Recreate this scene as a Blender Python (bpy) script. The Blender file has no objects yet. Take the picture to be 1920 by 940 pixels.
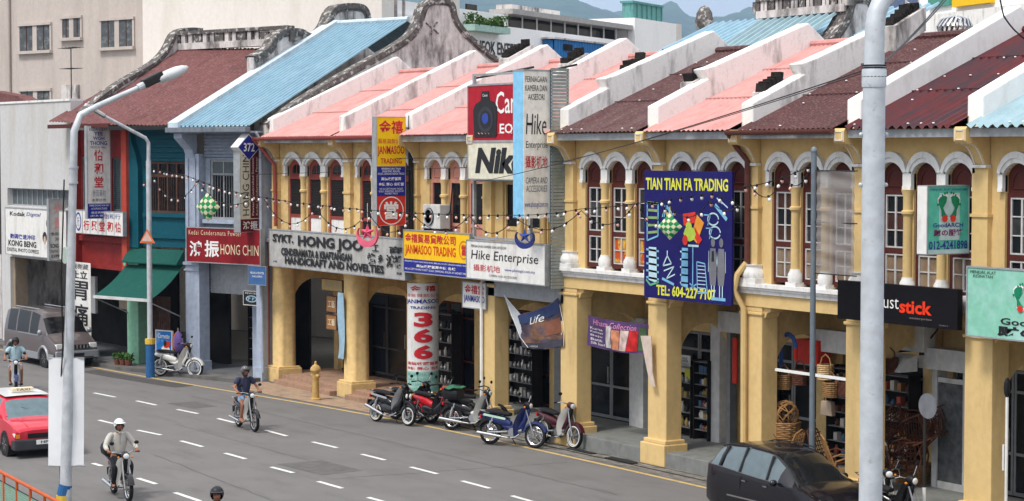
import bpy, bmesh, math, random
from mathutils import Vector, Matrix
R=math.radians; PI=math.pi
random.seed(7)
scene=bpy.context.scene
COL=scene.collection
# ---------------------------------------------------------------- camera, world, sun, exposure
CAM=Vector((0,-28.88,7.5)); TH=math.atan(2410/3800); PIT=math.atan(184/3800)
cd=bpy.data.cameras.new('camera'); co=bpy.data.objects.new('camera',cd); COL.objects.link(co)
cd.sensor_width=36; cd.lens=71.25; cd.clip_start=.5; cd.clip_end=20000
co.location=CAM; co.rotation_euler=(R(90)-PIT,0,math.atan2(math.cos(TH),math.sin(TH)))
scene.camera=co
scene.view_settings.view_transform='Standard'; scene.view_settings.look='None'
scene.view_settings.gamma=1; scene.view_settings.exposure=1.09
SUN_EL=R(58); SUN_AZ=R(279)      # azimuth of the sun measured from +X anticlockwise
w=bpy.data.worlds.new('World'); scene.world=w; w.use_nodes=True
nt=w.node_tree; nt.nodes.clear()
o=nt.nodes.new('ShaderNodeOutputWorld'); bg=nt.nodes.new('ShaderNodeBackground'); bg.inputs[1].default_value=0.1
sky=nt.nodes.new('ShaderNodeTexSky'); sky.sky_type='NISHITA'; sky.sun_disc=False
sky.sun_elevation=SUN_EL; sky.sun_rotation=PI/2-SUN_AZ; sky.dust_density=3; sky.air_density=1.2
tc=nt.nodes.new('ShaderNodeTexCoord'); sp=nt.nodes.new('ShaderNodeSeparateXYZ'); nt.links.new(tc.outputs['Generated'],sp.inputs[0])
rp=nt.nodes.new('ShaderNodeValToRGB'); nt.links.new(sp.outputs[2],rp.inputs[0])
rp.color_ramp.elements[0].position=0; rp.color_ramp.elements[0].color=(.40,.43,.50,1)
rp.color_ramp.elements[1].position=1; rp.color_ramp.elements[1].color=(1.0,1.0,1.0,1)
e=rp.color_ramp.elements.new(.35); e.color=(.62,.64,.67,1)
ns=nt.nodes.new('ShaderNodeTexNoise'); ns.inputs['Scale'].default_value=3.5; ns.inputs['Detail'].default_value=6
mp=nt.nodes.new('ShaderNodeMapping'); mp.inputs['Scale'].default_value=(1,1,4); nt.links.new(tc.outputs['Generated'],mp.inputs[0]); nt.links.new(mp.outputs[0],ns.inputs[0])
nr=nt.nodes.new('ShaderNodeMapRange'); nr.inputs[1].default_value=.3; nr.inputs[2].default_value=.7; nr.inputs[3].default_value=7.6; nr.inputs[4].default_value=10.6
nt.links.new(ns.outputs[0],nr.inputs[0])
vm=nt.nodes.new('ShaderNodeVectorMath'); vm.operation='SCALE'; nt.links.new(rp.outputs[0],vm.inputs[0]); nt.links.new(nr.outputs[0],vm.inputs['Scale'])
mx=nt.nodes.new('ShaderNodeMix'); mx.data_type='RGBA'; mx.inputs[0].default_value=.82
nt.links.new(sky.outputs[0],mx.inputs[6]); nt.links.new(vm.outputs[0],mx.inputs[7]); nt.links.new(mx.outputs[2],bg.inputs[0]); nt.links.new(bg.outputs[0],o.inputs[0])
sd=bpy.data.lights.new('sun','SUN'); sd.energy=1.5; sd.angle=R(12); sd.color=(1,.96,.9)
so=bpy.data.objects.new('sun',sd); COL.objects.link(so)
dv=Vector((math.cos(SUN_EL)*math.cos(SUN_AZ),math.cos(SUN_EL)*math.sin(SUN_AZ),math.sin(SUN_EL)))
so.rotation_euler=dv.to_track_quat('Z','Y').to_euler(); so.location=(0,0,60)
# ---------------------------------------------------------------- unprojection (a sight line met with a real plane)
_f=Vector((-math.cos(TH),math.sin(TH),0)); _r=Vector((math.sin(TH),math.cos(TH),0)); _u=Vector((0,0,1))
FW=_f*math.cos(PIT)-_u*math.sin(PIT); UP=_u*math.cos(PIT)+_f*math.sin(PIT)
def ray(x,y): return FW*3800+_r*(x-960)+UP*(470-y)
def onz(x,y,z=0): r=ray(x,y); return CAM+r*((z-CAM.z)/r.z)
def onv(x,y,v=0): r=ray(x,y); return CAM+r*((v-CAM.y)/r.y)
class Frame:
    def __init__(s,o,deg): s.o=Vector((o[0],o[1],0)); s.a=R(deg); s.d=Vector((math.cos(s.a),math.sin(s.a),0)); s.n=Vector((-math.sin(s.a),math.cos(s.a),0))
    def W(s,x,y,z=0): return s.o+s.d*x+s.n*y+Vector((0,0,z))
    def at(s,px,py,off=0):
        r=ray(px,py); t=((s.o+s.n*off-CAM).dot(s.n))/r.dot(s.n); p=CAM+r*t
        return (p-s.o).dot(s.d), p.z
def camframe(px1,d1,px2,d2):
    p1=CAM+(_f*3800+_r*(px1-960))*(d1/3800); p2=CAM+(_f*3800+_r*(px2-960))*(d2/3800)
    v=p2-p1; return Frame((p1.x,p1.y),math.degrees(math.atan2(v.y,v.x))), math.hypot(v.x,v.y)
F0=Frame((0,0),0); L1=Frame((-60.3,-.3),17.7); L2=Frame((-66.9,-2.4),3.8)
# ---------------------------------------------------------------- mesh builder
class MB:
    def __init__(s): s.v=[]; s.f=[]; s.m=[]; s.mi=0
    def mat(s,i): s.mi=i; return s
    def add(s,vs,fs):
        b=len(s.v); s.v+= [tuple(p) for p in vs]; s.f+=[tuple(i+b for i in f) for f in fs]; s.m+=[s.mi]*len(fs); return s
    def box(s,x0,x1,y0,y1,z0,z1):
        return s.add([(x0,y0,z0),(x1,y0,z0),(x1,y1,z0),(x0,y1,z0),(x0,y0,z1),(x1,y0,z1),(x1,y1,z1),(x0,y1,z1)],
            [(0,3,2,1),(4,5,6,7),(0,1,5,4),(1,2,6,5),(2,3,7,6),(3,0,4,7)])
    def obox(s,c,size,rot=None):
        a,b,d=size[0]/2,size[1]/2,size[2]/2; M=rot or Matrix.Identity(3)
        vs=[Vector(c)+M@Vector(p) for p in [(-a,-b,-d),(a,-b,-d),(a,b,-d),(-a,b,-d),(-a,-b,d),(a,-b,d),(a,b,d),(-a,b,d)]]
        return s.add(vs,[(0,3,2,1),(4,5,6,7),(0,1,5,4),(1,2,6,5),(2,3,7,6),(3,0,4,7)])
    def tube(s,p0,p1,r0,r1=None,n=8,cap=True):
        r1=r0 if r1 is None else r1; p0=Vector(p0); p1=Vector(p1); d=(p1-p0)
        if d.length<1e-6: return s
        q=d.to_track_quat('Z','Y'); vs=[]
        for p,r in ((p0,r0),(p1,r1)):
            for i in range(n): a=2*PI*i/n; vs.append(p+q@Vector((r*math.cos(a),r*math.sin(a),0)))
        fs=[(i,(i+1)%n,n+(i+1)%n,n+i) for i in range(n)]
        if cap: fs+= [tuple(range(n-1,-1,-1)),tuple(range(n,2*n))]
        return s.add(vs,fs)
    def path(s,pts,r,n=6,closed=False):
        pts=[Vector(p) for p in pts]; N=len(pts); rs=r if isinstance(r,(list,tuple)) else [r]*N; vs=[]; prev=None
        for i,p in enumerate(pts):
            if closed: d=pts[(i+1)%N]-pts[i-1]
            else: d=pts[min(i+1,N-1)]-pts[max(i-1,0)]
            d.normalize()
            if prev is None: x=d.orthogonal().normalized()
            else: x=(prev-d*prev.dot(d)); x=x.normalized() if x.length>1e-6 else d.orthogonal().normalized()
            prev=x; y=d.cross(x)
            for k in range(n): a=2*PI*k/n; vs.append(p+(x*math.cos(a)+y*math.sin(a))*rs[i])
        fs=[]
        for i in range(N if closed else N-1):
            j=(i+1)%N
            for k in range(n): fs.append((i*n+k,i*n+(k+1)%n,j*n+(k+1)%n,j*n+k))
        if not closed: fs+=[tuple(range(n-1,-1,-1)),tuple(range((N-1)*n,N*n))]
        return s.add(vs,fs)
    def prism(s,poly,y0,y1,ax='y'):
        n=len(poly)
        if ax=='y': f=lambda a,b,t:(a,t,b)
        elif ax=='x': f=lambda a,b,t:(t,a,b)
        else: f=lambda a,b,t:(a,b,t)
        vs=[f(a,b,y0) for a,b in poly]+[f(a,b,y1) for a,b in poly]
        fs=[tuple(range(n)),tuple(range(2*n-1,n-1,-1))]+[(i,n+i,n+(i+1)%n,(i+1)%n) for i in range(n)]
        return s.add(vs,fs)
    def strip(s,bot,top,y0,y1):   # bot, top: lists of (x,z) of equal length; solid between y0 and y1
        for i in range(len(bot)-1):
            a,b,c,d=bot[i],bot[i+1],top[i+1],top[i]
            vs=[(a[0],y0,a[1]),(b[0],y0,b[1]),(c[0],y0,c[1]),(d[0],y0,d[1]),(a[0],y1,a[1]),(b[0],y1,b[1]),(c[0],y1,c[1]),(d[0],y1,d[1])]
            fs=[(0,1,2,3),(7,6,5,4),(0,4,5,1),(3,2,6,7)]
            if i==0: fs.append((0,3,7,4))
            if i==len(bot)-2: fs.append((1,5,6,2))
            s.add(vs,fs)
        return s
    def lathe(s,prof,c=(0,0,0),n=16,ax='z'):
        vs=[]
        for r,h in prof:
            for k in range(n):
                a=2*PI*k/n; x,y=r*math.cos(a),r*math.sin(a)
                p=(x,y,h) if ax=='z' else ((x,h,y) if ax=='y' else (h,x,y)); vs.append((p[0]+c[0],p[1]+c[1],p[2]+c[2]))
        N=len(prof); fs=[(i*n+k,i*n+(k+1)%n,(i+1)*n+(k+1)%n,(i+1)*n+k) for i in range(N-1) for k in range(n)]
        fs+=[tuple(range(n-1,-1,-1)),tuple(range((N-1)*n,N*n))]
        return s.add(vs,fs)
    def ball(s,c,r,n=10,m=6,M=None):
        r=r if isinstance(r,(tuple,list)) else (r,r,r); vs=[]
        for j in range(m+1):
            t=PI*j/m
            for k in range(n):
                a=2*PI*k/n; p=Vector((r[0]*math.sin(t)*math.cos(a),r[1]*math.sin(t)*math.sin(a),r[2]*math.cos(t)))
                vs.append(Vector(c)+(M@p if M else p))
        return s.add(vs,[(j*n+k,(j+1)*n+k,(j+1)*n+(k+1)%n,j*n+(k+1)%n) for j in range(m) for k in range(n)])
    def grid(s,fn,nu,nv):
        vs=[fn(i/nu,j/nv) for j in range(nv+1) for i in range(nu+1)]
        return s.add(vs,[(j*(nu+1)+i,j*(nu+1)+i+1,(j+1)*(nu+1)+i+1,(j+1)*(nu+1)+i) for j in range(nv) for i in range(nu)])
    def mesh(s,name,mats,smooth=False,bevel=0):
        me=bpy.data.meshes.new(name); me.from_pydata(s.v,[],s.f); mats=mats if isinstance(mats,(list,tuple)) else [mats]
        for m in mats: me.materials.append(m)
        if len(mats)>1: me.polygons.foreach_set('material_index',s.m)
        bm=bmesh.new(); bm.from_mesh(me); bmesh.ops.remove_doubles(bm,verts=bm.verts,dist=1e-5)
        bmesh.ops.recalc_face_normals(bm,faces=bm.faces)
        if bevel: bmesh.ops.bevel(bm,geom=[e for e in bm.edges if len(e.link_faces)==2 and e.calc_face_angle(0)>.6],offset=bevel,segments=2,affect='EDGES',profile=.6)
        bm.to_mesh(me); bm.free()
        if smooth:
            me.shade_smooth()
            try: me.set_sharp_from_angle(angle=R(40))
            except Exception: pass
        return me
    def build(s,name,mats,parent=None,smooth=False,loc=(0,0,0),bevel=0,**kw):
        ob=bpy.data.objects.new(name,s.mesh(name,mats,smooth,bevel)); COL.objects.link(ob); ob.location=loc
        if parent: ob.parent=parent
        for k,v in kw.items(): ob[k]=v
        return ob
def thing(name,label,cat,loc=(0,0,0),rot=0,group=None):
    ob=bpy.data.objects.new(name,None); COL.objects.link(ob); ob.empty_display_size=.2
    ob.location=loc; ob.rotation_euler=(0,0,rot); ob['label']=label; ob['category']=cat
    if group: ob['group']=group
    return ob
def tag(ob,label,cat,group=None):
    ob['label']=label; ob['category']=cat
    if group: ob['group']=group
    return ob
def dup(root,loc=None,rot=None,label=None,parent=None,name=None):
    c=root.copy(); COL.objects.link(c)
    if parent: c.parent=parent
    if loc is not None: c.location=loc
    if rot is not None: c.rotation_euler=(0,0,rot)
    if label: c['label']=label
    for ch in list(root.children): dup(ch,parent=c)
    return c
# ---------------------------------------------------------------- materials
MATS={}
def mat(name,col,rough=.7,metal=0,var=.12,scale=6,dirt=None,damt=.0,dscale=(2,2,.5),bump=.0,bscale=40,spec=.12,coat=0,alpha=1,emit=0,local=False,thr=(.5,.68),fleck=None):
    if name in MATS: return MATS[name]
    m=bpy.data.materials.new(name); m.use_nodes=True; t=m.node_tree; N=t.nodes; K=t.links; b=N['Principled BSDF']
    b.inputs['Roughness'].default_value=rough; b.inputs['Metallic'].default_value=metal; b.inputs['Specular IOR Level'].default_value=spec
    b.inputs['Coat Weight'].default_value=coat; b.inputs['Coat Roughness'].default_value=.04; b.inputs['Alpha'].default_value=alpha
    if local: g=N.new('ShaderNodeTexCoord'); co_=g.outputs['Object']
    else: g=N.new('ShaderNodeNewGeometry'); co_=g.outputs['Position']
    col=(*col,1)
    n=N.new('ShaderNodeTexNoise'); n.inputs['Scale'].default_value=scale; n.inputs['Detail'].default_value=5; K.new(co_,n.inputs['Vector'])
    r=N.new('ShaderNodeMapRange'); r.inputs[1].default_value=.3; r.inputs[2].default_value=.7; r.inputs[3].default_value=1-var; r.inputs[4].default_value=1+var; K.new(n.outputs[0],r.inputs[0])
    v=N.new('ShaderNodeVectorMath'); v.operation='SCALE'; v.inputs[0].default_value=col[:3]; K.new(r.outputs[0],v.inputs['Scale']); out=v.outputs[0]
    def layer(out,c,amt,sc,s0,th):
        mp=N.new('ShaderNodeMapping'); mp.inputs['Scale'].default_value=sc; K.new(co_,mp.inputs[0])
        q=N.new('ShaderNodeTexNoise'); q.inputs['Scale'].default_value=s0; q.inputs['Detail'].default_value=8; q.inputs['Roughness'].default_value=.65; K.new(mp.outputs[0],q.inputs['Vector'])
        mr=N.new('ShaderNodeMapRange'); mr.inputs[1].default_value=th[0]; mr.inputs[2].default_value=th[1]; mr.inputs[4].default_value=amt; K.new(q.outputs[0],mr.inputs[0])
        x=N.new('ShaderNodeMix'); x.data_type='RGBA'; K.new(mr.outputs[0],x.inputs[0]); K.new(out,x.inputs[6]); x.inputs[7].default_value=(*c,1); return x.outputs[2]
    if dirt: out=layer(out,dirt,damt,dscale,1.6,thr)
    if fleck: out=layer(out,fleck[0],fleck[1],(1,1,1),fleck[2],(.52,.62))
    K.new(out,b.inputs['Base Color'])
    if bump:
        q=N.new('ShaderNodeTexNoise'); q.inputs['Scale'].default_value=bscale; q.inputs['Detail'].default_value=4; K.new(co_,q.inputs['Vector'])
        bp=N.new('ShaderNodeBump'); bp.inputs['Strength'].default_value=bump; bp.inputs['Distance'].default_value=.02; K.new(q.outputs[0],bp.inputs['Height']); K.new(bp.outputs[0],b.inputs['Normal'])
    if emit: b.inputs['Emission Color'].default_value=col; b.inputs['Emission Strength'].default_value=emit
    MATS[name]=m; return m
YEL=mat('yellow_limewash',(.64,.455,.205),.85,dirt=(.40,.26,.115),damt=.6,dscale=(1.8,1.8,.35),var=.06,thr=(.52,.76),bump=.15)
YELD=mat('yellow_plaster_old',(.64,.455,.205),.85,dirt=(.40,.28,.14),damt=.45,dscale=(1.2,1.2,.6),var=.12,bump=.2)
WHT=mat('white_trim',(.74,.73,.71),.7,dirt=(.40,.38,.35),damt=.6,dscale=(3,3,1),var=.05)
PARW=mat('white_parapet',(.80,.78,.75),.85,dirt=(.24,.23,.22),damt=.75,dscale=(1.5,1.5,.4),var=.06,bump=.4,thr=(.51,.68),fleck=((.40,.38,.36),.25,6))
PARO=mat('old_parapet',(.60,.56,.54),.9,dirt=(.10,.09,.085),damt=.9,dscale=(1.1,1.1,.35),var=.1,bump=.4,thr=(.46,.64))
PARC=mat('fresh_white_parapet',(.82,.81,.79),.8,dirt=(.50,.48,.45),damt=.5,dscale=(1.2,1.2,.5),var=.04,bump=.2)
RUSTY=mat('rust_streak',(.25,.10,.06),.9)
MOSS=mat('black_weathered_coping',(.11,.10,.095),.95,var=.4,scale=9,dirt=(.50,.48,.45),damt=.8,dscale=(3,3,3),bump=.6,bscale=15,thr=(.54,.6))
MARD=mat('maroon_wood',(.085,.022,.018),.5,var=.15)
REDW=mat('red_wood',(.25,.055,.045),.55,var=.15)
PNKW=mat('salmon_wood',(.52,.24,.18),.6)
SASH=mat('white_sash',(.50,.48,.47),.55)
SASHG=mat('grey_sash',(.30,.31,.32),.5)
GLS=mat('dark_glass',(.008,.010,.013),.12,var=.5,scale=1.5,spec=.16)
GLC=mat('curtained_glass',(.20,.135,.085),.15,var=.35,scale=2,dirt=(.30,.24,.18),damt=.7)
GLY=mat('yellow_poster_glass',(.60,.36,.05),.2,var=.2,dirt=(.45,.06,.02),damt=.95,dscale=(2.4,2.4,1.3),thr=(.5,.54))
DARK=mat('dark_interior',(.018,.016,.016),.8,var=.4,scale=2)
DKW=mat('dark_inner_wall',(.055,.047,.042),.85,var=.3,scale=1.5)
LOUV=mat('dark_louvre',(.045,.04,.04),.6)
METG=mat('grey_metal',(.33,.345,.36),.5,.3,dirt=(.16,.15,.14),damt=.4)
METD=mat('dark_metal',(.03,.03,.03),.5,.3)
CHR=mat('chrome',(.62,.62,.63),.18,1,var=.05)
BLK=mat('black_plastic',(.015,.015,.016),.4,local=True)
RUB=mat('rubber',(.018,.018,.018),.75,local=True)
def roofmat(name,c,dirt,damt,fleck=None,rough=.75,thr=(.5,.7)): return mat(name,c,rough,var=.10,scale=3,dirt=dirt,damt=damt,dscale=(1.2,.5,.5),bump=.25,bscale=25,fleck=fleck,thr=thr)
RPINK=roofmat('pink_roof',(.53,.26,.24),(.36,.155,.14),.55,((.58,.32,.29),.25,9))
RMAR=roofmat('maroon_roof',(.088,.042,.042),(.16,.11,.105),.5,((.17,.115,.11),.6,14))
RMAG=roofmat('dark_maroon_roof',(.085,.036,.036),(.05,.03,.03),.6,((.17,.105,.10),.7,20))
RCOR=roofmat('maroon_steel_roof',(.10,.022,.024),(.045,.028,.036),.9,rough=.45,thr=(.4,.6))
RBLU=roofmat('blue_steel_roof',(.235,.37,.455),(.36,.50,.56),.55,rough=.55)
RAQU=roofmat('aqua_roof',(.27,.38,.42),(.17,.27,.29),.5)
RTER=roofmat('dusty_red_roof',(.145,.060,.058),(.085,.038,.038),.8,((.22,.13,.12),.5,9))
# ---------------------------------------------------------------- lettering (flat print or raised letters fitted to a rectangle)
_tc={}
def text(body,rect,m,parent,y,bold=0,shear=0,ext=.004,name='lettering',res=2,space=1.0,plane='xz',bend=None,cuts=0):
    key=(body,bold,shear,res,space)
    if key not in _tc:
        c=bpy.data.curves.new('t','FONT'); c.body=body; c.size=1; c.offset=bold; c.shear=shear; c.resolution_u=res; c.align_x='CENTER'; c.space_character=space; c.space_line=.9
        ob=bpy.data.objects.new('t',c); COL.objects.link(ob); dg=bpy.context.evaluated_depsgraph_get()
        me=bpy.data.meshes.new_from_object(ob.evaluated_get(dg)); vs=[v.co.copy() for v in me.vertices]; fs=[tuple(p.vertices) for p in me.polygons]
        bpy.data.objects.remove(ob); bpy.data.curves.remove(c); bpy.data.meshes.remove(me); _tc[key]=(vs,fs)
    vs,fs=_tc[key]
    if not vs: return None
    x0=min(v.x for v in vs); x1=max(v.x for v in vs); z0=min(v.y for v in vs); z1=max(v.y for v in vs)
    rx0,rz0,rx1,rz1=rect; sx=(rx1-rx0)/max(1e-6,x1-x0); sz=(rz1-rz0)/max(1e-6,z1-z0)
    if cuts:
        bm=bmesh.new(); V_=[bm.verts.new(v) for v in vs]
        for f in fs:
            try: bm.faces.new([V_[i] for i in f])
            except ValueError: pass
        for k in range(1,cuts): bmesh.ops.bisect_plane(bm,geom=bm.verts[:]+bm.edges[:]+bm.faces[:],plane_co=(x0+(x1-x0)*k/cuts,0,0),plane_no=(1,0,0))
        bm.verts.index_update(); vs=[v.co.copy() for v in bm.verts]; fs=[tuple(v.index for v in f.verts) for f in bm.faces]; bm.free()
    out=[]
    for v in vs:
        x=rx0+(v.x-x0)*sx; z=rz0+(v.y-z0)*sz
        out.append(bend(x,z) if bend else (x,y,z))
    me=bpy.data.meshes.new(name); me.from_pydata(out,[],fs); me.materials.append(m)
    ob=bpy.data.objects.new(name,me); COL.objects.link(ob)
    if parent: ob.parent=parent
    return ob
def paint(name,c,rough=.45,**k): return mat('paint_'+name,c,rough,spec=.2,var=.05,scale=3,**k)
T_BLK=paint('black',(.018,.018,.02)); T_RED=paint('red',(.50,.02,.03)); T_BLU=paint('blue',(.025,.035,.26)); T_WHT=paint('white',(.75,.75,.73)); T_YEL=paint('yellow',(.78,.62,.05)); T_GRN=paint('green',(.02,.22,.10)); T_CRM=paint('cream',(.75,.62,.42)); T_TEA=paint('teal',(.10,.40,.33))
S_WHT=mat('sign_white',(.70,.69,.66),.5,dirt=(.36,.33,.30),damt=.5,var=.06); S_GREY=mat('sign_grey',(.40,.395,.38),.55,dirt=(.25,.23,.21),damt=.5); S_YEL=mat('sign_yellow',(.83,.50,.01),.45,var=.05); S_BLU=mat('sign_blue',(.02,.025,.23),.45); S_RED=mat('sign_red',(.60,.04,.025),.45); S_CRM=mat('sign_cream',(.62,.59,.47),.5)
# ================================================================ SETTING
def struct(ob): ob['kind']='structure'; return ob
ASPH=mat('asphalt',(.150,.143,.140),.9,var=.07,scale=.7,dirt=(.105,.10,.098),damt=.7,dscale=(.25,.9,1),bump=.5,bscale=60,thr=(.5,.72),fleck=((.22,.21,.20),.5,45))
CONC=mat('concrete_apron',(.20,.185,.165),.9,var=.2,scale=3,dirt=(.07,.065,.06),damt=.8,dscale=(1.2,2,1),bump=.5,thr=(.47,.62))
FLOORG=mat('cement_floor',(.19,.195,.185),.6,var=.1,dirt=(.10,.10,.095),damt=.6,dscale=(1,1,1))
TERR=mat('terracotta_tile',(.33,.205,.14),.75,var=.15,scale=8,dirt=(.15,.10,.08),damt=.5,dscale=(1,1,1))
LINEY=mat('yellow_line_paint',(.50,.36,.14),.8,dirt=(.22,.20,.17),damt=.55,dscale=(3,3,3))
LINEW=mat('white_line_paint',(.62,.62,.60),.8,dirt=(.25,.24,.23),damt=.5,dscale=(5,5,5))
struct(MB().grid(lambda u,v:(-11000+u*12000,-1500+v*11000,-.03),8,8).build('ground',mat('ground_earth',(.16,.15,.13),.95)))
road=struct(MB().grid(lambda u,v:(-130+u*170,-60+v*61.5,0),30,10).build('road',ASPH))
def ribbon(mb,pts,w,z):
    L=[]
    for i,p in enumerate(pts):
        d=(Vector(pts[min(i+1,len(pts)-1)][:2])-Vector(pts[max(i-1,0)][:2])).normalized(); n=Vector((-d.y,d.x))*w/2
        L.append(((p[0]+n.x,p[1]+n.y,z),(p[0]-n.x,p[1]-n.y,z)))
    for a,b in zip(L,L[1:]): mb.add([a[0],a[1],b[1],b[0]],[(0,1,2,3)])
    return mb
YP=[(-95,-4.7),(-80,-4.4),(-73.3,-4.05),(-67.6,-3.5),(-63,-3.0),(-59,-2.5),(-56.3,-2.1),(-54.1,-1.8),(-51,-1.47),(-47.9,-1.25),(-45,-1.13),(-40,-1.08),(-30,-1.1),(-10,-1.1),(20,-1.1)]
ribbon(MB(),YP,.13,.004).build('yellow_edge_line',LINEY,road)
for p in [((176,737),(216,745)),((256,752),(293,760)),((332,768),(371,776)),((408,785),(440,793)),((497,807),(538,818)),((586,829),(632,840)),((678,852),(722,863)),((770,876),(820,889)),((866,902),(918,916)),((960,930),(1005,943)),
          ((185,788),(214,795)),((258,807),(302,816)),((339,827),(380,838)),((422,850),(461,861)),((508,876),(550,887)),((596,903),(642,916)),((690,933),(730,944)),
          ((174,869),(190,874)),((258,897),(293,908)),((328,924),(375,940)),((100,720),(136,728)),((120,771),(146,777))]:
    a=onz(*p[0]); b=onz(*p[1]); ribbon(MB(),[(a.x,a.y),(b.x,b.y)],.12,.004).build('lane_dash',LINEW,road)
# dark repair patches and oil marks on the road are flat sheets of older asphalt
ribbon(MB(),[(-66.4,-4.0),(-64,-3.75),(-61.5,-3.35),(-60.2,-3.1)],.75,.004).build('asphalt_patch',mat('asphalt_dark',(.075,.07,.068),.9,var=.15,scale=5),road)
TAR=mat('tar_seal',(.055,.052,.05),.6)
def wob(a,b,n,am,w,name='tar_crack'):
    rn=random.Random(int(a[0]*7)); pts=[(a[0]+(b[0]-a[0])*i/n+rn.uniform(-am,am),a[1]+(b[1]-a[1])*i/n+rn.uniform(-am,am)) for i in range(n+1)]
    ribbon(MB(),pts,w,.003).build(name,TAR,road)
wob((-58,-3.9),(-36,-3.3),60,.035,.018); wob((-47,-9.6),(-34,-10.3),40,.03,.016); wob((-52,-6.9),(-44,-6.8),22,.03,.014); wob((-40.5,-1.6),(-41.3,-7.6),18,.04,.016)
for (x0,x1,y0,y1) in ((-44.0,-41.9,-7.7,-6.4),(-56.5,-54.9,-5.3,-4.3)): MB().add([(x0,y0,.003),(x1,y0+.15,.003),(x1-.1,y1,.003),(x0+.05,y1-.1,.003)],[(0,1,2,3)]).build('asphalt_patch',mat('asphalt_mid',(.115,.108,.105),.9,var=.15,scale=4,bump=.5,bscale=60),road)
# apron between yellow line and the arcade, drain slot, kerb
def poly_sheet(name,top,bot,z,m,**k):
    mb=MB()
    for i in range(len(top)-1): mb.add([(top[i][0],top[i][1],z),(top[i+1][0],top[i+1][1],z),(bot[i+1][0],bot[i+1][1],z),(bot[i][0],bot[i][1],z)],[(0,1,2,3)])
    return mb.build(name,m,**k)
xs=[-60,-55,-51,-47,-43,-39,-35,-30,-24,10]
ap=struct(poly_sheet('roadside_apron',[(x,-.02) for x in xs],[(x,-1.72 if x<-58 else -1.45 if x<-54 else -1.1 if x<-50 else -.93) for x in xs],.004,CONC))
SLOT=mat('drain_slot',(.02,.02,.018),.9)
ribbon(MB(),[(-50,-.55),(-24,-.5)],.07,.008).build('drain_gap',SLOT,ap)
ribbon(MB(),[(-48,-.2),(-24,-.16)],.04,.008).build('drain_gap',SLOT,ap)
MB().box(-42.3,-41.2,-.42,-.25,.004,.03).build('drain_cover',METD,ap); MB().box(-40.5,-39.4,-.5,-.3,.004,.03).build('drain_cover',METD,ap)
struct(MB().box(-51,10,-.08,2.3,0,.35).build('arcade_floor',FLOORG,bevel=.015))
st=struct(MB().box(-60.4,-51.02,-.02,2.3,0,.28).build('tiled_arcade_floor',TERR,bevel=.01))
MB().box(-59.45,-55.5,-.34,-.02,0,.15).build('step',TERR,st,bevel=.01); MB().box(-54.5,-51.1,-.34,-.02,0,.15).build('step',TERR,st,bevel=.01)
TANP=mat('tan_pavers',(.34,.24,.165),.85,var=.15,scale=5,dirt=(.14,.11,.09),damt=.6,dscale=(1,1,1))
poly_sheet('paved_strip',[(-60,-.35),(-55,-.35),(-51,-.35),(-49.6,-.35)],[(-59.6,-1.85),(-56.5,-1.8),(-51.5,-1.25),(-49.6,-1.2)],.012,TANP,parent=st)
# left pavements
fp=[L1.W(.0,-.05),L1.W(-3,-.05),L1.W(-6.8,-.05),L2.W(-4,-.05),L2.W(-12,-.05),L2.W(-22,-.05)]
fk=[(-60.1,-1.25),(-63,-2.15),(-66.0,-3.1),(-70.9,-3.55),(-79,-4.1),(-89,-4.5)]
mb=MB()
for i in range(5):
    a,b=fp[i],fp[i+1]; c,d=fk[i+1],fk[i]
    q=[(a.x,a.y),(b.x,b.y),c,d]; mb.prism(q,0,.12,ax='z')
struct(mb.build('left_pavement',mat('old_paving',(.13,.125,.12),.85,var=.2,scale=2,dirt=(.06,.055,.05),damt=.6,dscale=(1,1,1))))
for i in range(5):
    p=L1 if i<2 else L2
mb=MB(); 
for F,x0,x1 in ((L1,-6.8,0),(L2,-12,0.2)):
    q=[F.W(x0,-.06),F.W(x1,-.06),F.W(x1,3),F.W(x0,3)]; mb.prism([(a.x,a.y) for a in q],0,.14,ax='z')
struct(mb.build('left_arcade_floor',mat('grey_tile_floor',(.12,.125,.135),.5,var=.15,scale=2)))
# hills, far away
HILL=mat('forest_hill',(.030,.060,.030),.9,var=.45,scale=.012)
RID=[(-1500,70),(-500,40),(0,30),(500,15),(900,-6),(960,-2),(1000,8),(1050,0),(1090,12),(1120,24),(1180,38),(1235,28),(1262,22),(1292,48),(1340,42),(1400,28),(1500,44),(1700,26),(2000,40),(2600,50),(3600,80)]
def hill(u,v):
    px=-1500+5100*u; 
    for a,b in zip(RID,RID[1:]):
        if a[0]<=px<=b[0]: t=(px-a[0])/(b[0]-a[0]); t=t*t*(3-2*t); y=a[1]+(b[1]-a[1])*t; break
    d=(_f*3800+_r*(px-960))/3800; dist=3600+5200*v; top=7.5+7136*(286-y)/3800
    z=top*(math.sin(min(1,v/.68)*PI/2)**1.6)*(1-.25*max(0,v-.68)/.32)+(11*math.sin(u*420+v*31)+9*math.sin(u*270-v*60)+18*math.sin(u*130+v*22))*v
    if v==0: z=-1
    p=CAM+d*dist; return (p.x,p.y,z)
struct(MB().grid(hill,420,26).build('hills',HILL,smooth=True))

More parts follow.
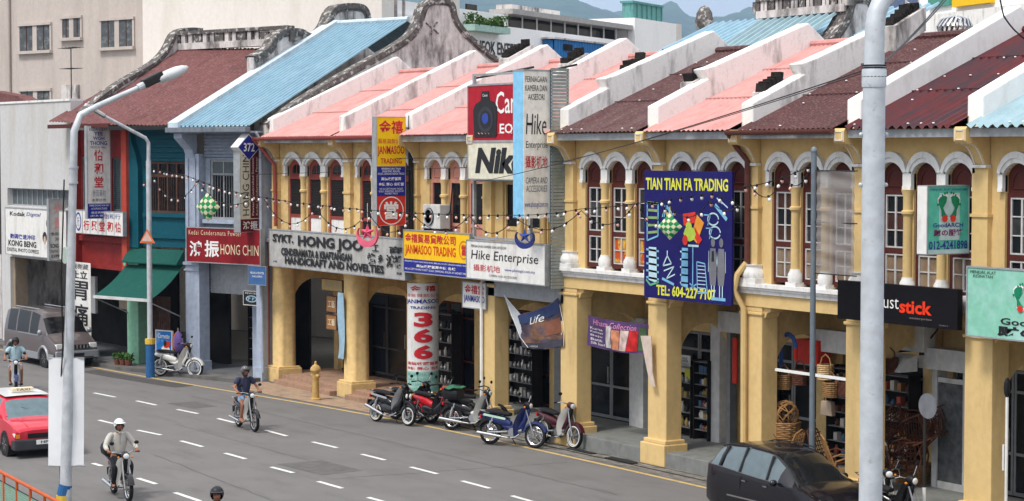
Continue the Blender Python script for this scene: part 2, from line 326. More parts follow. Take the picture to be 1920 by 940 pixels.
# ================================================================ YELLOW SHOPHOUSES
P=[-60.0,-54.95,-50.85,-46.8,-42.85,-39.05,-35.5,-31.98,-28.5,-25.0,-21.5]
EZ=8.0; RY=4.6; RZ=10.16; BY=9.0
def corrug(mb,x0,x1,y0,z0,y1,z1,pitch=.16,amp=.022,jag=0,nv=3,seed=1):
    rnd=random.Random(seed); n=max(4,int((x1-x0)/pitch*4)); js={}
    def fn(u,v):
        x=x0+(x1-x0)*u; k=int(u*n+.5); row=min(int(v*nv+1e-6),nv)
        y=y0+(y1-y0)*v; z=z0+(z1-z0)*v+amp*math.cos(2*PI*(x-x0)/pitch)
        if v<1e-6 and jag: y-=jag*((k//8)*7919%5)/5
        return (x,y,z)
    return mb.grid(fn,n,nv)
def arch_pts(c,a,zs,r,n=10):    # segmental arch with rise r on half width a
    Rr=(a*a+r*r)/(2*r); t=math.asin(min(1,a/Rr)); return [(c+Rr*math.sin(-t+2*t*i/n), zs+r-Rr+Rr*math.cos(-t+2*t*i/n)) for i in range(n+1)]
def party_wall(root,x,m,y1=BY,front=8.60,apex=10.72,ay=4.5,th=.42,step=None,z0=4.06):
    """masonry party wall: profile from the street front up to the ridge and down the back"""
    mb=MB(); h=th/2
    if step:
        s=step; zs=front+(apex-front)*(s+.15)/(ay+.15)
        poly=[(-.15,7.9),(-.15,front),(s-.1,zs-.06),(s-.25,zs+.17),(s+.1,zs+.26),(ay,apex),(y1,7.4),(y1,z0),(.42,z0),(.42,7.9)]
    else: poly=[(-.15,7.9),(-.15,front),(ay,apex),(y1,7.4),(y1,z0),(.42,z0),(.42,7.9)]
    mb.prism(poly,x-h,x+h,'x'); ob=mb.build('party_wall',m,root,bevel=.03)
    MB().box(x-h+.02,x+h-.02,2.32,y1-.01,.0,z0+.002).build('party_wall_base',YELD,root)
    return ob
def corbel(root,x,m=YEL,w=.32):
    prof=[(.1,8.0),(-.52,8.0),(-.56,7.95),(-.56,7.72),(-.50,7.67),(-.40,7.67)]
    for i in range(7):
        t=i/6; prof.append((-.40+.38*t**.6, 7.67-.40*t**1.3))
    prof+=[(.1,7.24)]
    c=MB().prism(prof,x-w/2,x+w/2,'x').build('corbel',m,root)
    mb=MB(); mb.box(x-.11,x+.11,-.575,-.55,7.74,7.76).box(x-.11,x+.11,-.575,-.55,7.92,7.94).box(x-.12,x-.10,-.575,-.55,7.74,7.94).box(x+.10,x+.12,-.575,-.55,7.74,7.94)
    pts=[(p[0]-.012,p[1]) for p in prof[5:-1]]
    for s in (-.115,.115): mb.path([(x+s,a,b) for a,b in pts],.013,4)
    mb.box(x-w/2-.04,x+w/2+.04,-.06,.1,7.20,7.26).build('corbel_trim',WHT,c)
def pilaster(root,x,w=.42,m=YEL):
    MB().box(x-w/2,x+w/2,0,.30,4.95,7.2).build('pilaster',m,root)
    b=MB(); b.box(x-w/2-.13,x+w/2+.13,-.16,.3,4.57,4.68)
    b.lathe([(.27,4.68),(.30,4.75),(.28,4.83),(.24,4.9),(.235,4.94),(.26,4.97),(.26,4.99)],(x,.1,0),12); b.build('pilaster_base',WHT,root,smooth=True)
    MB().box(x-w/2-.03,x+w/2+.03,-.03,.3,6.24,6.30).build('capital',YEL,root)
def win(root,cx,w,kind,opt):
    """one window: frame, tympanum, sashes and panes; sits in the wall 0.17 m behind the arch trim"""
    y=.18; a=w/2; zs=7.06; r=.24
    frame=opt.get('frame',MARD); sash=opt.get('sash',SASH)
    wn=MB(); f=.075
    wn.box(cx-a,cx-a+f,y,y+.08,4.62,6.72).box(cx+a-f,cx+a,y,y+.08,4.62,6.72).box(cx-a+f,cx+a-f,y,y+.08,4.62,4.72).box(cx-a+f,cx+a-f,y,y+.08,5.42,5.52).box(cx-a+f,cx+a-f,y,y+.08,6.64,6.72)
    W=wn.build('window',frame,root)
    t=MB(); ap=arch_pts(cx,a+.01,zs,r); t.strip([(p[0],6.72) for p in ap],ap,y+.02,y+.07)
    ia=arch_pts(cx,a*.62,6.95,.20,8); 
    t.path([(p[0],y+.01,p[1]) for p in ia]+[(cx+a*.62,y+.01,6.80),(cx-a*.62,y+.01,6.80)],.016,4,closed=True)
    if kind in('fan','shut','shutp'):
        t.build('tympanum',frame,W)
        g=MB(); ib=arch_pts(cx,a*.58,6.93,.18,8); g.strip([(p[0],6.82) for p in ib],ib,y+.004,y+.015); g.build('pane',GLS,W)
        MB().box(cx-.012,cx+.012,y-.005,y+.01,6.82,7.1).build('glazing_bar',frame,W)
    else: t.build('tympanum',frame,W)
    if kind=='open':     # bare dark opening with pale frame
        MB().box(cx-a+f,cx+a-f,y+.03,y+.05,4.72,5.42).build('lower_panel',frame,W)
        MB().box(cx-a+f,cx+a-f,y+.05,y+.06,5.52,6.64).build('pane',GLS,W); return W
    if kind in('shut','shutp'):
        l=MB(); zz=5.54
        while zz<6.62: l.obox((cx,y+.04,zz),(w-2*f,.012,.055),Matrix.Rotation(.6,3,'X')); zz+=.05
        l.build('louvres',LOUV,W)
        if kind=='shutp': MB().box(cx-a+f,cx+a-f,y+.02,y+.05,4.72,5.46).build('lower_panel',WHT,W)
        else:
            l=MB(); zz=4.75
            while zz<5.4: l.obox((cx,y+.04,zz),(w-2*f,.012,.055),Matrix.Rotation(.6,3,'X')); zz+=.05
            l.build('louvres',LOUV,W)
        return W
    x0,x1=cx-a+f,cx+a-f; lower=opt.get('lower',GLS); lo=opt.get('lowpat')
    def casement(z0,z1,rows,g,yy):
        s=MB(); e=.032; s.box(x0,x0+e,yy-.02,yy+.02,z0,z1).box(x1-e,x1,yy-.02,yy+.02,z0,z1).box(x0+e,x1-e,yy-.02,yy+.02,z0,z0+e).box(x0+e,x1-e,yy-.02,yy+.02,z1-e,z1).box(cx-.022,cx+.022,yy-.018,yy+.018,z0+e,z1-e)
        for i in range(1,rows): zz=z0+(z1-z0)*i/rows; s.box(x0+e,cx-.022,yy-.012,yy+.012,zz-.012,zz+.012).box(cx+.022,x1-e,yy-.012,yy+.012,zz-.012,zz+.012)
        s.build('sash',sash,W)
        for i in range(rows):
            za=z0+(z1-z0)*i/rows; zb=z0+(z1-z0)*(i+1)/rows
            for (p,q) in ((x0+e,cx-.022),(cx+.022,x1-e)):
                gm=g[i%len(g)] if isinstance(g,list) else g
                if gm is GLS: gm=(GLS,GLS,GLK,GLK2)[(int(abs(cx+root.location.x)*37)+i*(1 if z0<5 else 2))%4]
                MB().box(p,q,yy+.014,yy+.022,max(za,z0+e)+.012,min(zb,z1-e)-.012).build('pane',gm,W)
    casement(5.53,6.63,3,GLS,y+.03); casement(4.73,5.41,2,lower,y+.03)
    return W
def shophouse(i,label,roofm,opt):
    x0,x1=P[i]-P[i],P[i+1]-P[i]; w=x1-x0
    root=thing('shophouse',label,'shophouse',(P[i],0,0),0,'row of yellow shophouses')
    mid=w/2+.15; s=opt.get('s',.28)*w; ow=s*.745; cs=[mid-s,mid,mid+s]
    # upper wall with three arched openings
    wm=opt.get('wall',YEL); mb=MB(); zs=7.06; r=.24
    def solid(a,b,z0,z1): mb.box(a,b,.12,.42,z0,z1)
    edges=[x0]; 
    for c in cs: edges+=[c-ow/2,c+ow/2]
    edges.append(x1)
    for k in range(0,len(edges),2): solid(edges[k],edges[k+1],4.57,8.0)
    for c in cs:
        ap=arch_pts(c,ow/2,zs,r); mb.strip(ap,[(p[0],8.0) for p in ap],.12,.42)
    solid(x0,x1,4.05,4.56)
    mb.build('upper_wall',wm,root)
    # room behind the windows
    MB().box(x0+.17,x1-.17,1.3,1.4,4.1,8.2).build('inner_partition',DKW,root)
    # arch trims
    for c in cs:
        oa=s/2-.002; inn=arch_pts(c,ow/2,zs,r,12); out=arch_pts(c,oa,zs+.05,r+.17,12)
        t=MB(); t.strip(inn,out,.035,.18); mid_=[((a[0]*.55+b[0]*.45),(a[1]*.55+b[1]*.45)) for a,b in zip(inn,out)]; t.strip(mid_,out,.0,.06)
        for sg in (-1,1):
            a=c+sg*ow/2; b=c+sg*oa; lo,hi=min(a,b),max(a,b); t.box(lo,hi,.035,.18,6.81,zs+.05); t.box(min(a,b)+(.0 if sg>0 else -.0),hi,.02,.18,6.74,6.81)
        t.build('arch_trim',WHT,root)
        win(root,c,ow,opt.get('win','case'),dict(opt,**opt.get('w%d'%cs.index(c),{})))
    # slim columns between the windows
    for c in ((cs[0]+cs[1])/2,(cs[1]+cs[2])/2):
        cl=MB().lathe([(.105,4.95),(.10,6.2),(.105,6.22),(.14,6.25),(.14,6.30),(.105,6.33),(.105,6.6),(.15,6.74)],(c,.08,0),12).build('column',wm,root,smooth=True)
        MB().box(c-.17,c+.17,-.06,.25,4.57,4.66).lathe([(.155,4.66),(.17,4.72),(.165,4.84),(.12,4.92),(.12,4.95)],(c,.08,0),12).build('column_base',WHT,root,smooth=True)
    pilaster(root,x0,m=wm)
    # ledge and beam
    MB().box(x0,x1-.001,-.17,.12,4.49,4.57).box(x0,x1-.001,-.12,.12,4.43,4.49).box(x0,x1-.001,-.07,.12,4.34,4.43).build('ledge',WHT,root)
    MB().box(x0,x1-.001,-.02,.118,4.05,4.34).build('beam',wm,root)
    # street pillar at left party line
    if opt.get('pillar','square')!='none':
        pw=.40
        if opt.get('pillar')=='round':
            prof=[(.44,.28),(.44,.34),(.39,.40),(.385,3.72),(.40,3.74),(.43,3.78),(.43,3.84),(.40,3.88),(.47,3.98),(.47,4.05)]
            b=MB(); n=24; vs=[]
            for rr,h in prof:
                for k in range(n):
                    a=2*PI*k/n; ca,sa=math.cos(a),math.sin(a); q=(abs(ca)**3.2+abs(sa)**3.2)**(-1/3.2); vs.append((x0+.02+rr*q*ca*1.0,.30+rr*q*sa*.85,h))
            N=len(prof); b.add(vs,[(p*n+k,p*n+(k+1)%n,(p+1)*n+(k+1)%n,(p+1)*n+k) for p in range(N-1) for k in range(n)]+[tuple(range(n-1,-1,-1))])
            b.build('pillar',YELD,root,smooth=True)
            MB().box(x0-.46,x0+.50,-.14,.72,.0,.46).box(x0-.42,x0+.46,-.10,.68,.46,.52).build('plinth',YELD,root,bevel=.02)
        else:
            MB().box(x0-.36,x0+.38,.0,.46,.60,3.86).box(x0-.40,x0+.42,-.04,.5,3.86,3.93).box(x0-.36,x0+.38,.0,.46,3.93,4.05).build('pillar',wm,root,bevel=.02)
            MB().box(x0-.50,x0+.48,-.13,.58,0,.52).box(x0-.44,x0+.44,-.07,.53,.52,.62).build('plinth',wm,root,bevel=.025)
            MB().prism([(x0+.38,4.05),(x0+.38,3.80),(x0+.45,3.82),(x0+.50,3.92),(x0+.62,3.96),(x0+.62,4.05)],.05,.42).build('bracket',wm,root)
    # cross wall over the arcade with an arch
    cz=opt.get('crossz',2.75); ap=arch_pts(0,.80,cz,.62,12)
    b=MB(); yy=1.42
    vs=[(yy+p[0],p[1]) for p in ap]
    poly=[(.46,4.05),(.46,.3),(yy-.72,.3)]+vs+[(yy+.72,.3),(2.32,.3),(2.32,4.05)]
    # split into strips so that the concave arch meshes cleanly
    def xs_(y0,y1,z0,z1): b.box(x0-.14,x0+.14,y0,y1,z0,z1)
    xs_(.462,yy-.80,.28,4.04); xs_(yy+.80,2.31,.28,4.04)
    for (p,q) in zip(vs,vs[1:]): b.add([(x0+sx,*pt) for sx in (-.14,.14) for pt in ((p[0],p[1]),(q[0],q[1]),(q[0],4.04),(p[0],4.04))],[(0,1,2,3),(7,6,5,4),(0,4,5,1)])
    b.build('cross_arch',YELD,root)
    MB().box(x0+.01,x1-.01,.12,2.30,4.055,4.12).build('arcade_ceiling',mat('arcade_ceiling',(.30,.27,.23),.9,dirt=(.12,.1,.09),damt=.5),root)
    # party wall, roof
    party_wall(root,x0,opt.get('pw',PARW),step=opt.get('step'),apex=opt.get('apex',10.72))
    rf=corrug(MB(),x0+.165,x1-.165,-.55,EZ,RY,RZ,opt.get('pitch',.16),opt.get('amp',.02),opt.get('jag',.05),6).build('roof',roofm,root,smooth=True)
    corrug(MB(),x0+.165,x1-.165,BY,7.55,RY,RZ-.01,.3,.02,0,3).build('back_roof',roofm,root,smooth=True)
    MB().box(x0,x1,BY-.3,BY,0,7.6).build('back_wall',PARW,root)
    MB().path([(x0+.17,RY+.02,RZ+.04),(x1-.17,RY+.02,RZ+.04)],.09,8).build('ridge_cap',opt.get('ridge',roofm),rf)
    # lap joints of the roof sheets
    for k,tt in enumerate((.36,.70)):
        yy_=-.55+(RY+.55)*tt; zz_=EZ+(RZ-EZ)*tt; MB().box(x0+.17,x1-.17,yy_-.02,yy_+.01,zz_+.014,zz_+.034).build('lap_joint',opt.get('lap',roofm),rf)
    if opt.get('caps'):
        g=MB(); rnd=random.Random(i)
        for rr,tt in enumerate((.02,.26,.36,.5,.68,.84)):
            for k in range(8):
                if rnd.random()<opt['caps']*.75: 
                    xx=x0+.4+(w-.8)*k/7+rnd.uniform(-.06,.06); g.ball((xx,-.55+(RY+.55)*tt,EZ+(RZ-EZ)*tt+.035),(.028,.028,.016),6,4)
        g.build('roof_bolts',mat('white_bolt_caps',(.8,.8,.78),.6),rf,kind='stuff')
    # soffit, fascia or gutter
    if opt.get('gutter'):
        gm=opt['gutter']; g=MB(); n=8
        pts=[(-.58-.075+.075*math.cos(PI+PI*k/n), 7.97+.085*math.sin(PI+PI*k/n)) for k in range(n+1)]
        pts2=[(a*1.0+ (.0 if 0 else 0),b) for a,b in pts]
        g.prism([(-.73,7.99)]+[( -.655+.075*math.cos(PI+PI*k/n),7.98+.10*math.sin(PI+PI*k/n)) for k in range(n+1)]+[(-.58,7.99)],x0-.1,x1-.1,'x'); g.build('gutter',gm,root)
    MB().box(x0+.17,x1-.17,-.46,-.42,7.80,7.96).build('fascia',opt.get('fascia',METG),root)
    MB().box(x0+.17,x1-.17,-.42,.12,7.94,7.97).build('soffit',YELD,root)
    corbel(root,x0,wm)
    # shop room: floor, back, ceiling
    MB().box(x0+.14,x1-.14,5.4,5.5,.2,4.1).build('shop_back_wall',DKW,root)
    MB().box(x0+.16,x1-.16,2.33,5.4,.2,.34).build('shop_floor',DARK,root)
    return root
BRG=mat('brown_gutter',(.13,.05,.04),.5); REG=mat('red_gutter',(.30,.07,.06),.5)
GLK=mat('hazy_glass',(.045,.045,.048),.18,var=.5,scale=3); GLK2=mat('dark_curtain_glass',(.06,.028,.022),.2,var=.4,scale=3)
H=[]
H.append(shophouse(0,'leftmost yellow shophouse, pink roof, red louvred windows with white lower panels','' and None or RPINK,dict(win='shutp',frame=REDW,pillar='round',gutter=REG,wall=YELD)))
H.append(shophouse(1,'yellow shophouse with pink roof and red louvred windows right of the leftmost one',RPINK,dict(win='shut',frame=REDW,pillar='round',gutter=REG,wall=YELD)))
H.append(shophouse(2,'yellow shophouse with salmon window frames and an air conditioner on its wall',RPINK,dict(win='open',frame=PNKW,pillar='round',s=.26)))
H.append(shophouse(3,'pink roofed yellow shophouse mostly hidden behind the tall camera shop billboards',RPINK,dict(win='open',frame=YEL)))
H.append(shophouse(4,'yellow shophouse with maroon roof and yellow posters in its lower window panes',RMAR,dict(caps=.55,step=1.2,w1=dict(lower=[GLY]),w2=dict(lower=[GLY]),fascia=METG)))
H.append(shophouse(5,'pink roofed yellow shophouse behind the big navy blue billboard',RPINK,dict(jag=.12,step=1.45,sash=SASHG,fascia=METG)))
H.append(shophouse(6,'yellow shophouse with rough maroon roof and brown gutter, above the rattan shop',RMAG,dict(caps=.4,step=1.45,gutter=BRG,lower=GLC,w1=dict(lower=GLC))))
H.append(shophouse(7,'yellow shophouse with shiny dark corrugated roof and the black signboard',RCOR,dict(caps=.45,pitch=.24,amp=.045,lower=GLC,pw=PARC,win='case')))
H.append(shophouse(8,'rightmost yellow shophouse with pale aqua roof, cut by the picture edge',RAQU,dict(caps=.3,pitch=.24,amp=.04,pw=PARC)))
H.append(shophouse(9,'yellow shophouse just beyond the right picture edge',RAQU,dict()))
# ================================================================ LEFT HOUSES AND BACKGROUND BUILDINGS
def atx(F,px,py,x):      # sight line met with the plane of constant local x
    r=ray(px,py); o=F.W(x,0); t=((o-CAM).dot(F.d))/r.dot(F.d); p=CAM+r*t
    return (p-F.o).dot(F.n), p.z
def wallgrid(mb,x0,x1,z0,z1,y0,y1,holes):
    """solid wall with rectangular holes (x0,x1,z0,z1)"""
    xs=sorted({x0,x1,*[h[0] for h in holes],*[h[1] for h in holes]}); zs=sorted({z0,z1,*[h[2] for h in holes],*[h[3] for h in holes]})
    def solid(xa,xb,za,zb): 
        cx,cz=(xa+xb)/2,(za+zb)/2; return not any(h[0]<cx<h[1] and h[2]<cz<h[3] for h in holes)
    for k in range(len(zs)-1):
        i=0
        while i<len(xs)-1:
            if solid(xs[i],xs[i+1],zs[k],zs[k+1]):
                j=i
                while j<len(xs)-2 and solid(xs[j+1],xs[j+2],zs[k],zs[k+1]): j+=1
                mb.box(xs[i],xs[j+1],y0,y1,zs[k],zs[k+1]); i=j+1
            else: i+=1
    return mb
BLU=mat('pale_blue_paint',(.35,.40,.49),.8,dirt=(.25,.27,.33),damt=.5,dscale=(3,3,.5)); BLUD=mat('grey_blue_boards',(.25,.285,.35),.8,dirt=(.14,.15,.18),damt=.6,dscale=(.6,.6,3))
TEAL=mat('teal_paint',(.006,.075,.105),.6,dirt=(.01,.07,.09),damt=.6,dscale=(2,2,.5)); REDP=mat('red_paint',(.22,.022,.02),.65,dirt=(.15,.02,.02),damt=.6,dscale=(2,2,.6)); ORG=mat('orange_red_paint',(.38,.055,.035),.65,dirt=(.25,.05,.04),damt=.5)
MINT=mat('mint_paint',(.20,.40,.28),.75,dirt=(.12,.25,.2),damt=.6,dscale=(2,2,.6)); BRN=mat('brown_timber',(.085,.045,.035),.6,var=.3)
CREAM=mat('cream_render',(.52,.515,.51),.85,dirt=(.42,.39,.34),damt=.6,dscale=(.6,.6,.12),var=.05)
def gable(name,F,x,prof,root,th=.4,base=7.0,m=PARO,cop=.20):
    """curved ornamental gable wall: prof is a list of (y,z) along the top"""
    mb=MB(); h=th/2
    for (a,b) in zip(prof,prof[1:]):
        mb.add([(sx,*p) for sx in (x-h,x+h) for p in ((a[0],base),(b[0],base),(b[0],b[1]),(a[0],a[1]))],[(0,1,2,3),(7,6,5,4),(3,2,6,7),(0,4,5,1)])
    a,b=prof[0],prof[-1]; mb.add([(x-h,a[0],base),(x+h,a[0],base),(x+h,*a),(x-h,*a)],[(0,1,2,3)]); mb.add([(x-h,b[0],base),(x+h,b[0],base),(x+h,*b),(x-h,*b)],[(0,1,2,3)])
    g=mb.build(name,m,root)
    c=MB(); H=h+.07
    for dz,hh,tk in ((0,H,cop),(-cop*.9,h+.03,cop*.5)):
        P3=[]
        for i,p in enumerate(prof):
            q0=Vector(prof[max(0,i-1)]); q1=Vector(prof[min(len(prof)-1,i+1)]); d=(q1-q0).normalized(); n=Vector((-d.y,d.x))
            P3.append((Vector(p)+n*(dz+.05),Vector(p)+n*(dz+.05-tk)))
        for (a,b) in zip(P3,P3[1:]):
            c.add([(sx,*q) for sx in (x-hh,x+hh) for q in (a[0],b[0],b[1],a[1])],[(0,1,2,3),(7,6,5,4),(0,4,5,1),(3,2,6,7)])
    c.build('coping',MOSS,g)
    return g
def smoothline(pts,k=3):
    for _ in range(k):
        q=[pts[0]]
        for a,b in zip(pts,pts[1:]): q+= [(a[0]*.75+b[0]*.25,a[1]*.75+b[1]*.25),(a[0]*.25+b[0]*.75,a[1]*.25+b[1]*.75)]
        q.append(pts[-1]); pts=q
    return pts
def ribroof(mb,x0,x1,y0,z0,y1,z1,pitch,h):
    n=int((x1-x0)/pitch); p=(x1-x0)/n; pts=[]
    for i in range(n):
        for t,q in ((0,0),(.62,0),(.72,h),(.90,h),(1.0,0)): pts.append((x0+p*(i+t),q)) 
    vs=[]
    for (y,z) in ((y0,z0),((y0+y1)/2,(z0+z1)/2),(y1,z1)): vs+=[(a,y,z+b) for a,b in pts]
    N=len(pts); return mb.add(vs,[(r*N+i,r*N+i+1,(r+1)*N+i+1,(r+1)*N+i) for r in range(2) for i in range(N-1)])
# ---- pale blue house
rb=thing('shophouse','pale blue shophouse with blue corrugated roof and a dark red signboard','shophouse',L1.o,L1.a)
mb=MB(); wallgrid(mb,-3.05,-.30,4.3,8.2,.25,.5,[(-2.82,-.5,5.25,7.25)]); mb.build('upper_wall',BLUD,rb)
for k in range(8): MB().box(-3.05,-.3,.20,.25,7.34+k*.11,7.40+k*.11).build('weatherboard',BLUD,rb)
for x0,x1 in ((-3.80,-3.10),(-.30,.0)):
    c=MB().box(x0,x1,-.02,.45,0,4.25).box(x0,x1,.0,.45,4.25,7.45).build('pillar',BLU,rb,bevel=.02)
    MB().box(x0-.05,x1+.05,-.09,.1,3.70,3.80).build('moulding',BLU,c); MB().box(x0-.03,x1+.03,-.06,.1,3.5,3.56).build('moulding',BLU,c); MB().box(x0-.07,x1+.07,-.12,.46,0,.45).build('plinth',BLU,c)
    MB().box(x0+.14,x0+.20,-.045,.0,4.4,7.3).box(x1-.20,x1-.14,-.045,.0,4.4,7.3).build('fillet',BLU,c)
MB().prism([(.1,8.25),(-.55,8.25),(-.55,7.98),(-.35,7.8),(-.12,7.6),(0,7.3),(.1,7.3)],-3.72,-3.30,'x').build('corbel',BLU,rb)
W=wallgrid(MB(),-2.82,-.5,5.25,7.25,.30,.36,[(-2.74+k*.57,-2.22+k*.57,5.33,6.72) for k in range(4)]+[(-2.74+k*.57,-2.22+k*.57,6.80,7.18) for k in range(4)]).build('window',SASHG,rb)
for k in range(4):
    MB().box(-2.74+k*.57,-2.22+k*.57,.33,.34,5.33,6.72).build('pane',GLS,W); MB().box(-2.74+k*.57,-2.22+k*.57,.33,.34,6.80,7.18).build('pane',mat('ribbed_pale_glass',(.10,.12,.13),.2),W)
    for b in range(1,4): MB().tube((-2.74+k*.57+.13*b,.29,5.33),(-2.74+k*.57+.13*b,.29,6.72),.009,n=4).build('window_bar',SASHG,W)
MB().box(-3.05,-.3,.1,.25,5.12,5.25).build('sill',BLU,rb)
MB().box(-3.1,-.3,-.0,.5,3.78,4.3).build('beam',BLUD,rb)
sh=MB().box(-3.1,-.3,.5,.6,2.75,3.78).build('roller_shutter',METG,rb)
for k in range(9): MB().box(-3.1,-.3,.485,.5,2.80+k*.105,2.87+k*.105).build('slat',METG,sh)
MB().box(-3.1,-.3,2.4,2.5,.14,3.9).build('shop_back_wall',DARK,rb)
MB().box(-1.7,-.95,1.1,1.6,.14,3.0).build('inner_pier',BLU,rb)
MB().box(-.9,-.35,1.7,1.78,.14,3.0).build('red_door',mat('red_brown_door',(.16,.03,.02),.5),rb)
ribroof(MB(),-3.45,.02,-.6,8.35,7.0,12.13,.20,.055).build('roof',RBLU,rb,smooth=True)
corrug(MB(),-3.45,.02,14,8.6,7.0,12.12,.30,.02,.0,3).build('back_roof',RBLU,rb,smooth=True)
MB().path([(-3.5,7,12.18),(.05,7,12.18)],.10,8).build('ridge_cap',mat('pale_flashing',(.50,.58,.63),.6,dirt=(.35,.36,.36),damt=.5),rb)
fl=MB(); fl.add([(-3.9,-.65,8.5),(-3.40,-.65,8.5),(-3.40,7,12.3),(-3.9,7,12.3),(-3.9,-.65,8.2),(-3.40,-.65,8.2),(-3.40,7,12.0),(-3.9,7,12.0)],[(0,1,2,3),(4,7,6,5),(0,4,5,1),(1,5,6,2),(2,6,7,3),(3,7,4,0)])
fl.build('verge_flashing',MATS['pale_flashing'],rb)
MB().box(-3.9,.05,-.78,-.55,8.16,8.33).build('gutter',mat('blue_grey_gutter',(.16,.18,.21),.6,dirt=(.08,.08,.09),damt=.5),rb,bevel=.02)
MB().box(-3.9,.02,-.55,.3,8.14,8.2).build('soffit',BLUD,rb)
MB().path([(.03,-.3,8.15),(.03,-.1,7.9),(.03,-.1,4.5),(.1,-.2,4.2),(.1,-.1,.3)],.05,8).build('downpipe',BLU,rb,smooth=True)
MB().box(-3.8,.0,8.5,8.7,0,9).build('back_wall',PARW,rb)
# weathered curved gable behind, between teal and blue, rises over the blue roof
pr=[atx(L1,x,y,-3.9) for x,y in ((470,108),(500,92),(512,66),(530,56),(560,56),(572,66),(590,66),(606,50),(615,22),(632,9),(672,9),(684,20),(687,40),(700,60),(730,95))]
gable('gable',L1,-3.92,smoothline(pr,2),rb,base=8.0,th=.35)
# ---- tall curved white gable between the blue and the yellow houses
pr=[(-.25,8.4)]+[( onz_[1],onz_[2]) for onz_ in [ (lambda r,t:(CAM+r*t))(ray(x,y),(-60.3-CAM.x)/ray(x,y).x) for x,y in ((560,188),(640,140),(706,104),(752,78),(775,56),(783,30),(790,8),(806,0),(835,2),(845,10),(848,34),(862,56),(888,82),(915,103),(935,117))]]
gw=thing('gable_wall','tall white curved gable with blackened coping between blue and pink roofs','gable',(-60.3,0,0))
g=gable('wall',F0,0,smoothline(pr,2),gw,base=7.9,th=.42,cop=.16)
MB().path([(.225,5.75,11.9),(.225,6.05,11.7),(.225,6.25,11.55)],.03,4).path([(.225,6.2,11.95),(.225,6.0,11.7),(.225,5.95,11.5)],.03,4).build('plaster_mark',MOSS,g)
# ---- teal house
rt=thing('shophouse','teal shophouse with brown barred window, mint green pillar and maroon roof','shophouse',L1.o,L1.a)
wallgrid(MB(),-6.75,-3.80,4.25,8.35,.15,.45,[(-5.95,-3.95,5.42,7.2)]).build('upper_wall',TEAL,rt)
for k in range(5): MB().box(-6.1,-3.82,.09,.15,7.32+k*.18,7.38+k*.18).build('board',TEAL,rt)
MB().box(-6.1,-3.82,.05,.15,5.28,5.40).box(-6.1,-3.82,.08,.15,4.55,4.62).build('sill',TEAL,rt)
MB().prism([(-6.78,8.3),(-6.78,4.2),(-6.2,4.2),(-6.2,6.9),(-6.3,7.4),(-6.55,7.9),(-6.6,8.3)],-.05,.15).build('pilaster',TEAL,rt)
W=wallgrid(MB(),-5.95,-3.95,5.42,7.2,.2,.28,[(-5.85+k*.475,-5.45+k*.475,5.5,6.65) for k in range(4)]+[(-5.85+k*.475,-5.45+k*.475,6.75,7.1) for k in range(4)]).build('window',BRN,rt)
for k in range(4):
    MB().box(-5.85+k*.475,-5.45+k*.475,.25,.26,5.5,6.65).build('pane',GLS,W); MB().box(-5.85+k*.475,-5.45+k*.475,.25,.26,6.75,7.1).build('pane',GLS,W)
    for b in range(1,4): MB().tube((-5.85+k*.475+.1*b,.19,5.5),(-5.85+k*.475+.1*b,.19,6.65),.013,n=4).build('window_bar',BRN,W)
MB().box(-6.85,-6.25,-.05,.4,.14,3.55).box(-6.95,-6.15,-.12,.45,3.55,3.75).build('pillar',MINT,rt,bevel=.02)
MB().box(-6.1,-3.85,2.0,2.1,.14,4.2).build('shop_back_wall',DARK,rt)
for k in range(9): MB().box(-6.1+.1*k,-6.02+.1*k,.5,.55,.14,2.5).build('folding_gate_bar',BRN,rt)
# ---- red house
rr=thing('shophouse','narrow red shophouse with grey louvred shutters left of the teal house','shophouse',L2.o,L2.a)
wallgrid(MB(),-4.3,.0,3.4,8.4,.12,.45,[(-3.9,-2.4,5.4,7.4),(-1.35,-.15,5.4,7.3)]).build('upper_wall',REDP,rr)
MB().prism([(-.15,8.3),(-.15,3.0),(.25,3.0),(.25,8.3),(.1,8.3)],-.1,.14).build('pilaster',ORG,rr)
MB().prism([(-4.3,8.5),(-4.3,3.0),(-3.95,3.0),(-3.95,7.5),(-4.1,8.2)],-.1,.12).build('pilaster',REDP,rr)
for (a,b) in ((-3.9,-2.4),(-1.35,-.15)):
    W=wallgrid(MB(),a,b,5.4,7.35,.16,.24,[(a+.08,(a+b)/2-.03,5.5,7.25),((a+b)/2+.03,b-.08,5.5,7.25)]).build('shutter',mat('grey_green_shutter',(.10,.13,.14),.6),rr)
    for (p,q) in ((a+.08,(a+b)/2-.03),((a+b)/2+.03,b-.08)):
        l=MB(); z=5.53
        while z<7.22: l.obox(((p+q)/2,.2,z),(q-p,.012,.075),Matrix.Rotation(.6,3,'X')); z+=.07
        l.build('louvres',MATS['grey_green_shutter'],W)
MB().box(-4.2,-.15,-.0,.12,4.3,4.5).box(-4.2,-.15,-.05,.12,3.35,3.5).build('moulding',REDP,rr)
MB().box(-4.2,-.1,2.0,2.1,.14,3.4).build('shop_back_wall',DARK,rr)
MB().box(-1.9,-.3,.6,.7,1.9,3.4).build('roller_blind',mat('brown_blind',(.12,.10,.08),.8),rr)
MB().box(-1.35,-.9,1.0,1.3,.14,1.9).build('display_case',DKW,rr)
MB().box(-4.28,-3.9,-.05,.4,.14,3.0).build('pillar',REDP,rr)
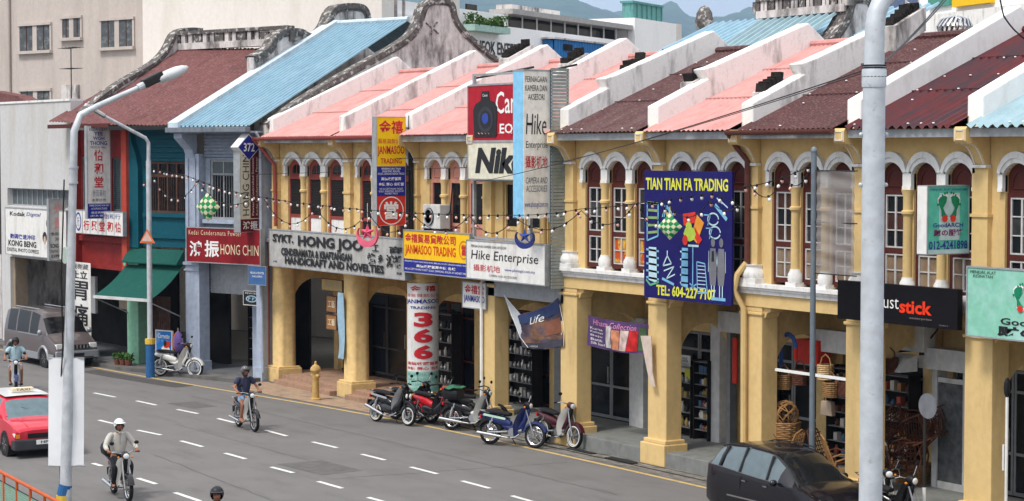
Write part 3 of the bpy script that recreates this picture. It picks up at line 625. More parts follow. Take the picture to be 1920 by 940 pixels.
# maroon roofs (corner points in world space)
def wroof(root,F,A,B,Cc,D,name,m,nu=60,nv=12):
    M=Matrix.Translation(F.o)@Matrix.Rotation(F.a,4,'Z'); Mi=M.inverted(); A,B,Cc,D=[Mi@Vector(p) for p in (A,B,Cc,D)]
    def fn(u,v):
        p=(A*(1-u)+B*u)*(1-v)+(D*(1-u)+Cc*u)*v; p.z+=.02*math.sin(u*nu*2.1)+.012*math.sin(v*31+u*7); return p
    mb=MB().grid(fn,nu*2,nv); r=mb.build(name,m,root,smooth=True)
    return r
def lz(F,x,y,z): p=F.W(x,y); return Vector((p.x,p.y,z))
eL=lz(L2,-4.75,-.8,8.62); eK=lz(L2,.2,-.7,8.45); eR=lz(L1,-3.9,-.6,8.42); rR=lz(L1,-3.9,5,11.2); rL=lz(L1,-10.1,5,11.40); rM=(rR*.45+rL*.55)
red=wroof(rr,L2,eL,eK,rM,rL,'roof',RTER); tea=wroof(rt,L1,eK,eR,rR,rM,'roof',RTER,50)
bk=lz(L1,-3.9,11,8.5); bL=lz(L1,-10.5,11,8.5); wroof(rt,L1,rR,rL,bL,bk,'back_roof',RTER,50)
def lbox(F,A,B,w,h,name,m,root,dz=0):
    M=(Matrix.Translation(F.o)@Matrix.Rotation(F.a,4,'Z')).inverted(); a=M@Vector(A); b=M@Vector(B); d=(b-a); q=Matrix.Rotation(math.atan2(d.y,d.x),3,'Z')
    c=(a+b)/2; return MB().obox((c.x,c.y,c.z+dz),(math.hypot(d.x,d.y),w,h),q).build(name,m,root)
lbox(L2,eL,eK,.05,.14,'fascia',MARD,rr,-.1); lbox(L1,eK,eR,.05,.14,'fascia',METD,rt,-.1)
# ridge balustrade: weathered white with dark coping and openings
def ridge_rail(root,F,A,B,n,h=.62,dz=.0):
    M=(Matrix.Translation(F.o)@Matrix.Rotation(F.a,4,'Z')).inverted(); a=M@Vector(A); b=M@Vector(B); d=b-a; L=math.hypot(d.x,d.y); q=Matrix.Rotation(math.atan2(d.y,d.x),3,'Z')
    def pt(t,z): return (a.x+d.x*t,a.y+d.y*t,a.z+d.z*t+z+dz)
    r=MB().obox(pt(.5,.12),(L,.36,.24),q).build('ridge_rail',PARO,root)
    MB().obox(pt(.5,h),(L,.40,.13),q).build('coping',MOSS,r)
    for i in range(n+1): MB().obox(pt(i/n,h/2+.06),(.2 if i%3 else .42,.3,h-.24),q).build('post',PARO if i%3 else MOSS,r)
    MB().obox(pt(.5,h/2),(L,.10,h-.2),q).build('infill',MOSS if n%2 else PARO,r)
ridge_rail(rt,L1,rL+Vector((.2,.1,0)),rR+Vector((.1,0,.06)),15)
pr=[atx(L1,x,y,-10.0) for x,y in ((150,212),(205,165),(262,132),(290,115),(310,92),(322,62),(345,54),(372,56))]
gable('gable',L1,-9.95,smoothline(pr,2),rt,base=8.3,th=.3,cop=.12)
# tv antenna on the white building
# ---- white building at far left
rw=thing('shop_building','cream building with blank upper wall behind the grey van','building',L2.o,L2.a)
wallgrid(MB(),-11.0,-4.35,5.35,9.38,-.1,.4,[(-10.35,-4.5,5.45,6.12)]).build('upper_wall',CREAM,rw)
MB().box(-11.0,-4.35,-.14,.42,9.38,9.46).build('coping',WHT,rw)
W=MB()
wallgrid(W,-10.35,-4.5,5.45,6.12,.1,.16,[(-10.3+k*.48,-9.87+k*.48,5.5,6.07) for k in range(12)]); W=W.build('window',SASHG,rw)
for k in range(12): MB().box(-10.3+k*.48,-9.87+k*.48,.13,.14,5.5,6.07).build('pane',MATS['ribbed_pale_glass'],W)
MB().box(-11.0,-10.15,-.1,.4,.0,5.35).build('pillar',CREAM,rw); MB().box(-4.75,-4.35,-.1,.4,.0,5.35).build('pillar',CREAM,rw)
MB().box(-10.15,-4.75,-.1,.4,3.45,5.35).build('fascia_wall',CREAM,rw)
MB().box(-10.15,-9.9,.0,.5,.0,3.45).build('pier',mat('tan_pier',(.28,.22,.16),.8),rw)
MB().box(-9.9,-4.75,2.6,2.7,.0,3.5).build('shop_back_wall',DARK,rw)
MB().box(-6.9,-6.1,1.6,1.7,1.4,2.8).build('notice_board',S_WHT,rw); MB().box(-8.9,-8.4,2.0,2.05,1.7,2.4).build('photo_print',PARO,rw)
MB().box(-11,-4.35,.4,9,5.4,9.3).build('rear_block',CREAM,rw)
rs=thing('house','house with a small patch of old maroon roof at the left picture edge','house',L2.o,L2.a)
MB().prism([(-14,8.6),(-14,10.0),(-11.2,9.72),(-10.3,9.5),(-10.3,8.6)],.7,1.3).build('roof',RTER,rs); MB().box(-19,-11.3,0,12,0,9.3).build('wall',PARO,rs)
MB().box(-12.2,-11.05,-.02,.0,3.5,9.0).build('dark_shutter',DKW,rs)
# ---- big pinkish grey apartment block at the left
def wins(root,F,off,rects,mullion=1,frame=SASH,glass=GLS,sill=True):
    for (a,b,c,d) in rects:
        x0,z1=F.at(a,c,off); x1,z0=F.at(b,d,off); 
        W=MB().box(x0-.12,x1+.12,off-.10,off+.05,z1,z1+.12).box(x0-.15,x1+.15,off-.18,off+.05,z0-.14,z0).box(x0-.12,x0,off-.06,off+.05,z0,z1).box(x1,x1+.12,off-.06,off+.05,z0,z1).box((x0+x1)/2-.16,(x0+x1)/2+.16,off-.05,off+.05,z0,z1).build('window',PNKR,root)
        for (p,q) in ((x0,(x0+x1)/2-.16),((x0+x1)/2+.16,x1)):
            MB().box(p,q,off-.02,off+.02,z0,z1).build('pane',glass,W)
            m_=(p+q)/2; MB().box(m_-.03,m_+.03,off-.04,off-.02,z0,z1).build('sash',BRN,W)
PNKR=mat('pinkish_render',(.50,.44,.40),.9,dirt=(.33,.285,.25),damt=.55,dscale=(.5,.5,.07),var=.05,thr=(.45,.7))
CRMR=mat('pale_cream_render',(.68,.635,.585),.9,dirt=(.50,.45,.38),damt=.5,dscale=(.35,.35,.1),var=.04,thr=(.5,.72))
rp=thing('apartment_block','tall pinkish grey apartment block with small paired windows behind the red house','building',L1.o,L1.a)
xa,_=L1.at(-80,100,14); xb,_=L1.at(268,100,14)
MB().box(xa,xb,14,30,0,30).build('wall',PNKR,rp)
wins(rp,L1,13.99,[(38,95,50,94),(118,152,36,70),(191,250,40,87),(40,95,172,200),(191,248,170,200)],glass=mat('grey_glass',(.08,.09,.10),.2,dirt=(.3,.3,.28),damt=.6,dscale=(1.5,1.5,3)))
x0,z1=L1.at(118,160,14); x1,z0=L1.at(150,196,14); MB().box(x0,x1,13.9,14.02,z0,z1).build('boarded_window',PARO,rp)
xp,_=L1.at(20,100,14); MB().tube((xp,13.9,0),(xp,13.9,28),.07).build('drainpipe',PNKR,rp)
rc=thing('apartment_block','tall blank cream building wall rising behind the blue roof','building',L1.o,L1.a)
xc,_=L1.at(716,30,12.5); xb2,_=L1.at(268,100,12.5); MB().box(xb2,xc,12.5,13.2,0,30).build('wall',CRMR,rc)
xq,_=L1.at(850,30,19); MB().box(xc-3,xq,19,19.4,0,34).build('rear_wall',CRMR,rc)
for q in (745,760): xx,_=L1.at(q,30,19); MB().tube((xx,18.9,0),(xx,18.9,34),.07).build('drainpipe',PARO,rc)
# ---- white commercial buildings further back
WB=mat('bright_white_render',(.87,.86,.85),.8,var=.03,dirt=(.6,.58,.55),damt=.3,dscale=(.3,.3,.1)); 
FH,LH=camframe(860,95,1180,113)
rh=thing('office_building','white building with black lettering and a long slanting band of dark windows','building',FH.o,FH.a)
def hb(px0,px1,py0,py1,off=0): 
    x0,z1=FH.at(px0,py0,off); x1,z0=FH.at(px1,py1,off); return x0,x1,z0,z1
x0,_,_,z1=*hb(860,1180,62,120)[:2],0,0
t0=FH.at(880,45)[1]; t1=FH.at(1175,64)[1]
MB().box(-6,LH+.2,0,14,-1,t1-.4).build('wall',WB,rh)
x0,x1,zz0,zz1=hb(893,992,75,92)
text('HEOK ENTERPRISE',(x0,zz1-.62,x1+.3,zz1-.0),T_BLK,rh,-.03,bold=.02)
xa0=FH.at(958,50)[0]; xa1=LH+.2
MB().box(xa0,xa1,1.0,1.1,t1-.4,t1+.25).build('window_band',GLS,rh)
for k in range(10):
    xx=xa0+(xa1-xa0)*k/9; MB().tube((xx,.2,t1-.4),(xx,.2,t1+.28),.05,n=4).build('post',SASH,rh)
MB().box(xa0,xa1,-.1,1.2,t1+.25,t1+.5).build('roof_edge',mat('grey_concrete',(.38,.37,.36),.9),rh)
MB().box(-6,xa0-.1,.2,13,t1-.4,t1+.2).build('parapet_block',WB,rh)
MB().box(-8,-1.5,5,9,t1,t1+9).build('stair_tower',WB,rh)
xw0=FH.at(873,10,5)[0]; xw1=FH.at(893,10,5)[0]; zt=FH.at(880,8,5)[1]; zb=FH.at(880,28,5)[1]; MB().box(xw0,xw1,4.95,5.02,zb,zt).build('window',GLS,rh)
zz=[FH.at(1180,32,3)[1],FH.at(1265,32,3)[1]]
xr0,xr1=FH.at(1175,60,-1)[0],FH.at(1262,60,-1)[0]
MB().box(LH+.25,FH.at(1262,60,0)[0],-.2,12,-1,FH.at(1180,33,0)[1]).build('stair_block',WB,rh)
MB().box(FH.at(1262,60,0)[0]+.02,FH.at(1272,60,0)[0],-.2,12,-1,FH.at(1265,45,0)[1]).build('stair_block',CRMR,rh)
MB().box(FH.at(960,20,6)[0],FH.at(1050,20,6)[0],6,7,FH.at(1000,32,6)[1]-1,FH.at(1000,14,6)[1]).build('old_parapet',PARO,rh)
tk=thing('water_tank','green glass rooftop cabin on the white building','rooftop cabin',FH.W(0,0),FH.a)
xt0,xt1=FH.at(1185,20,.3)[0],FH.at(1240,20,.3)[0]; zt0,zt1=FH.at(1200,33,.3)[1]-.3,FH.at(1200,8,.3)[1]
MB().box(xt0,xt1,.3,.9,zt0,zt1).build('glass_wall',mat('green_glass',(.12,.30,.29),.25,dirt=(.05,.14,.14),damt=.7,dscale=(4,4,.2)),tk)
MB().box(xt0-.1,xt1+.1,.2,1.0,zt1,zt1+.12).build('roof',mat('teal_trim',(.1,.3,.28),.6),tk)
for k in range(7): xx=xt0+(xt1-xt0)*k/6; MB().box(xx-.05,xx+.05,.24,.30,zt0,zt1).build('post',MATS['teal_trim'],tk)
# potted shrubs on the balcony
LEAF=mat('leaf_green',(.05,.11,.025),.7,var=.4,scale=12)
sh=thing('shrub','row of small green shrubs on the white building terrace','shrub',FH.W(0,0),FH.a)
rnd=random.Random(3); mb=MB(); a0,a1=FH.at(878,36,-.3)[0],FH.at(945,40,-.3)[0]; zf=FH.at(900,48,-.3)[1]
for k in range(600):
    x=rnd.uniform(a0,a1); z=zf+rnd.random()**1.3*(.38+.18*math.sin(x*2.1)); mb.obox((x,-.3+rnd.uniform(-.35,.35),z),(.13,.09,.01),Matrix.Rotation(rnd.random()*6,3,Vector((rnd.random()-.5,rnd.random()-.5,rnd.random()-.5)).normalized()))
mb.build('crown',LEAF,sh); MB().box(a0,a1,-.65,.1,zf-.3,zf).build('planter',mat('planter_green',(.35,.5,.45),.7),sh)
# blue corrugated shed
sb=thing('shed','small blue corrugated metal shed on the white building roof','shed',FH.W(0,0),FH.a)
x0,x1,z0,z1=hb(1040,1134,73,97,-.7)
corr=MB(); nn=60
corr.grid(lambda u,v:(x0+(x1-x0)*u,-.7+.03*math.cos(u*nn*2),z0-1.2+(z1-z0+1.2)*v),240,1).box(x0,x1,-.6,-.02,z0-1.2,z1-.05); corr.build('wall',mat('blue_sheet',(.03,.16,.40),.5),sb)
MB().box(x0-.15,x1+.15,-.8,-.02,z1,z1+.08).build('roof',PARO,sb); a,b=FH.at(1056,85,-.7)[0],FH.at(1072,85,-.7)[0]; MB().box(a,b,-.76,-.73,FH.at(1060,95,-.7)[1],FH.at(1060,83,-.7)[1]).build('opening',DARK,sb)
# ---- second row of houses behind: pale blue roofs with dark curved ridges
rb2=thing('house','back row house with pale blue roof and blackened ridge ornament','house',(0,0,0))
def vx(px,py,v): q=onv(px,py,v); return q.x,q.z
a,_=vx(1232,96,14); b,_=vx(1420,96,14); za=vx(1240,96,14)[1]; c,zr=vx(1322,46,16.4); 
ribroof(MB(),a,b+6,14,za,16.4,zr,.4,.07).build('roof',RBLU,rb2,smooth=True)
MB().box(a,b+6,14.3,18,0,za).build('wall',PARW,rb2)
g0=vx(1303,40,16.4)[0]; g1=vx(1330,40,16.4)[0]; MB().ball((g0/2+g1/2,16.5,zr+.15),((g1-g0)/2,.25,.55),10,6).build('ridge_knob',MOSS,rb2,smooth=True)
rb3=thing('house','back row house with striped blue roof beside a weathered curved gable','house',(0,0,0))
c,zr=vx(1425,36,14); a=c; _,za=vx(1385,92,12); b=vx(1575,40,14.0)[0]; d,zr2=vx(1590,26,14)
ribroof(MB(),a,b,12,za,14,zr,.34,.09).build('roof',RAQU,rb3,smooth=True); MB().box(a,b,12.3,18,0,za).build('wall',PARW,rb3)
ridge_rail(rb3,F0,Vector((c,14,zr)),Vector((d,14,zr)),17,.62)
ub=vx(1580,40,14.0)[0]
def onu_(x,y,u): r=ray(x,y); p=CAM+r*((u-CAM.x)/r.x); return (p.y,p.z)
pr=[onu_(x,y,ub) for x,y in ((1548,75),(1566,52),(1578,30),(1582,8),(1590,-6),(1618,-6),(1628,8),(1632,30),(1640,52),(1665,80))]
gable('gable',F0,ub,smoothline(pr,2),rb3,base=8,th=.5,cop=.2)
# ---- modern buildings at the right
FR,LR=camframe(1500,150,1960,120)
rm=thing('office_building','pale modern building with blue glass and a yellow sign behind the grey pole','building',FR.o,FR.a)
def rbx(px0,px1,py0,py1,off,m,name,dy=.4):
    x0,z1=FR.at(px0,py0,off); x1,z0=FR.at(px1,py1,off); return MB().box(x0,x1,off,off+dy,z0,z1).build(name,m,rm)
PBL=mat('pale_blue_cladding',(.33,.37,.45),.5); 
rbx(1480,1740,-60,140,2,PBL,'blue_wing',12); rbx(1722,1990,-60,160,0,WB,'wall',12)
rbx(1660,1735,-10,50,1.5,mat('blue_grey_glass',(.10,.13,.22),.2),'glazing'); rbx(1745,1990,28,34,-.3,PARW,'canopy'); rbx(1752,1840,34,50,-.1,mat('green_fascia',(.08,.28,.22),.5),'green_fascia'); rbx(1785,1855,-6,5,-.4,S_YEL,'yellow_sign')
rbx(1740,1780,-10,10,-.2,MATS['green_fascia'],'green_sign')
x0,z0=FR.at(1600,25,1.4); text('HONDA',(FR.at(1622,21,1.9)[0],FR.at(1622,21,1.9)[1],FR.at(1646,21,1.9)[0],FR.at(1622,14,1.9)[1]),T_RED,rm,1.9)
lt=thing('lattice_mast','small white lattice mast beside the pale building','mast',(0,0,0))
mb=MB(); a=onv(1698,50,60); b=onv(1722,50,60); z0_=onv(1700,48,60).z-3; z1_=onv(1700,-20,60).z
for xx in (a.x,b.x): mb.tube((xx,60,z0_-8),(xx,60,z1_),.06,n=4)
k=0; z=z0_
while z<z1_: mb.tube((a.x if k%2 else b.x,60,z),(b.x if k%2 else a.x,60,z+.5),.04,n=4); z+=.5; k+=1
mb.build('mast_frame',SASH,lt)
# roof ventilator ball
tv=thing('turbine_vent','shiny round turbine ventilator on the maroon roof ridge','ventilator',onv(1790,72,5.5)-Vector((0,0,.55)))
MB().lathe([(.30,0),(.30,.55)],(0,0,0),14).build('pipe',S_WHT,tv,smooth=True)
bl=MB()
for k in range(20):
    a=2*PI*k/20; bl.path([( .14*math.cos(a),.14*math.sin(a),.56),(.36*math.cos(a+.2),.36*math.sin(a+.2),.66),(.41*math.cos(a+.4),.41*math.sin(a+.4),.82),(.32*math.cos(a+.6),.32*math.sin(a+.6),.98),(.08*math.cos(a+.8),.08*math.sin(a+.8),1.06)],.032,4)
bl.build('fins',CHR,tv,smooth=True); MB().lathe([(.3,.55),(.33,.6),(.3,.62),(.02,.64)],(0,0,0),14).build('collar',CHR,tv)
# tile lumps on the parapets at the step, loose ridge tiles
LUMP=mat('charred_tile',(.02,.017,.016),.9,var=.5,scale=14)
for (i,px,py,n,lab) in ((2,948,112,7,'beyond the red camera billboard'),(3,1060,122,5,'just above the slatted metal panel'),(4,1172,135,5,'where the maroon roof meets the tall sign'),(5,1292,157,5,'above the left part of the navy billboard'),(6,1428,176,5,'above the right edge of the navy billboard'),(7,1668,52,7,'just right of the thick grey pole')):
    y_,z_=onu_(px,py,P[i]-.3); t=thing('tile_stack','blackened old tiles on a white party wall, '+lab,'tiles',(P[i]-.3,y_,z_),R(8)); rnd=random.Random(i)
    MB().prism([(-.1,-.5),(n*.13,n*.065-.5),(n*.13,n*.065+.02),(-.1,.02)],-.2,.25,'x').build('bed',PARO,t)
    for k in range(n): MB().obox((rnd.uniform(-.02,.02),k*.13,.10+k*.065+rnd.uniform(-.03,.04)),(.30,.10,.18+rnd.uniform(-.05,.12)),Matrix.Rotation(rnd.uniform(-.3,.3),3,'X')).build('tile',LUMP,t)
# ================================================================ SIGNS
def rotz(F): return F.a
def srect(F,tl,br,off):
    x0,z1=F.at(*tl,off); x1,z0=F.at(*br,off); return x0,x1,z0,z1
def sign(name,label,F,tl,br,off,depth,face,items=(),frame=None,cat='sign',group=None,fw=.03,rect=None,bands=()):
    x0,x1,z0,z1=rect or srect(F,tl,br,off); root=thing(name,label,cat,F.W(x0,off,z0),F.a,group); w,h=x1-x0,z1-z0
    MB().box(0,w,0,depth,0,h).build('board',face,root)
    if frame:
        for (a,b,c,d) in ((-fw,w+fw,-fw,0),(-fw,w+fw,h,h+fw),(-fw,0,0,h),(w,w+fw,0,h)): MB().box(a,b,-.015,depth+.005,c,d).build('frame',frame,root)
    for (r,m,*nm) in bands: MB().box(r[0]*w,r[2]*w,-.004,-.0005,(1-r[3])*h,(1-r[1])*h).build(nm[0] if nm else 'panel',m,root)
    for it in items:
        body,r,m=it[:3]; kw=it[3] if len(it)>3 else {}
        y=kw.pop('y',-.008); rot=kw.pop('rot',0)
        X0,X1,Z0,Z1=r[0]*w,r[2]*w,(1-r[3])*h,(1-r[1])*h
        if rot:   # reading from bottom to top
            text(body,(0,0,Z1-Z0,X1-X0),m,root,y,bend=lambda a,b,X1=X1,Z0=Z0,y=y:(X1-b,y,Z0+a),**kw)
        else: text(body,(X0,Z0,X1,Z1),m,root,y,**kw)
    root['w']=w; root['h']=h
    return root,w,h
def flat(root,poly,m,y=-.012,name='print'):
    vs=[(a,y,b) for a,b in poly]; 
    ob=MB().add(vs,[tuple(range(len(vs)))]).build(name,m,root); return ob
def ell(cx,cz,a,b,n=18,rot=0): return [(cx+a*math.cos(t)*math.cos(rot)-b*math.sin(t)*math.sin(rot),cz+a*math.cos(t)*math.sin(rot)+b*math.sin(t)*math.cos(rot)) for t in [2*PI*i/n for i in range(n)]]
def lines(root,segs,wd,m,y=-.012,name='print'):
    mb=MB()
    for (a,b,c,d) in segs:
        dx,dz=c-a,d-b; L=math.hypot(dx,dz) or 1; nx,nz=-dz/L*wd/2,dx/L*wd/2
        mb.add([(a+nx,y,b+nz),(c+nx,y,d+nz),(c-nx,y,d-nz),(a-nx,y,b-nz)],[(0,1,2,3)])
    return mb.build(name,m,root)
def perp(F,x): o=F.W(x,0); return Frame((o.x,o.y),math.degrees(F.a)+90)
# --- medical hall vertical sign
Fq=perp(L2,-1.15)
sign('shop_sign','tall white vertical sign with three big red characters above a dark blue foot',Fq,(163,237),(207,409),0,.18,S_WHT,[
 ('KEDAI UBAT',(.1,.015,.9,.05),T_BLU,dict(bold=.0)),('YEE',(.3,.06,.7,.10),T_BLU,dict(bold=.02)),('WOH',(.26,.11,.76,.15),T_BLU,dict(bold=.02)),('THONG',(.12,.16,.88,.205),T_BLU,dict(bold=.02)),('MEDICAL HALL',(.15,.215,.85,.24),T_BLK),
 ('怡',(.30,.255,.70,.375),T_RED,dict(bold=.02)),('和',(.30,.40,.70,.52),T_RED,dict(bold=.02)),('堂',(.30,.545,.70,.665),T_RED,dict(bold=.02)),('參茸藥材',(.22,.69,.8,.765),mat('paint_grey',(.25,.26,.32),.5)),('本草診所',(.18,.785,.82,.82),T_BLK),
 ('TABIB ZHONG HUA SAN',(.06,.85,.94,.87),T_WHT),('ACUPUNCTURE',(.15,.885,.85,.905),T_WHT),('癌症病專科',(.15,.925,.85,.95),T_WHT),('(針灸·推拿)',(.12,.962,.88,.985),T_WHT)],METG,bands=[((0,.84,1,1),S_BLU)],fw=.02)
# --- photo shop signs
r,w,h=sign('shop_sign','wide white photo shop sign with two round portraits and bold black name',L2,(10,390),(125,487),-.35,.25,S_WHT,[
 ('Kodak',(.08,.07,.34,.16),T_BLK,dict(bold=.02)),('Digital',(.36,.07,.60,.17),T_BLU,dict(shear=.3)),('數碼快速沖印',(.08,.55,.50,.66),T_BLU,dict(bold=.02)),('KONG BENG',(.05,.69,.52,.82),T_BLK,dict(bold=.03)),('DIGITAL PHOTO EXPRESS',(.03,.86,.56,.94),T_BLK,dict(bold=.01))],METG)
for (cx,cz) in ((.72,.66),(.66,.36)):
    flat(r,ell(cx*w,cz*h,.14*h,.17*h),S_WHT,-.006); flat(r,ell(cx*w,cz*h+.06*h,.11*h,.12*h),T_BLK,-.010); flat(r,ell(cx*w+.01,cz*h-.0*h,.06*h,.09*h),mat('paint_skin',(.55,.38,.28),.6),-.014)
flat(r,ell(.82*w,.18*h,.1*h,.22*h),T_BLK,-.010)
Fq=perp(L2,-4.9)
sign('shop_sign','narrow projecting photo shop sign with faded pink characters beside the left lamp post',Fq,(92,375),(126,487),0,.15,S_GREY,[
 ('光',(.25,.05,.75,.25),mat('paint_faded_pink',(.55,.25,.25),.6),dict(bold=.02)),('景',(.25,.30,.75,.50),MATS['paint_faded_pink'],dict(bold=.02)),('數碼快速',(.1,.54,.9,.60),T_BLK),('沖印',(.3,.62,.7,.69),T_BLK),('KONG BENG',(.06,.73,.94,.80),T_BLK,dict(bold=.02)),('DIGITAL PHOTO',(.06,.83,.94,.88),T_BLK),('EXPRESS',(.1,.91,.9,.96),T_BLK,dict(bold=.02))],METG)
r,w,h=sign('shop_sign','horizontal white signboard of separate panels with five red characters on the red house',L2,(140,394),(231,443),-.30,.12,S_WHT,[
 (c,(.19+.163*k,.42,.31+.163*k,.86),T_RED,dict(bold=.02)) for k,c in enumerate('行興堂和怡')]+[('怡和行',(.62,.08,.95,.3),T_BLU)],METG,fw=.02)
for k in range(1,6): lines(r,[(.165*k*w,0,.165*k*w,h)],.03,METG)
flat(r,ell(.08*w,.5*h,.06*w,.42*h),T_BLU,-.006); flat(r,ell(.08*w,.5*h,.045*w,.33*h),S_WHT,-.010); text('行',(.055*w,.3*h,.105*w,.7*h),T_BLU,r,-.014)
sign('hanging_banner','white vertical cloth banner with large black brush characters behind the grey van',L2,(131,490),(171,640),-.25,.01,S_WHT,[
 ('慢榭藏',(.1,.02,.9,.09),T_BLK),('止立',(.1,.11,.85,.21),T_BLK,dict(bold=.02)),('胃',(.12,.24,.88,.49),T_BLK,dict(bold=.015)),('痛',(.12,.54,.88,.82),T_BLK,dict(bold=.015))],cat='banner')
rd=thing('round_sign','round greenish white sign sticking out beside the left lamp post','sign',L2.W(-4.1,-.5,3.75),L2.a)
MB().lathe([(.30,0),(.32,.02),(.32,.10),(.30,.12)],(0,0,0),20,'y').build('disc',mat('pale_green_disc',(.35,.42,.38),.5),rd); MB().tube((0,.12,0),(0,.6,0),.02).build('arm',METD,rd)
# --- pewter shop signs
sign('shop_sign','dark red horizontal signboard with two white brush characters on the pale blue house',L1,(350,427),(488,497),-.30,.18,mat('sign_dark_red',(.22,.012,.018),.5),[
 ('Kedai Cenderamata Pewter',(.03,.06,.75,.20),T_CRM,dict(space=1.3)),('鴻',(.04,.38,.22,.85),T_WHT,dict(bold=.02)),('振',(.25,.35,.45,.85),T_WHT,dict(bold=.02)),('HONG CHIN',(.47,.45,.98,.75),T_CRM,dict(bold=.0))],METG)
Fq=perp(L1,-.12)
x0,z1=Fq.at(450,282); x1,z0=Fq.at(487,434)
MAR=mat('sign_maroon',(.12,.01,.02),.5)
r,w,h=sign('shop_sign','tall projecting box sign, half cream half maroon, under the blue number diamond',Fq,0,0,0,.30,S_CRM,[
 ('HONG CHIN',(.12,.06,.46,.80),T_BLK,dict(rot=1)),('Pewter Handcrafted Souvenir',(.60,.08,.70,.80),T_WHT,dict(rot=1)),('Kedai Cenderamata Pewter',(.80,.08,.90,.80),T_CRM,dict(rot=1)),('鴻振',(.12,.87,.88,.97),T_WHT,dict(bold=.02))],rect=(x0,x1,z0,z1),bands=[((.52,0,1,.835),MAR),((0,.845,1,1),MAR)],frame=METG,fw=.015)
MB().box(w,w+.35,.1,.14,.3,.34).box(w,w+.35,.1,.14,h-.4,h-.36).build('bracket',METD,r)
x0,_=Fq.at(444,275); x1,_=Fq.at(486.5,275); _,zt=Fq.at(466,251); _,zb=Fq.at(466,302)
dg=thing('number_sign','blue diamond sign with the white number 372 on top of the box sign','sign',Fq.W((x0+x1)/2,-.03,(zt+zb)/2),Fq.a)
a,b=(x1-x0)/2,(zt-zb)/2
MB().prism([(-a,0),(0,-b),(a,0),(0,b)],0,.34).build('box',S_WHT,dg); MB().prism([(-a*.91,0),(0,-b*.91),(a*.91,0),(0,b*.91)],-.01,-.001).build('face',S_BLU,dg)
text('372',(-a*.48,-b*.32,a*.48,b*.32),T_WHT,dg,-.018,bold=.02)
sign('shop_sign','small plain blue sign hanging beside the end of the dark red signboard',L1,(466,499),(499,535),-.5,.06,mat('sign_mid_blue',(.05,.12,.28),.5),[('MELAKA PEWTER',(.1,.3,.9,.42),T_WHT),('GALLERIA',(.2,.5,.8,.6),T_WHT)],METG,fw=.015)
r,w,h=sign('shop_sign','small black and white hanging sign in the pale blue house doorway',L1,(457,546),(487,573),.2,.05,T_BLK,[('PEWTER',(.1,.08,.9,.2),T_WHT)],S_WHT,fw=.02)
flat(r,ell(w/2,h*.45,w*.36,h*.26),mat('paint_pale_blue',(.35,.5,.6),.5)); flat(r,ell(w/2,h*.45,w*.28,h*.18),T_BLK,-.016); text('P P',(w*.3,h*.33,w*.7,h*.56),MATS['paint_pale_blue'],r,-.02,bold=.02)
# --- long grey signboard
r,w,h=sign('shop_sign','long grey signboard with raised black block letters across two yellow houses',F0,0,0,-.40,.22,S_GREY,[
 ('SYKT.',(.03,.10,.20,.33),T_BLK,dict(bold=.045,y=-.03)),('HONG JOO',(.235,.09,.72,.47),T_BLK,dict(bold=.04,y=-.03)),('CENDERAMATA & KRAFTANGAN',(.10,.47,.64,.69),T_BLK,dict(bold=.05,y=-.03)),('HANDICRAFT AND NOVELTIES',(.13,.70,.865,.92),T_BLK,dict(bold=.045,y=-.03)),
 ('工',(.785,.18,.83,.36),T_BLK,dict(bold=.03,y=-.03)),('商',(.90,.18,.99,.38),T_BLK,dict(bold=.03,y=-.03)),('烙',(.75,.40,.81,.70),T_BLK,dict(bold=.04,y=-.03)),('多',(.825,.42,.86,.64),T_BLK,dict(bold=.04,y=-.03)),('鴻裕',(.88,.40,.99,.74),T_BLK,dict(bold=.04,y=-.03)),('370',(.03,.86,.06,.91),T_BLK,dict(bold=.02)),('368',(.945,.83,.98,.9),T_BLK,dict(bold=.02))],METG,rect=(-59.55,-50.64,3.86,5.0))
# --- pawn shop signs (yellow and blue)
r,w,h=sign('shop_sign','yellow and blue horizontal signboard with red lettering right of the long grey one',F0,0,0,-.45,.16,S_YEL,[
 ('金禧貿易貸款公司',(.02,.06,.80,.28),T_RED,dict(bold=.02)),('JANMASOO TRADING',(.02,.33,.80,.62),mat('paint_orange_red',(.60,.06,.01),.45),dict(bold=.02)),('MENERIMA SURAT PAJAK BAGAI EMAS, BERLIAN, ROLEX, DENGAN HARGA TINGGI',(.015,.72,.985,.765),T_WHT),('高價收購當票金鑽 名錶',(.2,.80,.80,.87),T_WHT,dict(bold=.02)),('WE ACCEPT PAWN TICKET. GOLD, DIAMOND, ROLEX AT HIGHEST PRICE',(.015,.90,.985,.955),T_WHT),('當',(.885,.24,.955,.50),T_RED,dict(bold=.03))],METG,rect=(-50.60,-46.98,4.10,5.27),bands=[((0,.68,1,1),S_BLU)])
n=24; lines(r,[(w*.92+.24*math.cos(2*PI*i/n),h*.63+.24*math.sin(2*PI*i/n),w*.92+.24*math.cos(2*PI*(i+1)/n),h*.63+.24*math.sin(2*PI*(i+1)/n)) for i in range(n)],.02,T_RED,name='ring')
Fq=Frame((-50.72,0),90); x0,z1=Fq.at(706,219.5); x1,z0=Fq.at(760,422)
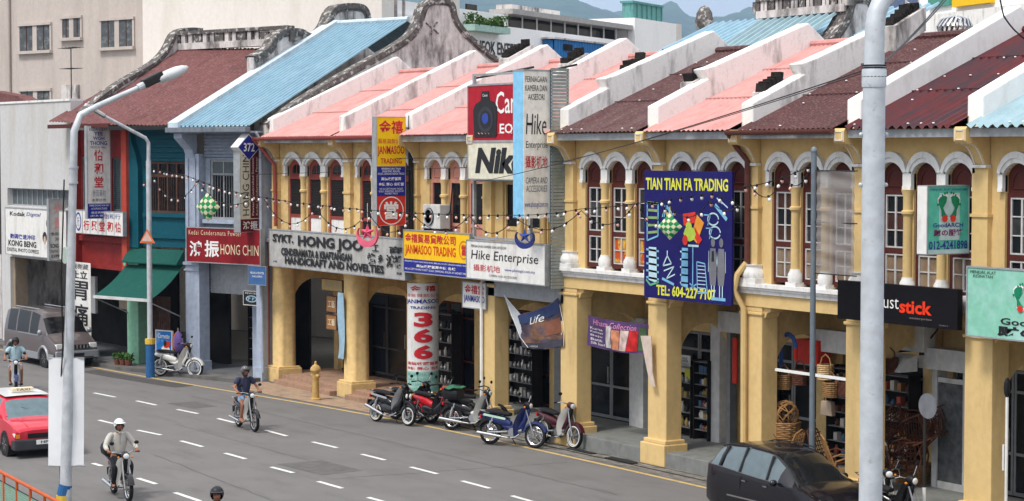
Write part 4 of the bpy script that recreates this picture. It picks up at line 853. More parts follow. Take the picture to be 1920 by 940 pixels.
r,w,h=sign('shop_sign','tall projecting sign in yellow, blue and red with a white pawn character in a ring',Fq,0,0,0,.25,S_RED,[
 ('金禧',(.08,.03,.92,.155),T_RED,dict(bold=.02,y=-.012)),('貿易貸款公司',(.05,.20,.95,.245),T_RED,dict(y=-.012)),('JANMASOO',(.03,.265,.97,.365),T_RED,dict(bold=.02,y=-.012)),('TRADING',(.13,.38,.87,.43),T_RED,dict(bold=.02,y=-.012)),('MENERIMA SURAT PAJAK\nBAGAI EMAS, BERLIAN,\nROLEX, DENGAN HARGA TINGGI',(.04,.468,.96,.535),T_WHT,dict(y=-.012)),('高價收購當票',(.15,.555,.85,.585),T_WHT,dict(bold=.02,y=-.012)),('金鑽 勞心 名錶當',(.06,.605,.94,.635),T_WHT,dict(bold=.02,y=-.012)),('WE ACCEPT PAWN TICKET\nGOLD, DIAMOND, ROLEX AT\nHIGHEST PRICE',(.06,.655,.94,.715),T_WHT,dict(y=-.012)),('當',(.25,.78,.75,.945),T_WHT,dict(bold=.03))],frame=METG,fw=.012,rect=(x0,x1,z0,z1),bands=[((0,0,1,.455),S_YEL),((0,.455,1,.73),S_BLU)])
lines(r,[(w*.5+w*.42*math.cos(2*PI*i/n),h*.135+w*.42*math.sin(2*PI*i/n),w*.5+w*.42*math.cos(2*PI*(i+1)/n),h*.135+w*.42*math.sin(2*PI*(i+1)/n)) for i in range(n)],.03,T_WHT,name='ring')
for zz in (.9,.5,.08): MB().tube((w,.12,h*zz),(w+.3,.12,h*zz),.02,n=6).build('bracket',METD,r)
MB().tube((w+.25,.12,-.9),(w+.25,.12,h+.05),.075,n=8).build('post',METD,r)
# --- round pillar banner 366
pb=thing('pillar_banner','white banner wrapped round a pillar with big red 366 down its middle','banner',(P[2]+.02,.30,.0))
zt=onv(790,533,-.1).z; zb=onv(790,738,-.1).z
def cyl(rr,a0,a1,z0,z1,nn=14): return MB().grid(lambda u,v:(rr*math.cos(a0+(a1-a0)*u),rr*math.sin(a0+(a1-a0)*u),z0+(z1-z0)*v),nn,1)
# facing direction of the viewer is roughly -y, +x
A0,A1=R(-116),R(56); RR=.455
cyl(RR,A0,A1,zb,zt).build('banner',S_WHT,pb,smooth=True); hh=zt-zb; cyl(RR+.004,A0,A1,zb,zb+hh*.19).build('print',mat('sign_pale_teal',(.30,.48,.42),.5),pb,smooth=True)
def wrap(x,z,rr=RR+.010): a=A0+(A1-A0)*x; return (rr*math.cos(a),rr*math.sin(a),zb+hh*z)
for body,rc_,m,k in [('金 禧',(.2,.925,.8,.98),T_RED,.02),('貿易貸款公司',(.08,.875,.92,.905),T_RED,0),('JANMASOO',(.06,.805,.94,.855),T_BLU,.02),('TRADING',(.2,.765,.8,.79),T_BLU,.02),('3',(.30,.60,.72,.735),T_RED,.05),('6',(.30,.455,.72,.585),T_RED,.05),('6',(.30,.305,.72,.435),T_RED,.05),('高價收購當票',(.1,.25,.9,.28),T_RED,.02),('金鑽 勞心 名錶',(.08,.205,.92,.235),T_RED,.02),('MENERIMA SURAT',(.08,.15,.92,.175),T_TEA,0),('CARA GADAI EMAS',(.08,.105,.92,.13),T_TEA,0),('BERLIAN ROLEX',(.08,.06,.92,.085),T_TEA,0),('HARGA TINGGI',(.15,.015,.85,.04),T_TEA,0)]:
    text(body,rc_,m,pb,0,bold=k,bend=wrap,res=3,cuts=14)
sign('shop_sign','small white hanging sign with red characters above dark blue letters in the arcade',F0,(868,529),(911,580),-.05,.10,S_WHT,[('金禧當',(.08,.08,.92,.45),T_RED,dict(bold=.02)),('JANMASOO',(.05,.5,.95,.85),T_BLU,dict(bold=.02))],METG)
# --- camera shop boards
r,w,h=sign('billboard','red billboard showing a black camera, above the cream board with giant black letters',F0,0,0,-.55,.12,mat('sign_crimson',(.38,.012,.025),.45,dirt=(.28,.01,.02),damt=.4),[('Canon',(.51,.12,1.12,.52),T_WHT,dict(bold=.01)),('EOS',(.58,.70,.90,.88),T_WHT,dict(bold=.02))],METG,rect=(-46.87,-44.1,7.82,9.27),cat='sign')
MB().prism([(-.0+.12*w,.06*h),(.52*w,.06*h),(.54*w,.60*h),(.48*w,.70*h),(.40*w,.73*h),(.38*w,.90*h),(.26*w,.90*h),(.24*w,.73*h),(.14*w,.66*h),(.10*w,.55*h)],-.02,-.005).build('camera_print',T_BLK,r)
flat(r,ell(.33*w,.38*h,.14*w,.24*h),mat('paint_dark_grey',(.04,.04,.05),.3),-.026); flat(r,ell(.33*w,.38*h,.10*w,.17*h),T_BLK,-.03); flat(r,ell(.33*w,.40*h,.06*w,.10*h),mat('paint_lens_blue',(.03,.06,.30),.1),-.034); text('Canon',(.28*w,.80*h,.37*w,.85*h),T_WHT,r,-.026)
sign('billboard','cream billboard with giant slanted black letters under the red camera billboard',F0,0,0,-.55,.12,S_CRM,[('Nikon',(.13,.14,1.25,.86),T_BLK,dict(bold=.05,shear=.18))],METG,rect=(-46.87,-44.1,6.80,7.76),cat='sign')
bf=thing('metal_scaffold','open grey metal frame carrying the camera shop boards','frame',(-46.9,-.5,0))
for x in (0,2.8): MB().box(x-.04,x+.04,.12,.2,5.2,9.62).build('post',METG,bf)
for z in (9.58,9.30,6.76,5.2): MB().box(.04,2.76,.12,.18,z-.03,z+.03).build('rail',METG,bf)
for z in (9.5,6.8): MB().tube((.0,.2,z),(.9,1.5,z+.3),.03).tube((2.8,.2,z),(2.8,1.6,z+.3 if z>8 else z),.03).build('stay',METD,bf)
Fq=Frame((-43.12,0),90); x0,z1=Fq.at(982,133); x1,z0=Fq.at(1030,409)
r,w,h=sign('shop_sign','very tall cream projecting sign with handwritten black letters and sky blue edge',Fq,0,0,0,.5,mat('sign_warm_cream',(.78,.74,.66),.5,dirt=(.5,.46,.4),damt=.4),[
 ('PERNIAGAAN',(.06,.035,.90,.075),T_BLK),('KAMERA DAN',(.06,.095,.90,.135),T_BLK),('AKSESORI',(.16,.155,.80,.195),T_BLK),('Hike',(.08,.29,.88,.43),T_BLK,dict(shear=.1)),('Enterprise',(.08,.475,.92,.535),T_BLK,dict(shear=.1)),('攝影机地',(.06,.575,.92,.66),T_RED,dict(bold=.01)),('CAMERA AND\nACCESSORIES',(.08,.72,.92,.82),mat('paint_soft_black',(.10,.10,.11),.6),dict(shear=.2)),('www.photogd.com.my',(.04,.885,.94,.935),T_BLU)],rect=(x0,x1,z0,z1))
MB().box(-.012,-.001,.02,.48,0,h).build('edge_panel',mat('sky_blue_acrylic',(.22,.50,.72),.4),r); MB().box(-.02,w+.02,-.01,.5,h,h+.04).build('top_cap',METG,r); MB().box(w+.001,w+.09,-.01,.07,-.1,h).build('light_tube',mat('pale_blue_tube',(.30,.45,.62),.4),r)
sp_=thing('slatted_panel','tall grey green slatted metal side panel right of the camera shop sign','panel',(-43.02,-.42,4.02))
zz=0; 
while zz<5.6: MB().box(-.012,.012,0,.54,zz,zz+.075).build('slat',mat('grey_green_slat',(.27,.29,.27),.5,dirt=(.09,.15,.12),damt=.8,dscale=(.4,.4,.25)),sp_); zz+=.088
MB().box(-.04,-.012,0,.04,0,5.6).box(-.04,-.012,.5,.54,0,5.6).build('rail',METD,sp_)
r,w,h=sign('shop_sign','cream horizontal signboard with handwritten black letters above the picture banner',F0,0,0,-.55,.30,S_WHT,[
 ('PERNIAGAAN KAMERA DAN AKSESORI',(.06,.10,.52,.17),T_BLK),('Hike Enterprise',(.06,.24,.92,.56),T_BLK,dict(shear=.1)),('攝影机地',(.09,.62,.44,.80),T_RED),('www.photogd.com.my',(.50,.66,.88,.76),T_BLU),('CAMERA AND ACCESSORIES',(.30,.86,.66,.92),MATS['paint_soft_black'])],METG,rect=(-46.95,-43.1,4.12,5.12))
# --- cloth banners in the arcade
def cloth(name,label,F,tl,tr,br,bl,off,m,sag=.15,wave=.05,nu=16,nv=10,cat='banner'):
    pts=[F.at(*q,off) for q in (tl,tr,br,bl)]; o=pts[3]
    root=thing(name,label,cat,F.W(o[0],off,o[1]),F.a)
    Pq=[(a-o[0],b-o[1]) for a,b in pts]
    def fn(u,v):
        x=(Pq[3][0]*(1-u)+Pq[2][0]*u)*(1-v)+(Pq[0][0]*(1-u)+Pq[1][0]*u)*v; z=(Pq[3][1]*(1-u)+Pq[2][1]*u)*(1-v)+(Pq[0][1]*(1-u)+Pq[1][1]*u)*v
        return (x, wave*math.sin(u*7+v*3)+wave*.5*math.sin(u*17-v*5), z-sag*4*u*(1-u))
    root['c']=0
    return root,fn,MB().grid(fn,nu,nv).build('cloth',m,root,smooth=True)
def cells(root,fn,cellsl,off=-.012):
    for (u0,v0,u1,v1,m) in cellsl:
        def g(u,v): p=fn(u0+(u1-u0)*u,v0+(v1-v0)*v); return (p[0],p[1]+off,p[2])
        MB().grid(g,6,4).build('print',m,root,smooth=True)
def ctext(root,fn,body,r,m,off=-.02,**k): text(body,r,m,root,0,bend=lambda u,v:(fn(u,v)[0],fn(u,v)[1]+off,fn(u,v)[2]),**k)
PIC=mat('city_picture',(.07,.055,.08),.5,var=.6,scale=2.5,dirt=(.26,.13,.06),damt=.95,dscale=(.7,.7,1.6),thr=(.45,.6))
r,fn,c=cloth('picture_banner','sagging cloth banner printed with a dusky city picture, hung between pillars',F0,(968,592),(1049,558),(1057,650),(980,652),-.05,PIC,.06,.04)
cells(r,fn,[(.02,.72,.98,.98,mat('paint_dusk_blue',(.035,.055,.14),.5)),(.0,.02,.98,.16,mat('paint_dusk_dark',(.05,.05,.07),.5)),(.62,.3,.95,.62,mat('paint_rust',(.20,.08,.05),.6))]); ctext(r,fn,'Life',(.30,.66,.62,.84),T_WHT,shear=.3); ctext(r,fn,'4 - 6 NOV',(.1,.05,.4,.10),T_WHT)
a=onv(945,553,-.05)
MB().add([(a.x-r.location.x,0,a.z-r.location.z)]+[( (q.x-r.location.x),.02,q.z-r.location.z) for q in (onv(982,598,-.05),onv(975,632,-.05),onv(956,590,-.05))],[(0,1,2,3)]).build('folded_corner',mat('cloth_back',(.50,.52,.54),.8),r)
mb=MB(); 
for p,q in (((945,553),(975,632)),((1047,560),(1057,610)),((975,632),(990,652)),((1057,610),(1057,650))):
    A=onv(*p,-.05)-Vector(r.location); B=onv(*q,-.05)-Vector(r.location); mb.tube((A.x,0,A.z),(B.x,0,B.z),.008,n=4)
mb.build('cord',T_WHT,r)
PUR=mat('sign_purple',(.085,.045,.13),.5)
r,fn,c=cloth('fabric_banner','purple cloth banner with pictures of garments and pink script, sagging between pillars',F0,(1101,590),(1217,608),(1212,664),(1101,648),.0,PUR,.05,.03)
cc=[(.33,.08,.42,.8,(.45,.42,.4)),(.43,.05,.55,.7,(.55,.22,.12)),(.56,.05,.68,.72,(.50,.38,.34)),(.69,.06,.84,.75,(.45,.02,.02)),(.85,.1,.97,.9,(.06,.10,.05))]
cells(r,fn,[(a,b,c_,d,mat('print_tone_%d'%i,col,.6,var=.4,scale=5)) for i,(a,b,c_,d,col) in enumerate(cc)])
ctext(r,fn,'Hham Collection',(.12,.74,.80,.93),mat('paint_pink',(.65,.25,.45),.5),shear=.25)
for k,t in enumerate(('Kurta','Kebaya','Baju','Batik','Silk Scarf')): ctext(r,fn,t,(.06,.58-.12*k,.22+.02*len(t)*.5,.66-.12*k),T_WHT)
pf=thing('beige_cloth','plain beige cloth strip hanging from the pillar end of the purple banner','cloth',(0,0,0))
A=[onv(*q,-.16) for q in ((1201,630),(1221,630),(1223,700),(1228,726),(1219,722),(1210,680))]; MB().add([tuple(q) for q in A]+[(q.x,q.y+.02,q.z) for q in A],[tuple(range(6)),tuple(range(11,5,-1))]+[(i,(i+1)%6,6+(i+1)%6,6+i) for i in range(6)]).build('strip',mat('beige_cloth_',(.55,.45,.38),.8),pf)
# --- navy billboard
NAV=mat('banner_navy',(.012,.010,.105),.5,var=.06,dirt=(.02,.02,.13),damt=.6,dscale=(.6,.6,1.5)); BY1=mat('print_yellow',(.62,.62,.06),.5); PB=mat('print_pale_blue',(.18,.42,.62),.5); PW=mat('print_ice',(.45,.62,.68),.5); PG=mat('print_mid_grey',(.16,.16,.18),.5)
r,w,h=sign('billboard','big navy blue billboard with yellow heading and drawings of shop fittings',F0,0,0,-.42,.06,NAV,[('TIAN TIAN FA TRADING',(.02,.055,.96,.15),BY1,dict(bold=.03)),('TEL: 604-227 7107',(.15,.935-.045,.83,.935+.04),BY1,dict(bold=.03))],rect=(-39.0,-35.68,4.06,7.07),cat='billboard')
def q(a,b): return (a*w,(1-b)*h)
def ls(pts,wd,m,closed=False):
    L=[q(*p) for p in pts]; segs=[(*L[i],*L[i+1]) for i in range(len(L)-1)]
    if closed: segs.append((*L[-1],*L[0]))
    lines(r,segs,wd,m)
for (x0,y0,x1,y1,n_) in ((.04,.25,.17,.55,5),(.16,.57,.16,.57,0)):
    if n_: ls([(x0,y0),(x1,y0+.01),(x1,y1-.04),(x0,y1)],.04,PB,True); [ls([(x0,y0+(y1-y0)*k/n_),(x1,y0+(y1-y0)*k/n_*.9+.01)],.06,mat('print_olive',(.22,.35,.14),.5)) for k in range(n_)]
flat(r,[q(*p) for p in ((.06,.60),(.15,.60),(.16,.88),(.06,.86))],PW); [ls([(.03,.62+k*.055),(.18,.63+k*.055)],.05,PB) for k in range(5)]; ls([(.03,.86),(.08,.90),(.18,.87)],.05,mat('print_green',(.1,.4,.2),.5))
ls([(.28,.62),(.28,.66),(.23,.74),(.33,.72),(.28,.66)],.035,PW); ls([(.22,.84),(.36,.88)],.06,PB); ls([(.24,.78),(.36,.74),(.27,.84),(.37,.80)],.03,PW)
for dx in (0,.02): ls([(.22+dx,.36),(.25+dx,.27),(.29+dx,.30),(.33+dx,.36),(.36+dx,.47),(.36+dx,.40),(.30+dx,.34)],.035,PB); 
ls([(.30,.50),(.40,.46),(.36,.42)],.05,PB); flat(r,[q(*p) for p in ((.26,.32),(.33,.33),(.34,.42),(.28,.40))],mat('print_tan',(.5,.42,.2),.5))
flat(r,[q(*p) for p in ((.46,.33),(.60,.31),(.61,.39),(.47,.42))],S_RED); flat(r,[q(*p) for p in ((.56,.50),(.62,.33),(.70,.39),(.62,.55))],mat('print_orange',(.75,.30,.04),.5),-.014); flat(r,[q(*p) for p in ((.56,.46),(.60,.43),(.68,.52),(.64,.56))],S_RED,-.016); flat(r,ell(.54*w,.52*h,.07*w,.06*h,8),mat('print_lime',(.45,.6,.08),.5),-.018); flat(r,ell(.49*w,.47*h,.03*w,.04*h),S_RED,-.02); flat(r,ell(.53*w,.58*h,.035*w,.03*h),mat('print_lime',(.45,.6,.08),.5),-.02)
for (cx,cy) in ((.80,.36),(.82,.46)): lines(r,[(*a,*b) for a,b in zip(ell(cx*w,(1-cy)*h,.06*w,.045*h),ell(cx*w,(1-cy)*h,.06*w,.045*h)[1:])],.035,PW); ls([(cx-.1,cy-.03),(cx-.03,cy-.03),(cx-.06,cy+.05)],.03,PB)
ls([(.82,.25),(.95,.36)],.09,PB); ls([(.88,.22),(.96,.27)],.03,PW); ls([(.84,.20),(.90,.24)],.03,PW)
flat(r,[q(*p) for p in ((.45,.59),(.52,.59),(.52,.90),(.44,.88))],PB); [ls([(.43,.62+k*.06),(.52,.62+k*.06)],.04,PW) for k in range(5)]
ls([(.575,.58),(.575,.88)],.035,PB); ls([(.52,.57),(.64,.57)],.05,PW); ls([(.54,.86),(.62,.90)],.03,PB); ls([(.54,.90),(.62,.86)],.03,PB)
ls([(.62,.69),(.71,.70),(.74,.92),(.63,.93)],.03,PB,True); [ls([(.63,.72+k*.028),(.72,.72+k*.028)],.018,PW) for k in range(8)]
for (cx,s_) in ((.80,.9),(.89,1.0)):
    flat(r,ell(cx*w,(1-.535)*h,.022*w,.035*h),PG); flat(r,[q(*p) for p in ((cx-.03,.58),(cx+.03,.58),(cx+.045,.74),(cx+.03,.86),(cx-.03,.86),(cx-.045,.74))],PG); ls([(cx-.015,.86),(cx-.015,.95)],.03,PW); ls([(cx+.015,.86),(cx+.015,.95)],.03,PW); ls([(cx-.045,.60),(cx-.05,.76)],.015,PW); ls([(cx+.045,.60),(cx+.05,.76)],.015,PW)
flat(r,[q(*p) for p in ((.79,.60),(.81,.60),(.815,.68),(.785,.68))],T_BLK,-.016); ls([(.78,.96),(.94,.96)],.07,PB)
# --- black signboard and foot clinic signs
S_BLK=mat('sign_black',(.006,.005,.007),.4)
sign('shop_sign','long matt black signboard with white and red lower case word behind the thick pole',F0,0,0,-.45,.14,S_BLK,[
 ('u',(.335,.36,.365,.66),S_RED,dict(bold=.03)),('just',(.372,.30,.53,.72),T_WHT,dict(bold=-.005)),('stick',(.535,.36,.80,.70),mat('paint_bright_red',(.75,.04,.01),.4),dict(bold=.03)),('enterprise',(.62,.78,.80,.84),mat('paint_grey2',(.25,.2,.2),.5)),('THE',(.36,.18,.40,.22),MATS['paint_grey2']),('TINGKAT 2',(.86,.90,.93,.93),MATS['paint_grey2'])],rect=(-32.1,-28.62,4.03,4.83))
def feet(root,cx,cz,s,y=-.012):
    for sg in (-1,1):
        for (k,m_,yy) in ((1.16,T_WHT,0),(1.0,mat('print_foot_green',(.01,.20,.10),.5),-.004)):
            pts=[(.10,-.42),(.30,-.44),(.44,-.30),(.46,-.05),(.60,.20),(.62,.40),(.50,.52),(.22,.58),(.10,.50),(.16,.30),(.34,.05),(.20,-.18),(.06,-.30)]
            m0=(.33,.05); P_=[(cx+sg*s*(m0[0]+(a-m0[0])*k),cz+s*(m0[1]+(b-m0[1])*k)) for a,b in pts]
            flat(root,P_,m_,y+yy)
        for j in range(5): flat(root,ell(cx+sg*s*(.12+.13*j),cz+s*(.70-.035*j*j*.9),s*.055,s*.06,10),MATS['print_foot_green'],y-.006)
        flat(root,ell(cx+sg*s*.24,cz-s*.40,s*.17,s*.15),S_RED,y-.008)
Fq=Frame((-28.95,0),90); x0,z1=Fq.at(1740,350); x1,z0=Fq.at(1815,474)
GRN=mat('sign_mint',(.10,.50,.38),.4); PMT=mat('sign_pale_mint',(.45,.62,.64),.4)
r,w,h=sign('shop_sign','green light box sign with two footprints and a phone number, projecting from the wall',Fq,0,0,0,.26,GRN,[
 ('MENJUAL ALAT KESIHATAN',(.05,.03,.95,.075),T_BLU,dict(y=-.014)),('GoodARCH',(.12,.545,.86,.61),T_BLU,dict(bold=.02,y=-.014)),('财の服堵',(.14,.64,.86,.74),mat('paint_plum',(.20,.02,.12),.5),dict(bold=.03,y=-.014)),('012-4241898',(.03,.81,.97,.94),T_BLU,dict(bold=.02,y=-.014))],frame=METG,rect=(x0,x1,z0,z1),bands=[((.28,.10,.78,.80),PMT),((.0,.94,1,1),PMT)],fw=.02)
feet(r,w*.5,h*.66,w*.42,-.016); MB().box(w,w+.5,.1,.13,h+.0,h+.03).box(w,w+.45,.1,.13,.1,.13).build('bracket',METD,r); MB().box(-.03,-.005,.0,.26,0,h).build('edge_panel',S_WHT,r)
r,w,h=sign('shop_sign','large pale green signboard with a footprint at the right picture edge',F0,0,0,-.5,.12,mat('sign_pale_green',(.22,.50,.38),.45,dirt=(.36,.58,.54),damt=.9,dscale=(.5,.5,.5)),[('MENJUAL ALAT\nKESIHATAN',(.02,.035,.20,.14),T_BLK),('GoodARCH',(.235,.70,.75,.80),T_BLK,dict(bold=.02)),('财の服堵',(.215,.82,.80,.97),T_BLK,dict(bold=.04))],METG,rect=(-28.3,-24.6,3.98,5.28))
feet(r,w*.40,h*.58,h*.33,-.012)
# --- air conditioners
def aircon(label,x,v,z,w_=1.0,h_=.62):
    t=thing('air_conditioner',label,'air conditioner',(x,v,z)); MB().box(0,w_,0,.34,.0,h_).build('casing',mat('aircon_white',(.55,.55,.53),.5,dirt=(.35,.33,.3),damt=.5),t,bevel=.02)
    MB().lathe([(.25,0),(.25,.02),(.02,.03)],(w_*.4,-.035,h_/2),20,'y').build('fan_grille',BLK,t)
    for k in range(5): MB().lathe([(.05+.045*k,0),(.06+.045*k,0),(.06+.045*k,.01),(.05+.045*k,.01)],(w_*.4,-.05,h_/2),18,'y').build('grille_ring',METG,t)
    MB().box(.08,.12,-.02,.5,-.06,0).box(w_-.12,w_-.08,-.02,.5,-.06,0).build('bracket',METD,t); MB().path([(w_,.2,.3),(w_+.15,.25,.5),(w_+.2,.3,1.3)],.02,6).build('hose',BLK,t); return t
a=onv(793,428,-.25); aircon('white outdoor air conditioner unit above the yellow and blue signboard',a.x,-.25,a.z,.95,.68)
a=onv(1683,655,1.6); aircon('dusty air conditioner under the arcade ceiling behind the black signboard',a.x,1.5,a.z,.9,.7)
# ================================================================ SHOPFRONTS, STREET FURNITURE, STRINGS OF LIGHTS
YPI=MATS['yellow_plaster_old']; FRG=mat('aluminium_frame',(.22,.225,.23),.4,.3); SHUT=mat('white_shutter_box',(.55,.55,.54),.6,dirt=(.3,.29,.28),damt=.5,dscale=(2,2,.4))
def front(i,doors,fan=False,frame=FRG,zt=3.0):
    """back wall of the arcade: plaster with a wide opening, framed dark glass doors"""
    root=H[i]; w=P[i+1]-P[i]; a,b=.45,w-.45; y=2.33
    ztop=zt
    wallgrid(MB(),.14,w-.14,.34,4.05,y,y+.15,[(a,b,.34,ztop)]).build('shopfront_wall',YPI,root)
    n=doors; dw=(b-a)/n
    for k in range(n):
        x0,x1=a+dw*k,a+dw*(k+1); d=wallgrid(MB(),x0+.01,x1-.01,.36,ztop-.02,y+.05,y+.10,[(x0+.07,x1-.07,.44,1.2),(x0+.07,x1-.07,1.26,ztop-.5),(x0+.07,x1-.07,ztop-.44,ztop-.08)]).build('shop_door',frame,root)
        for (p,q) in ((.44,1.2),(1.26,ztop-.5),(ztop-.44,ztop-.08)): MB().box(x0+.07,x1-.07,y+.07,y+.08,p,q).build('pane',GLS,d)
        MB().box(x1-.12,x1-.09,y+.0,y+.04,1.3,1.75).build('handle',CHR,d)
for i,n,f in ((0,3,DKW),(1,4,MARD),(2,3,MARD),(3,3,FRG),(4,3,FRG),(5,3,FRG),(6,3,FRG),(7,3,FRG),(8,3,FRG)): front(i,n,frame=f)
def frac(px,py,v): q=onv(px,py,v); return q
rnd=random.Random(11)
TONES=[mat('goods_%d'%i,c,.5,metal=(1 if i<2 else 0)) for i,c in enumerate([(.5,.5,.5),(.38,.38,.36),(.35,.08,.05),(.3,.22,.08),(.06,.12,.2),(.5,.48,.42),(.03,.03,.03)])]
GLOSSY=TONES
def cabinet(label,loc,w,h,rows,per,tones,rot=0,d=.35,dark=DARK):
    t=thing('display_cabinet',label,'cabinet',loc,rot)
    MB().box(0,w,d-.02,d,0,h).box(0,.03,0,d-.02,0,h).box(w-.03,w,0,d-.02,0,h).build('case',dark,t)
    for r_ in range(rows+1):
        z=.25+(h-.3)*r_/rows; MB().box(.03,w-.03,.02,d-.02,z-.012,z).build('shelf',FRG,t)
        if r_<rows:
            for k in range(per):
                x=.08+(w-.16)*(k+.5)/per+rnd.uniform(-.02,.02); hh=rnd.uniform(.4,.85)*(h-.3)/rows*.8; rr=min(.06,(w/per)*.33); m=tones[rnd.randrange(len(tones))]
                if rnd.random()<.6: MB().lathe([(rr*.6,0),(rr,hh*.3),(rr*.9,hh*.6),(rr*.4,hh*.8),(rr*.5,hh)],(x,d*.45,z),8).build('goods',m,t,smooth=True)
                else: MB().box(x-rr,x+rr,d*.3,d*.7,z,z+hh).build('goods',m,t)
    return t
sil=[TONES[0],TONES[1],TONES[5]]
cabinet('glass cabinet of silver ware in the arcade right of the 366 pillar',(-48.9,1.85,.35),1.5,2.3,5,7,sil)
cabinet('dark cabinet of pewter ware in the arcade left of the 366 pillar',(-53.4,1.9,.28),1.5,2.4,5,6,sil+[TONES[6]])
cabinet('dark cabinet seen through the first yellow arch by the hydrant',(-58.9,1.9,.28),1.4,2.3,4,5,[TONES[6],TONES[2],TONES[3]])
cabinet('shelf of dark goods behind the purple banner',(-41.3,1.9,.35),1.1,1.8,4,5,[TONES[6],TONES[3],TONES[5]])
cabinet('wire rack of goods beside the arch under the navy billboard',(-38.2,2.0,.35),.9,1.9,5,6,[TONES[0],TONES[4],TONES[6]])
CANE=[mat('goods_cane',(.30,.15,.06),.6),mat('goods_cane_dark',(.12,.05,.03),.6),TONES[2],TONES[5],TONES[4]]
cabinet('long open shelf of cane and toy goods at the back of the rattan arcade',(-35.15,1.93,.35),2.7,2.3,6,11,CANE)
cabinet('shelf of dark cane goods behind the rattan pile',(-31.6,1.93,.35),1.1,2.3,6,6,CANE[:3])
cabinet('narrow shelf of bright packets beside the door under the purple banner',(-40.1,1.9,.35),.6,2.0,6,4,[TONES[2],TONES[3],TONES[4],TONES[5]])
cabinet('dark shelf of mixed goods inside the pale blue shop doorway',L1.W(-2.9,2.0,.14),1.1,2.1,5,6,[TONES[3],TONES[2],TONES[5]],L1.a)
# first bay: tan boards and pale blue cloth
for k,(a,b,c,d,m_,lab) in enumerate([(603,642,523,548,mat('tan_board',(.40,.28,.11),.6),'wide tan wooden signboard hanging under the long grey signboard'),(612,631,555,586,mat('brown_board',(.30,.15,.06),.6),'upper small brown square board on the first arcade pillar'),(612,631,590,619,MATS['brown_board'],'lower small brown square board on the first arcade pillar')]):
    r,w,h=sign('shop_sign',lab,F0,(a,c),(b,d),.35,.05,m_,[('工藝' if k else '鴻裕工藝',(.15,.25,.85,.75),mat('print_faded',(.35,.30,.22),.6) if k==0 else T_CRM,dict(bold=.01))],BRN,fw=.02)
cb=thing('cloth_strip','long pale blue cloth strip hanging at the edge of the second round pillar','cloth',onv(634,672,-.12))
A=onv(634,672,-.12); B=onv(645,550,-.12); MB().grid(lambda u,v:((B.x-A.x)*u+.02*math.sin(v*9),.03*math.sin(u*5+v*6),(B.z-A.z)*v),4,12).build('cloth',mat('pale_blue_cloth',(.28,.42,.52),.8),cb,smooth=True)
# hydrant
hp=onz(592,750,.012); hy=thing('fire_hydrant','old tan yellow fire hydrant standing on the kerb in front of the first arch','hydrant',(hp.x,hp.y,.012))
HYD=mat('hydrant_paint',(.50,.33,.12),.6,dirt=(.28,.15,.06),damt=.6,dscale=(4,4,4))
MB().lathe([(.17,0),(.17,.05),(.115,.07),(.105,.80),(.12,.84),(.12,.88)],(0,0,0),14).build('barrel',HYD,hy,smooth=True)
MB().lathe([(.16,.88),(.17,.91),(.15,.98),(.09,1.05),(.04,1.08),(.035,1.16),(.0,1.19)],(0,0,0),14).build('cap',HYD,hy,smooth=True)
for s in (-1,1): MB().tube((s*.08,0,.76),(s*.22,0,.72),.05,.055,10).build('nozzle',HYD,hy,smooth=True)
# arcade extras: white shutter boxes and shutters seen edge on
def boxw(i_root,name,px0,px1,v,z0,z1,m,dep=.1,py=700):
    a=onv(px0,py,v).x; b=onv(px1,py,v).x; return MB().box(min(a,b)-i_root.location.x,max(a,b)-i_root.location.x,v,v+dep,z0,z1).build(name,m,i_root)
boxw(H[4],'folding_shutter',1180,1206,2.0,.35,3.2,SHUT,.25); boxw(H[5],'folding_shutter',1332,1349,2.0,.35,3.3,SHUT,.25); boxw(H[5],'shutter_box',1345,1400,1.7,3.15,3.65,SHUT,.3)
boxw(H[5],'red_banner_strip',1373,1381,1.9,1.9,3.0,S_RED,.03); boxw(H[5],'folding_shutter',1362,1369,2.0,.35,3.1,FRG,.2); boxw(H[3],'folding_shutter',1039,1050,2.0,.35,3.2,FRG,.2)
boxw(H[7],'roller_box',1722,1812,1.6,2.9,3.35,SHUT,.35); boxw(H[7],'door_frame',1748,1757,1.8,.35,2.9,SHUT,.3); boxw(H[6],'shutter_box',1528,1595,1.5,3.0,3.5,SHUT,.3)
boxw(H[7],'door_frame',1804,1813,1.8,.35,2.9,SHUT,.1,850); boxw(H[7],'door_frame',1757,1804,1.8,2.62,2.72,SHUT,.08,850); boxw(H[7],'door_frame',1757,1804,1.8,.35,.50,SHUT,.08,850); boxw(H[7],'door_pane',1757,1804,1.84,.50,2.62,mat('greyish_glass',(.10,.105,.11),.2,var=.4),.02,850)
boxw(H[6],'white_rail',1453,1597,.25,2.62,2.68,T_WHT,.05)
boxw(H[3],'fascia_box',910,1056,.0,3.62,4.05,METG,.1)
# posters on the glass doors under the navy billboard
def poster(lab,px0,py0,px1,py1,v,m,items=()): return sign('poster',lab,F0,(px0,py0),(px1,py1),v,.012,m,items,cat='poster')
poster('white notice sheet on the glass door under the navy billboard',1275,665,1294,700,2.2,S_WHT,[('SALE\nOFFER\nTODAY',(.1,.1,.9,.6),T_BLK)]); poster('yellow half sheet beside the white notice on the glass door',1284,687,1294,711,2.18,BY1); poster('small lime green sheet on the dark glass door',1300,692,1308,714,2.2,mat('paint_lime',(.45,.75,.05),.5))
poster('tall red poster inside the right hand glass door of the arcade',1792,715,1812,790,2.25,mat('poster_red',(.30,.02,.02),.5))
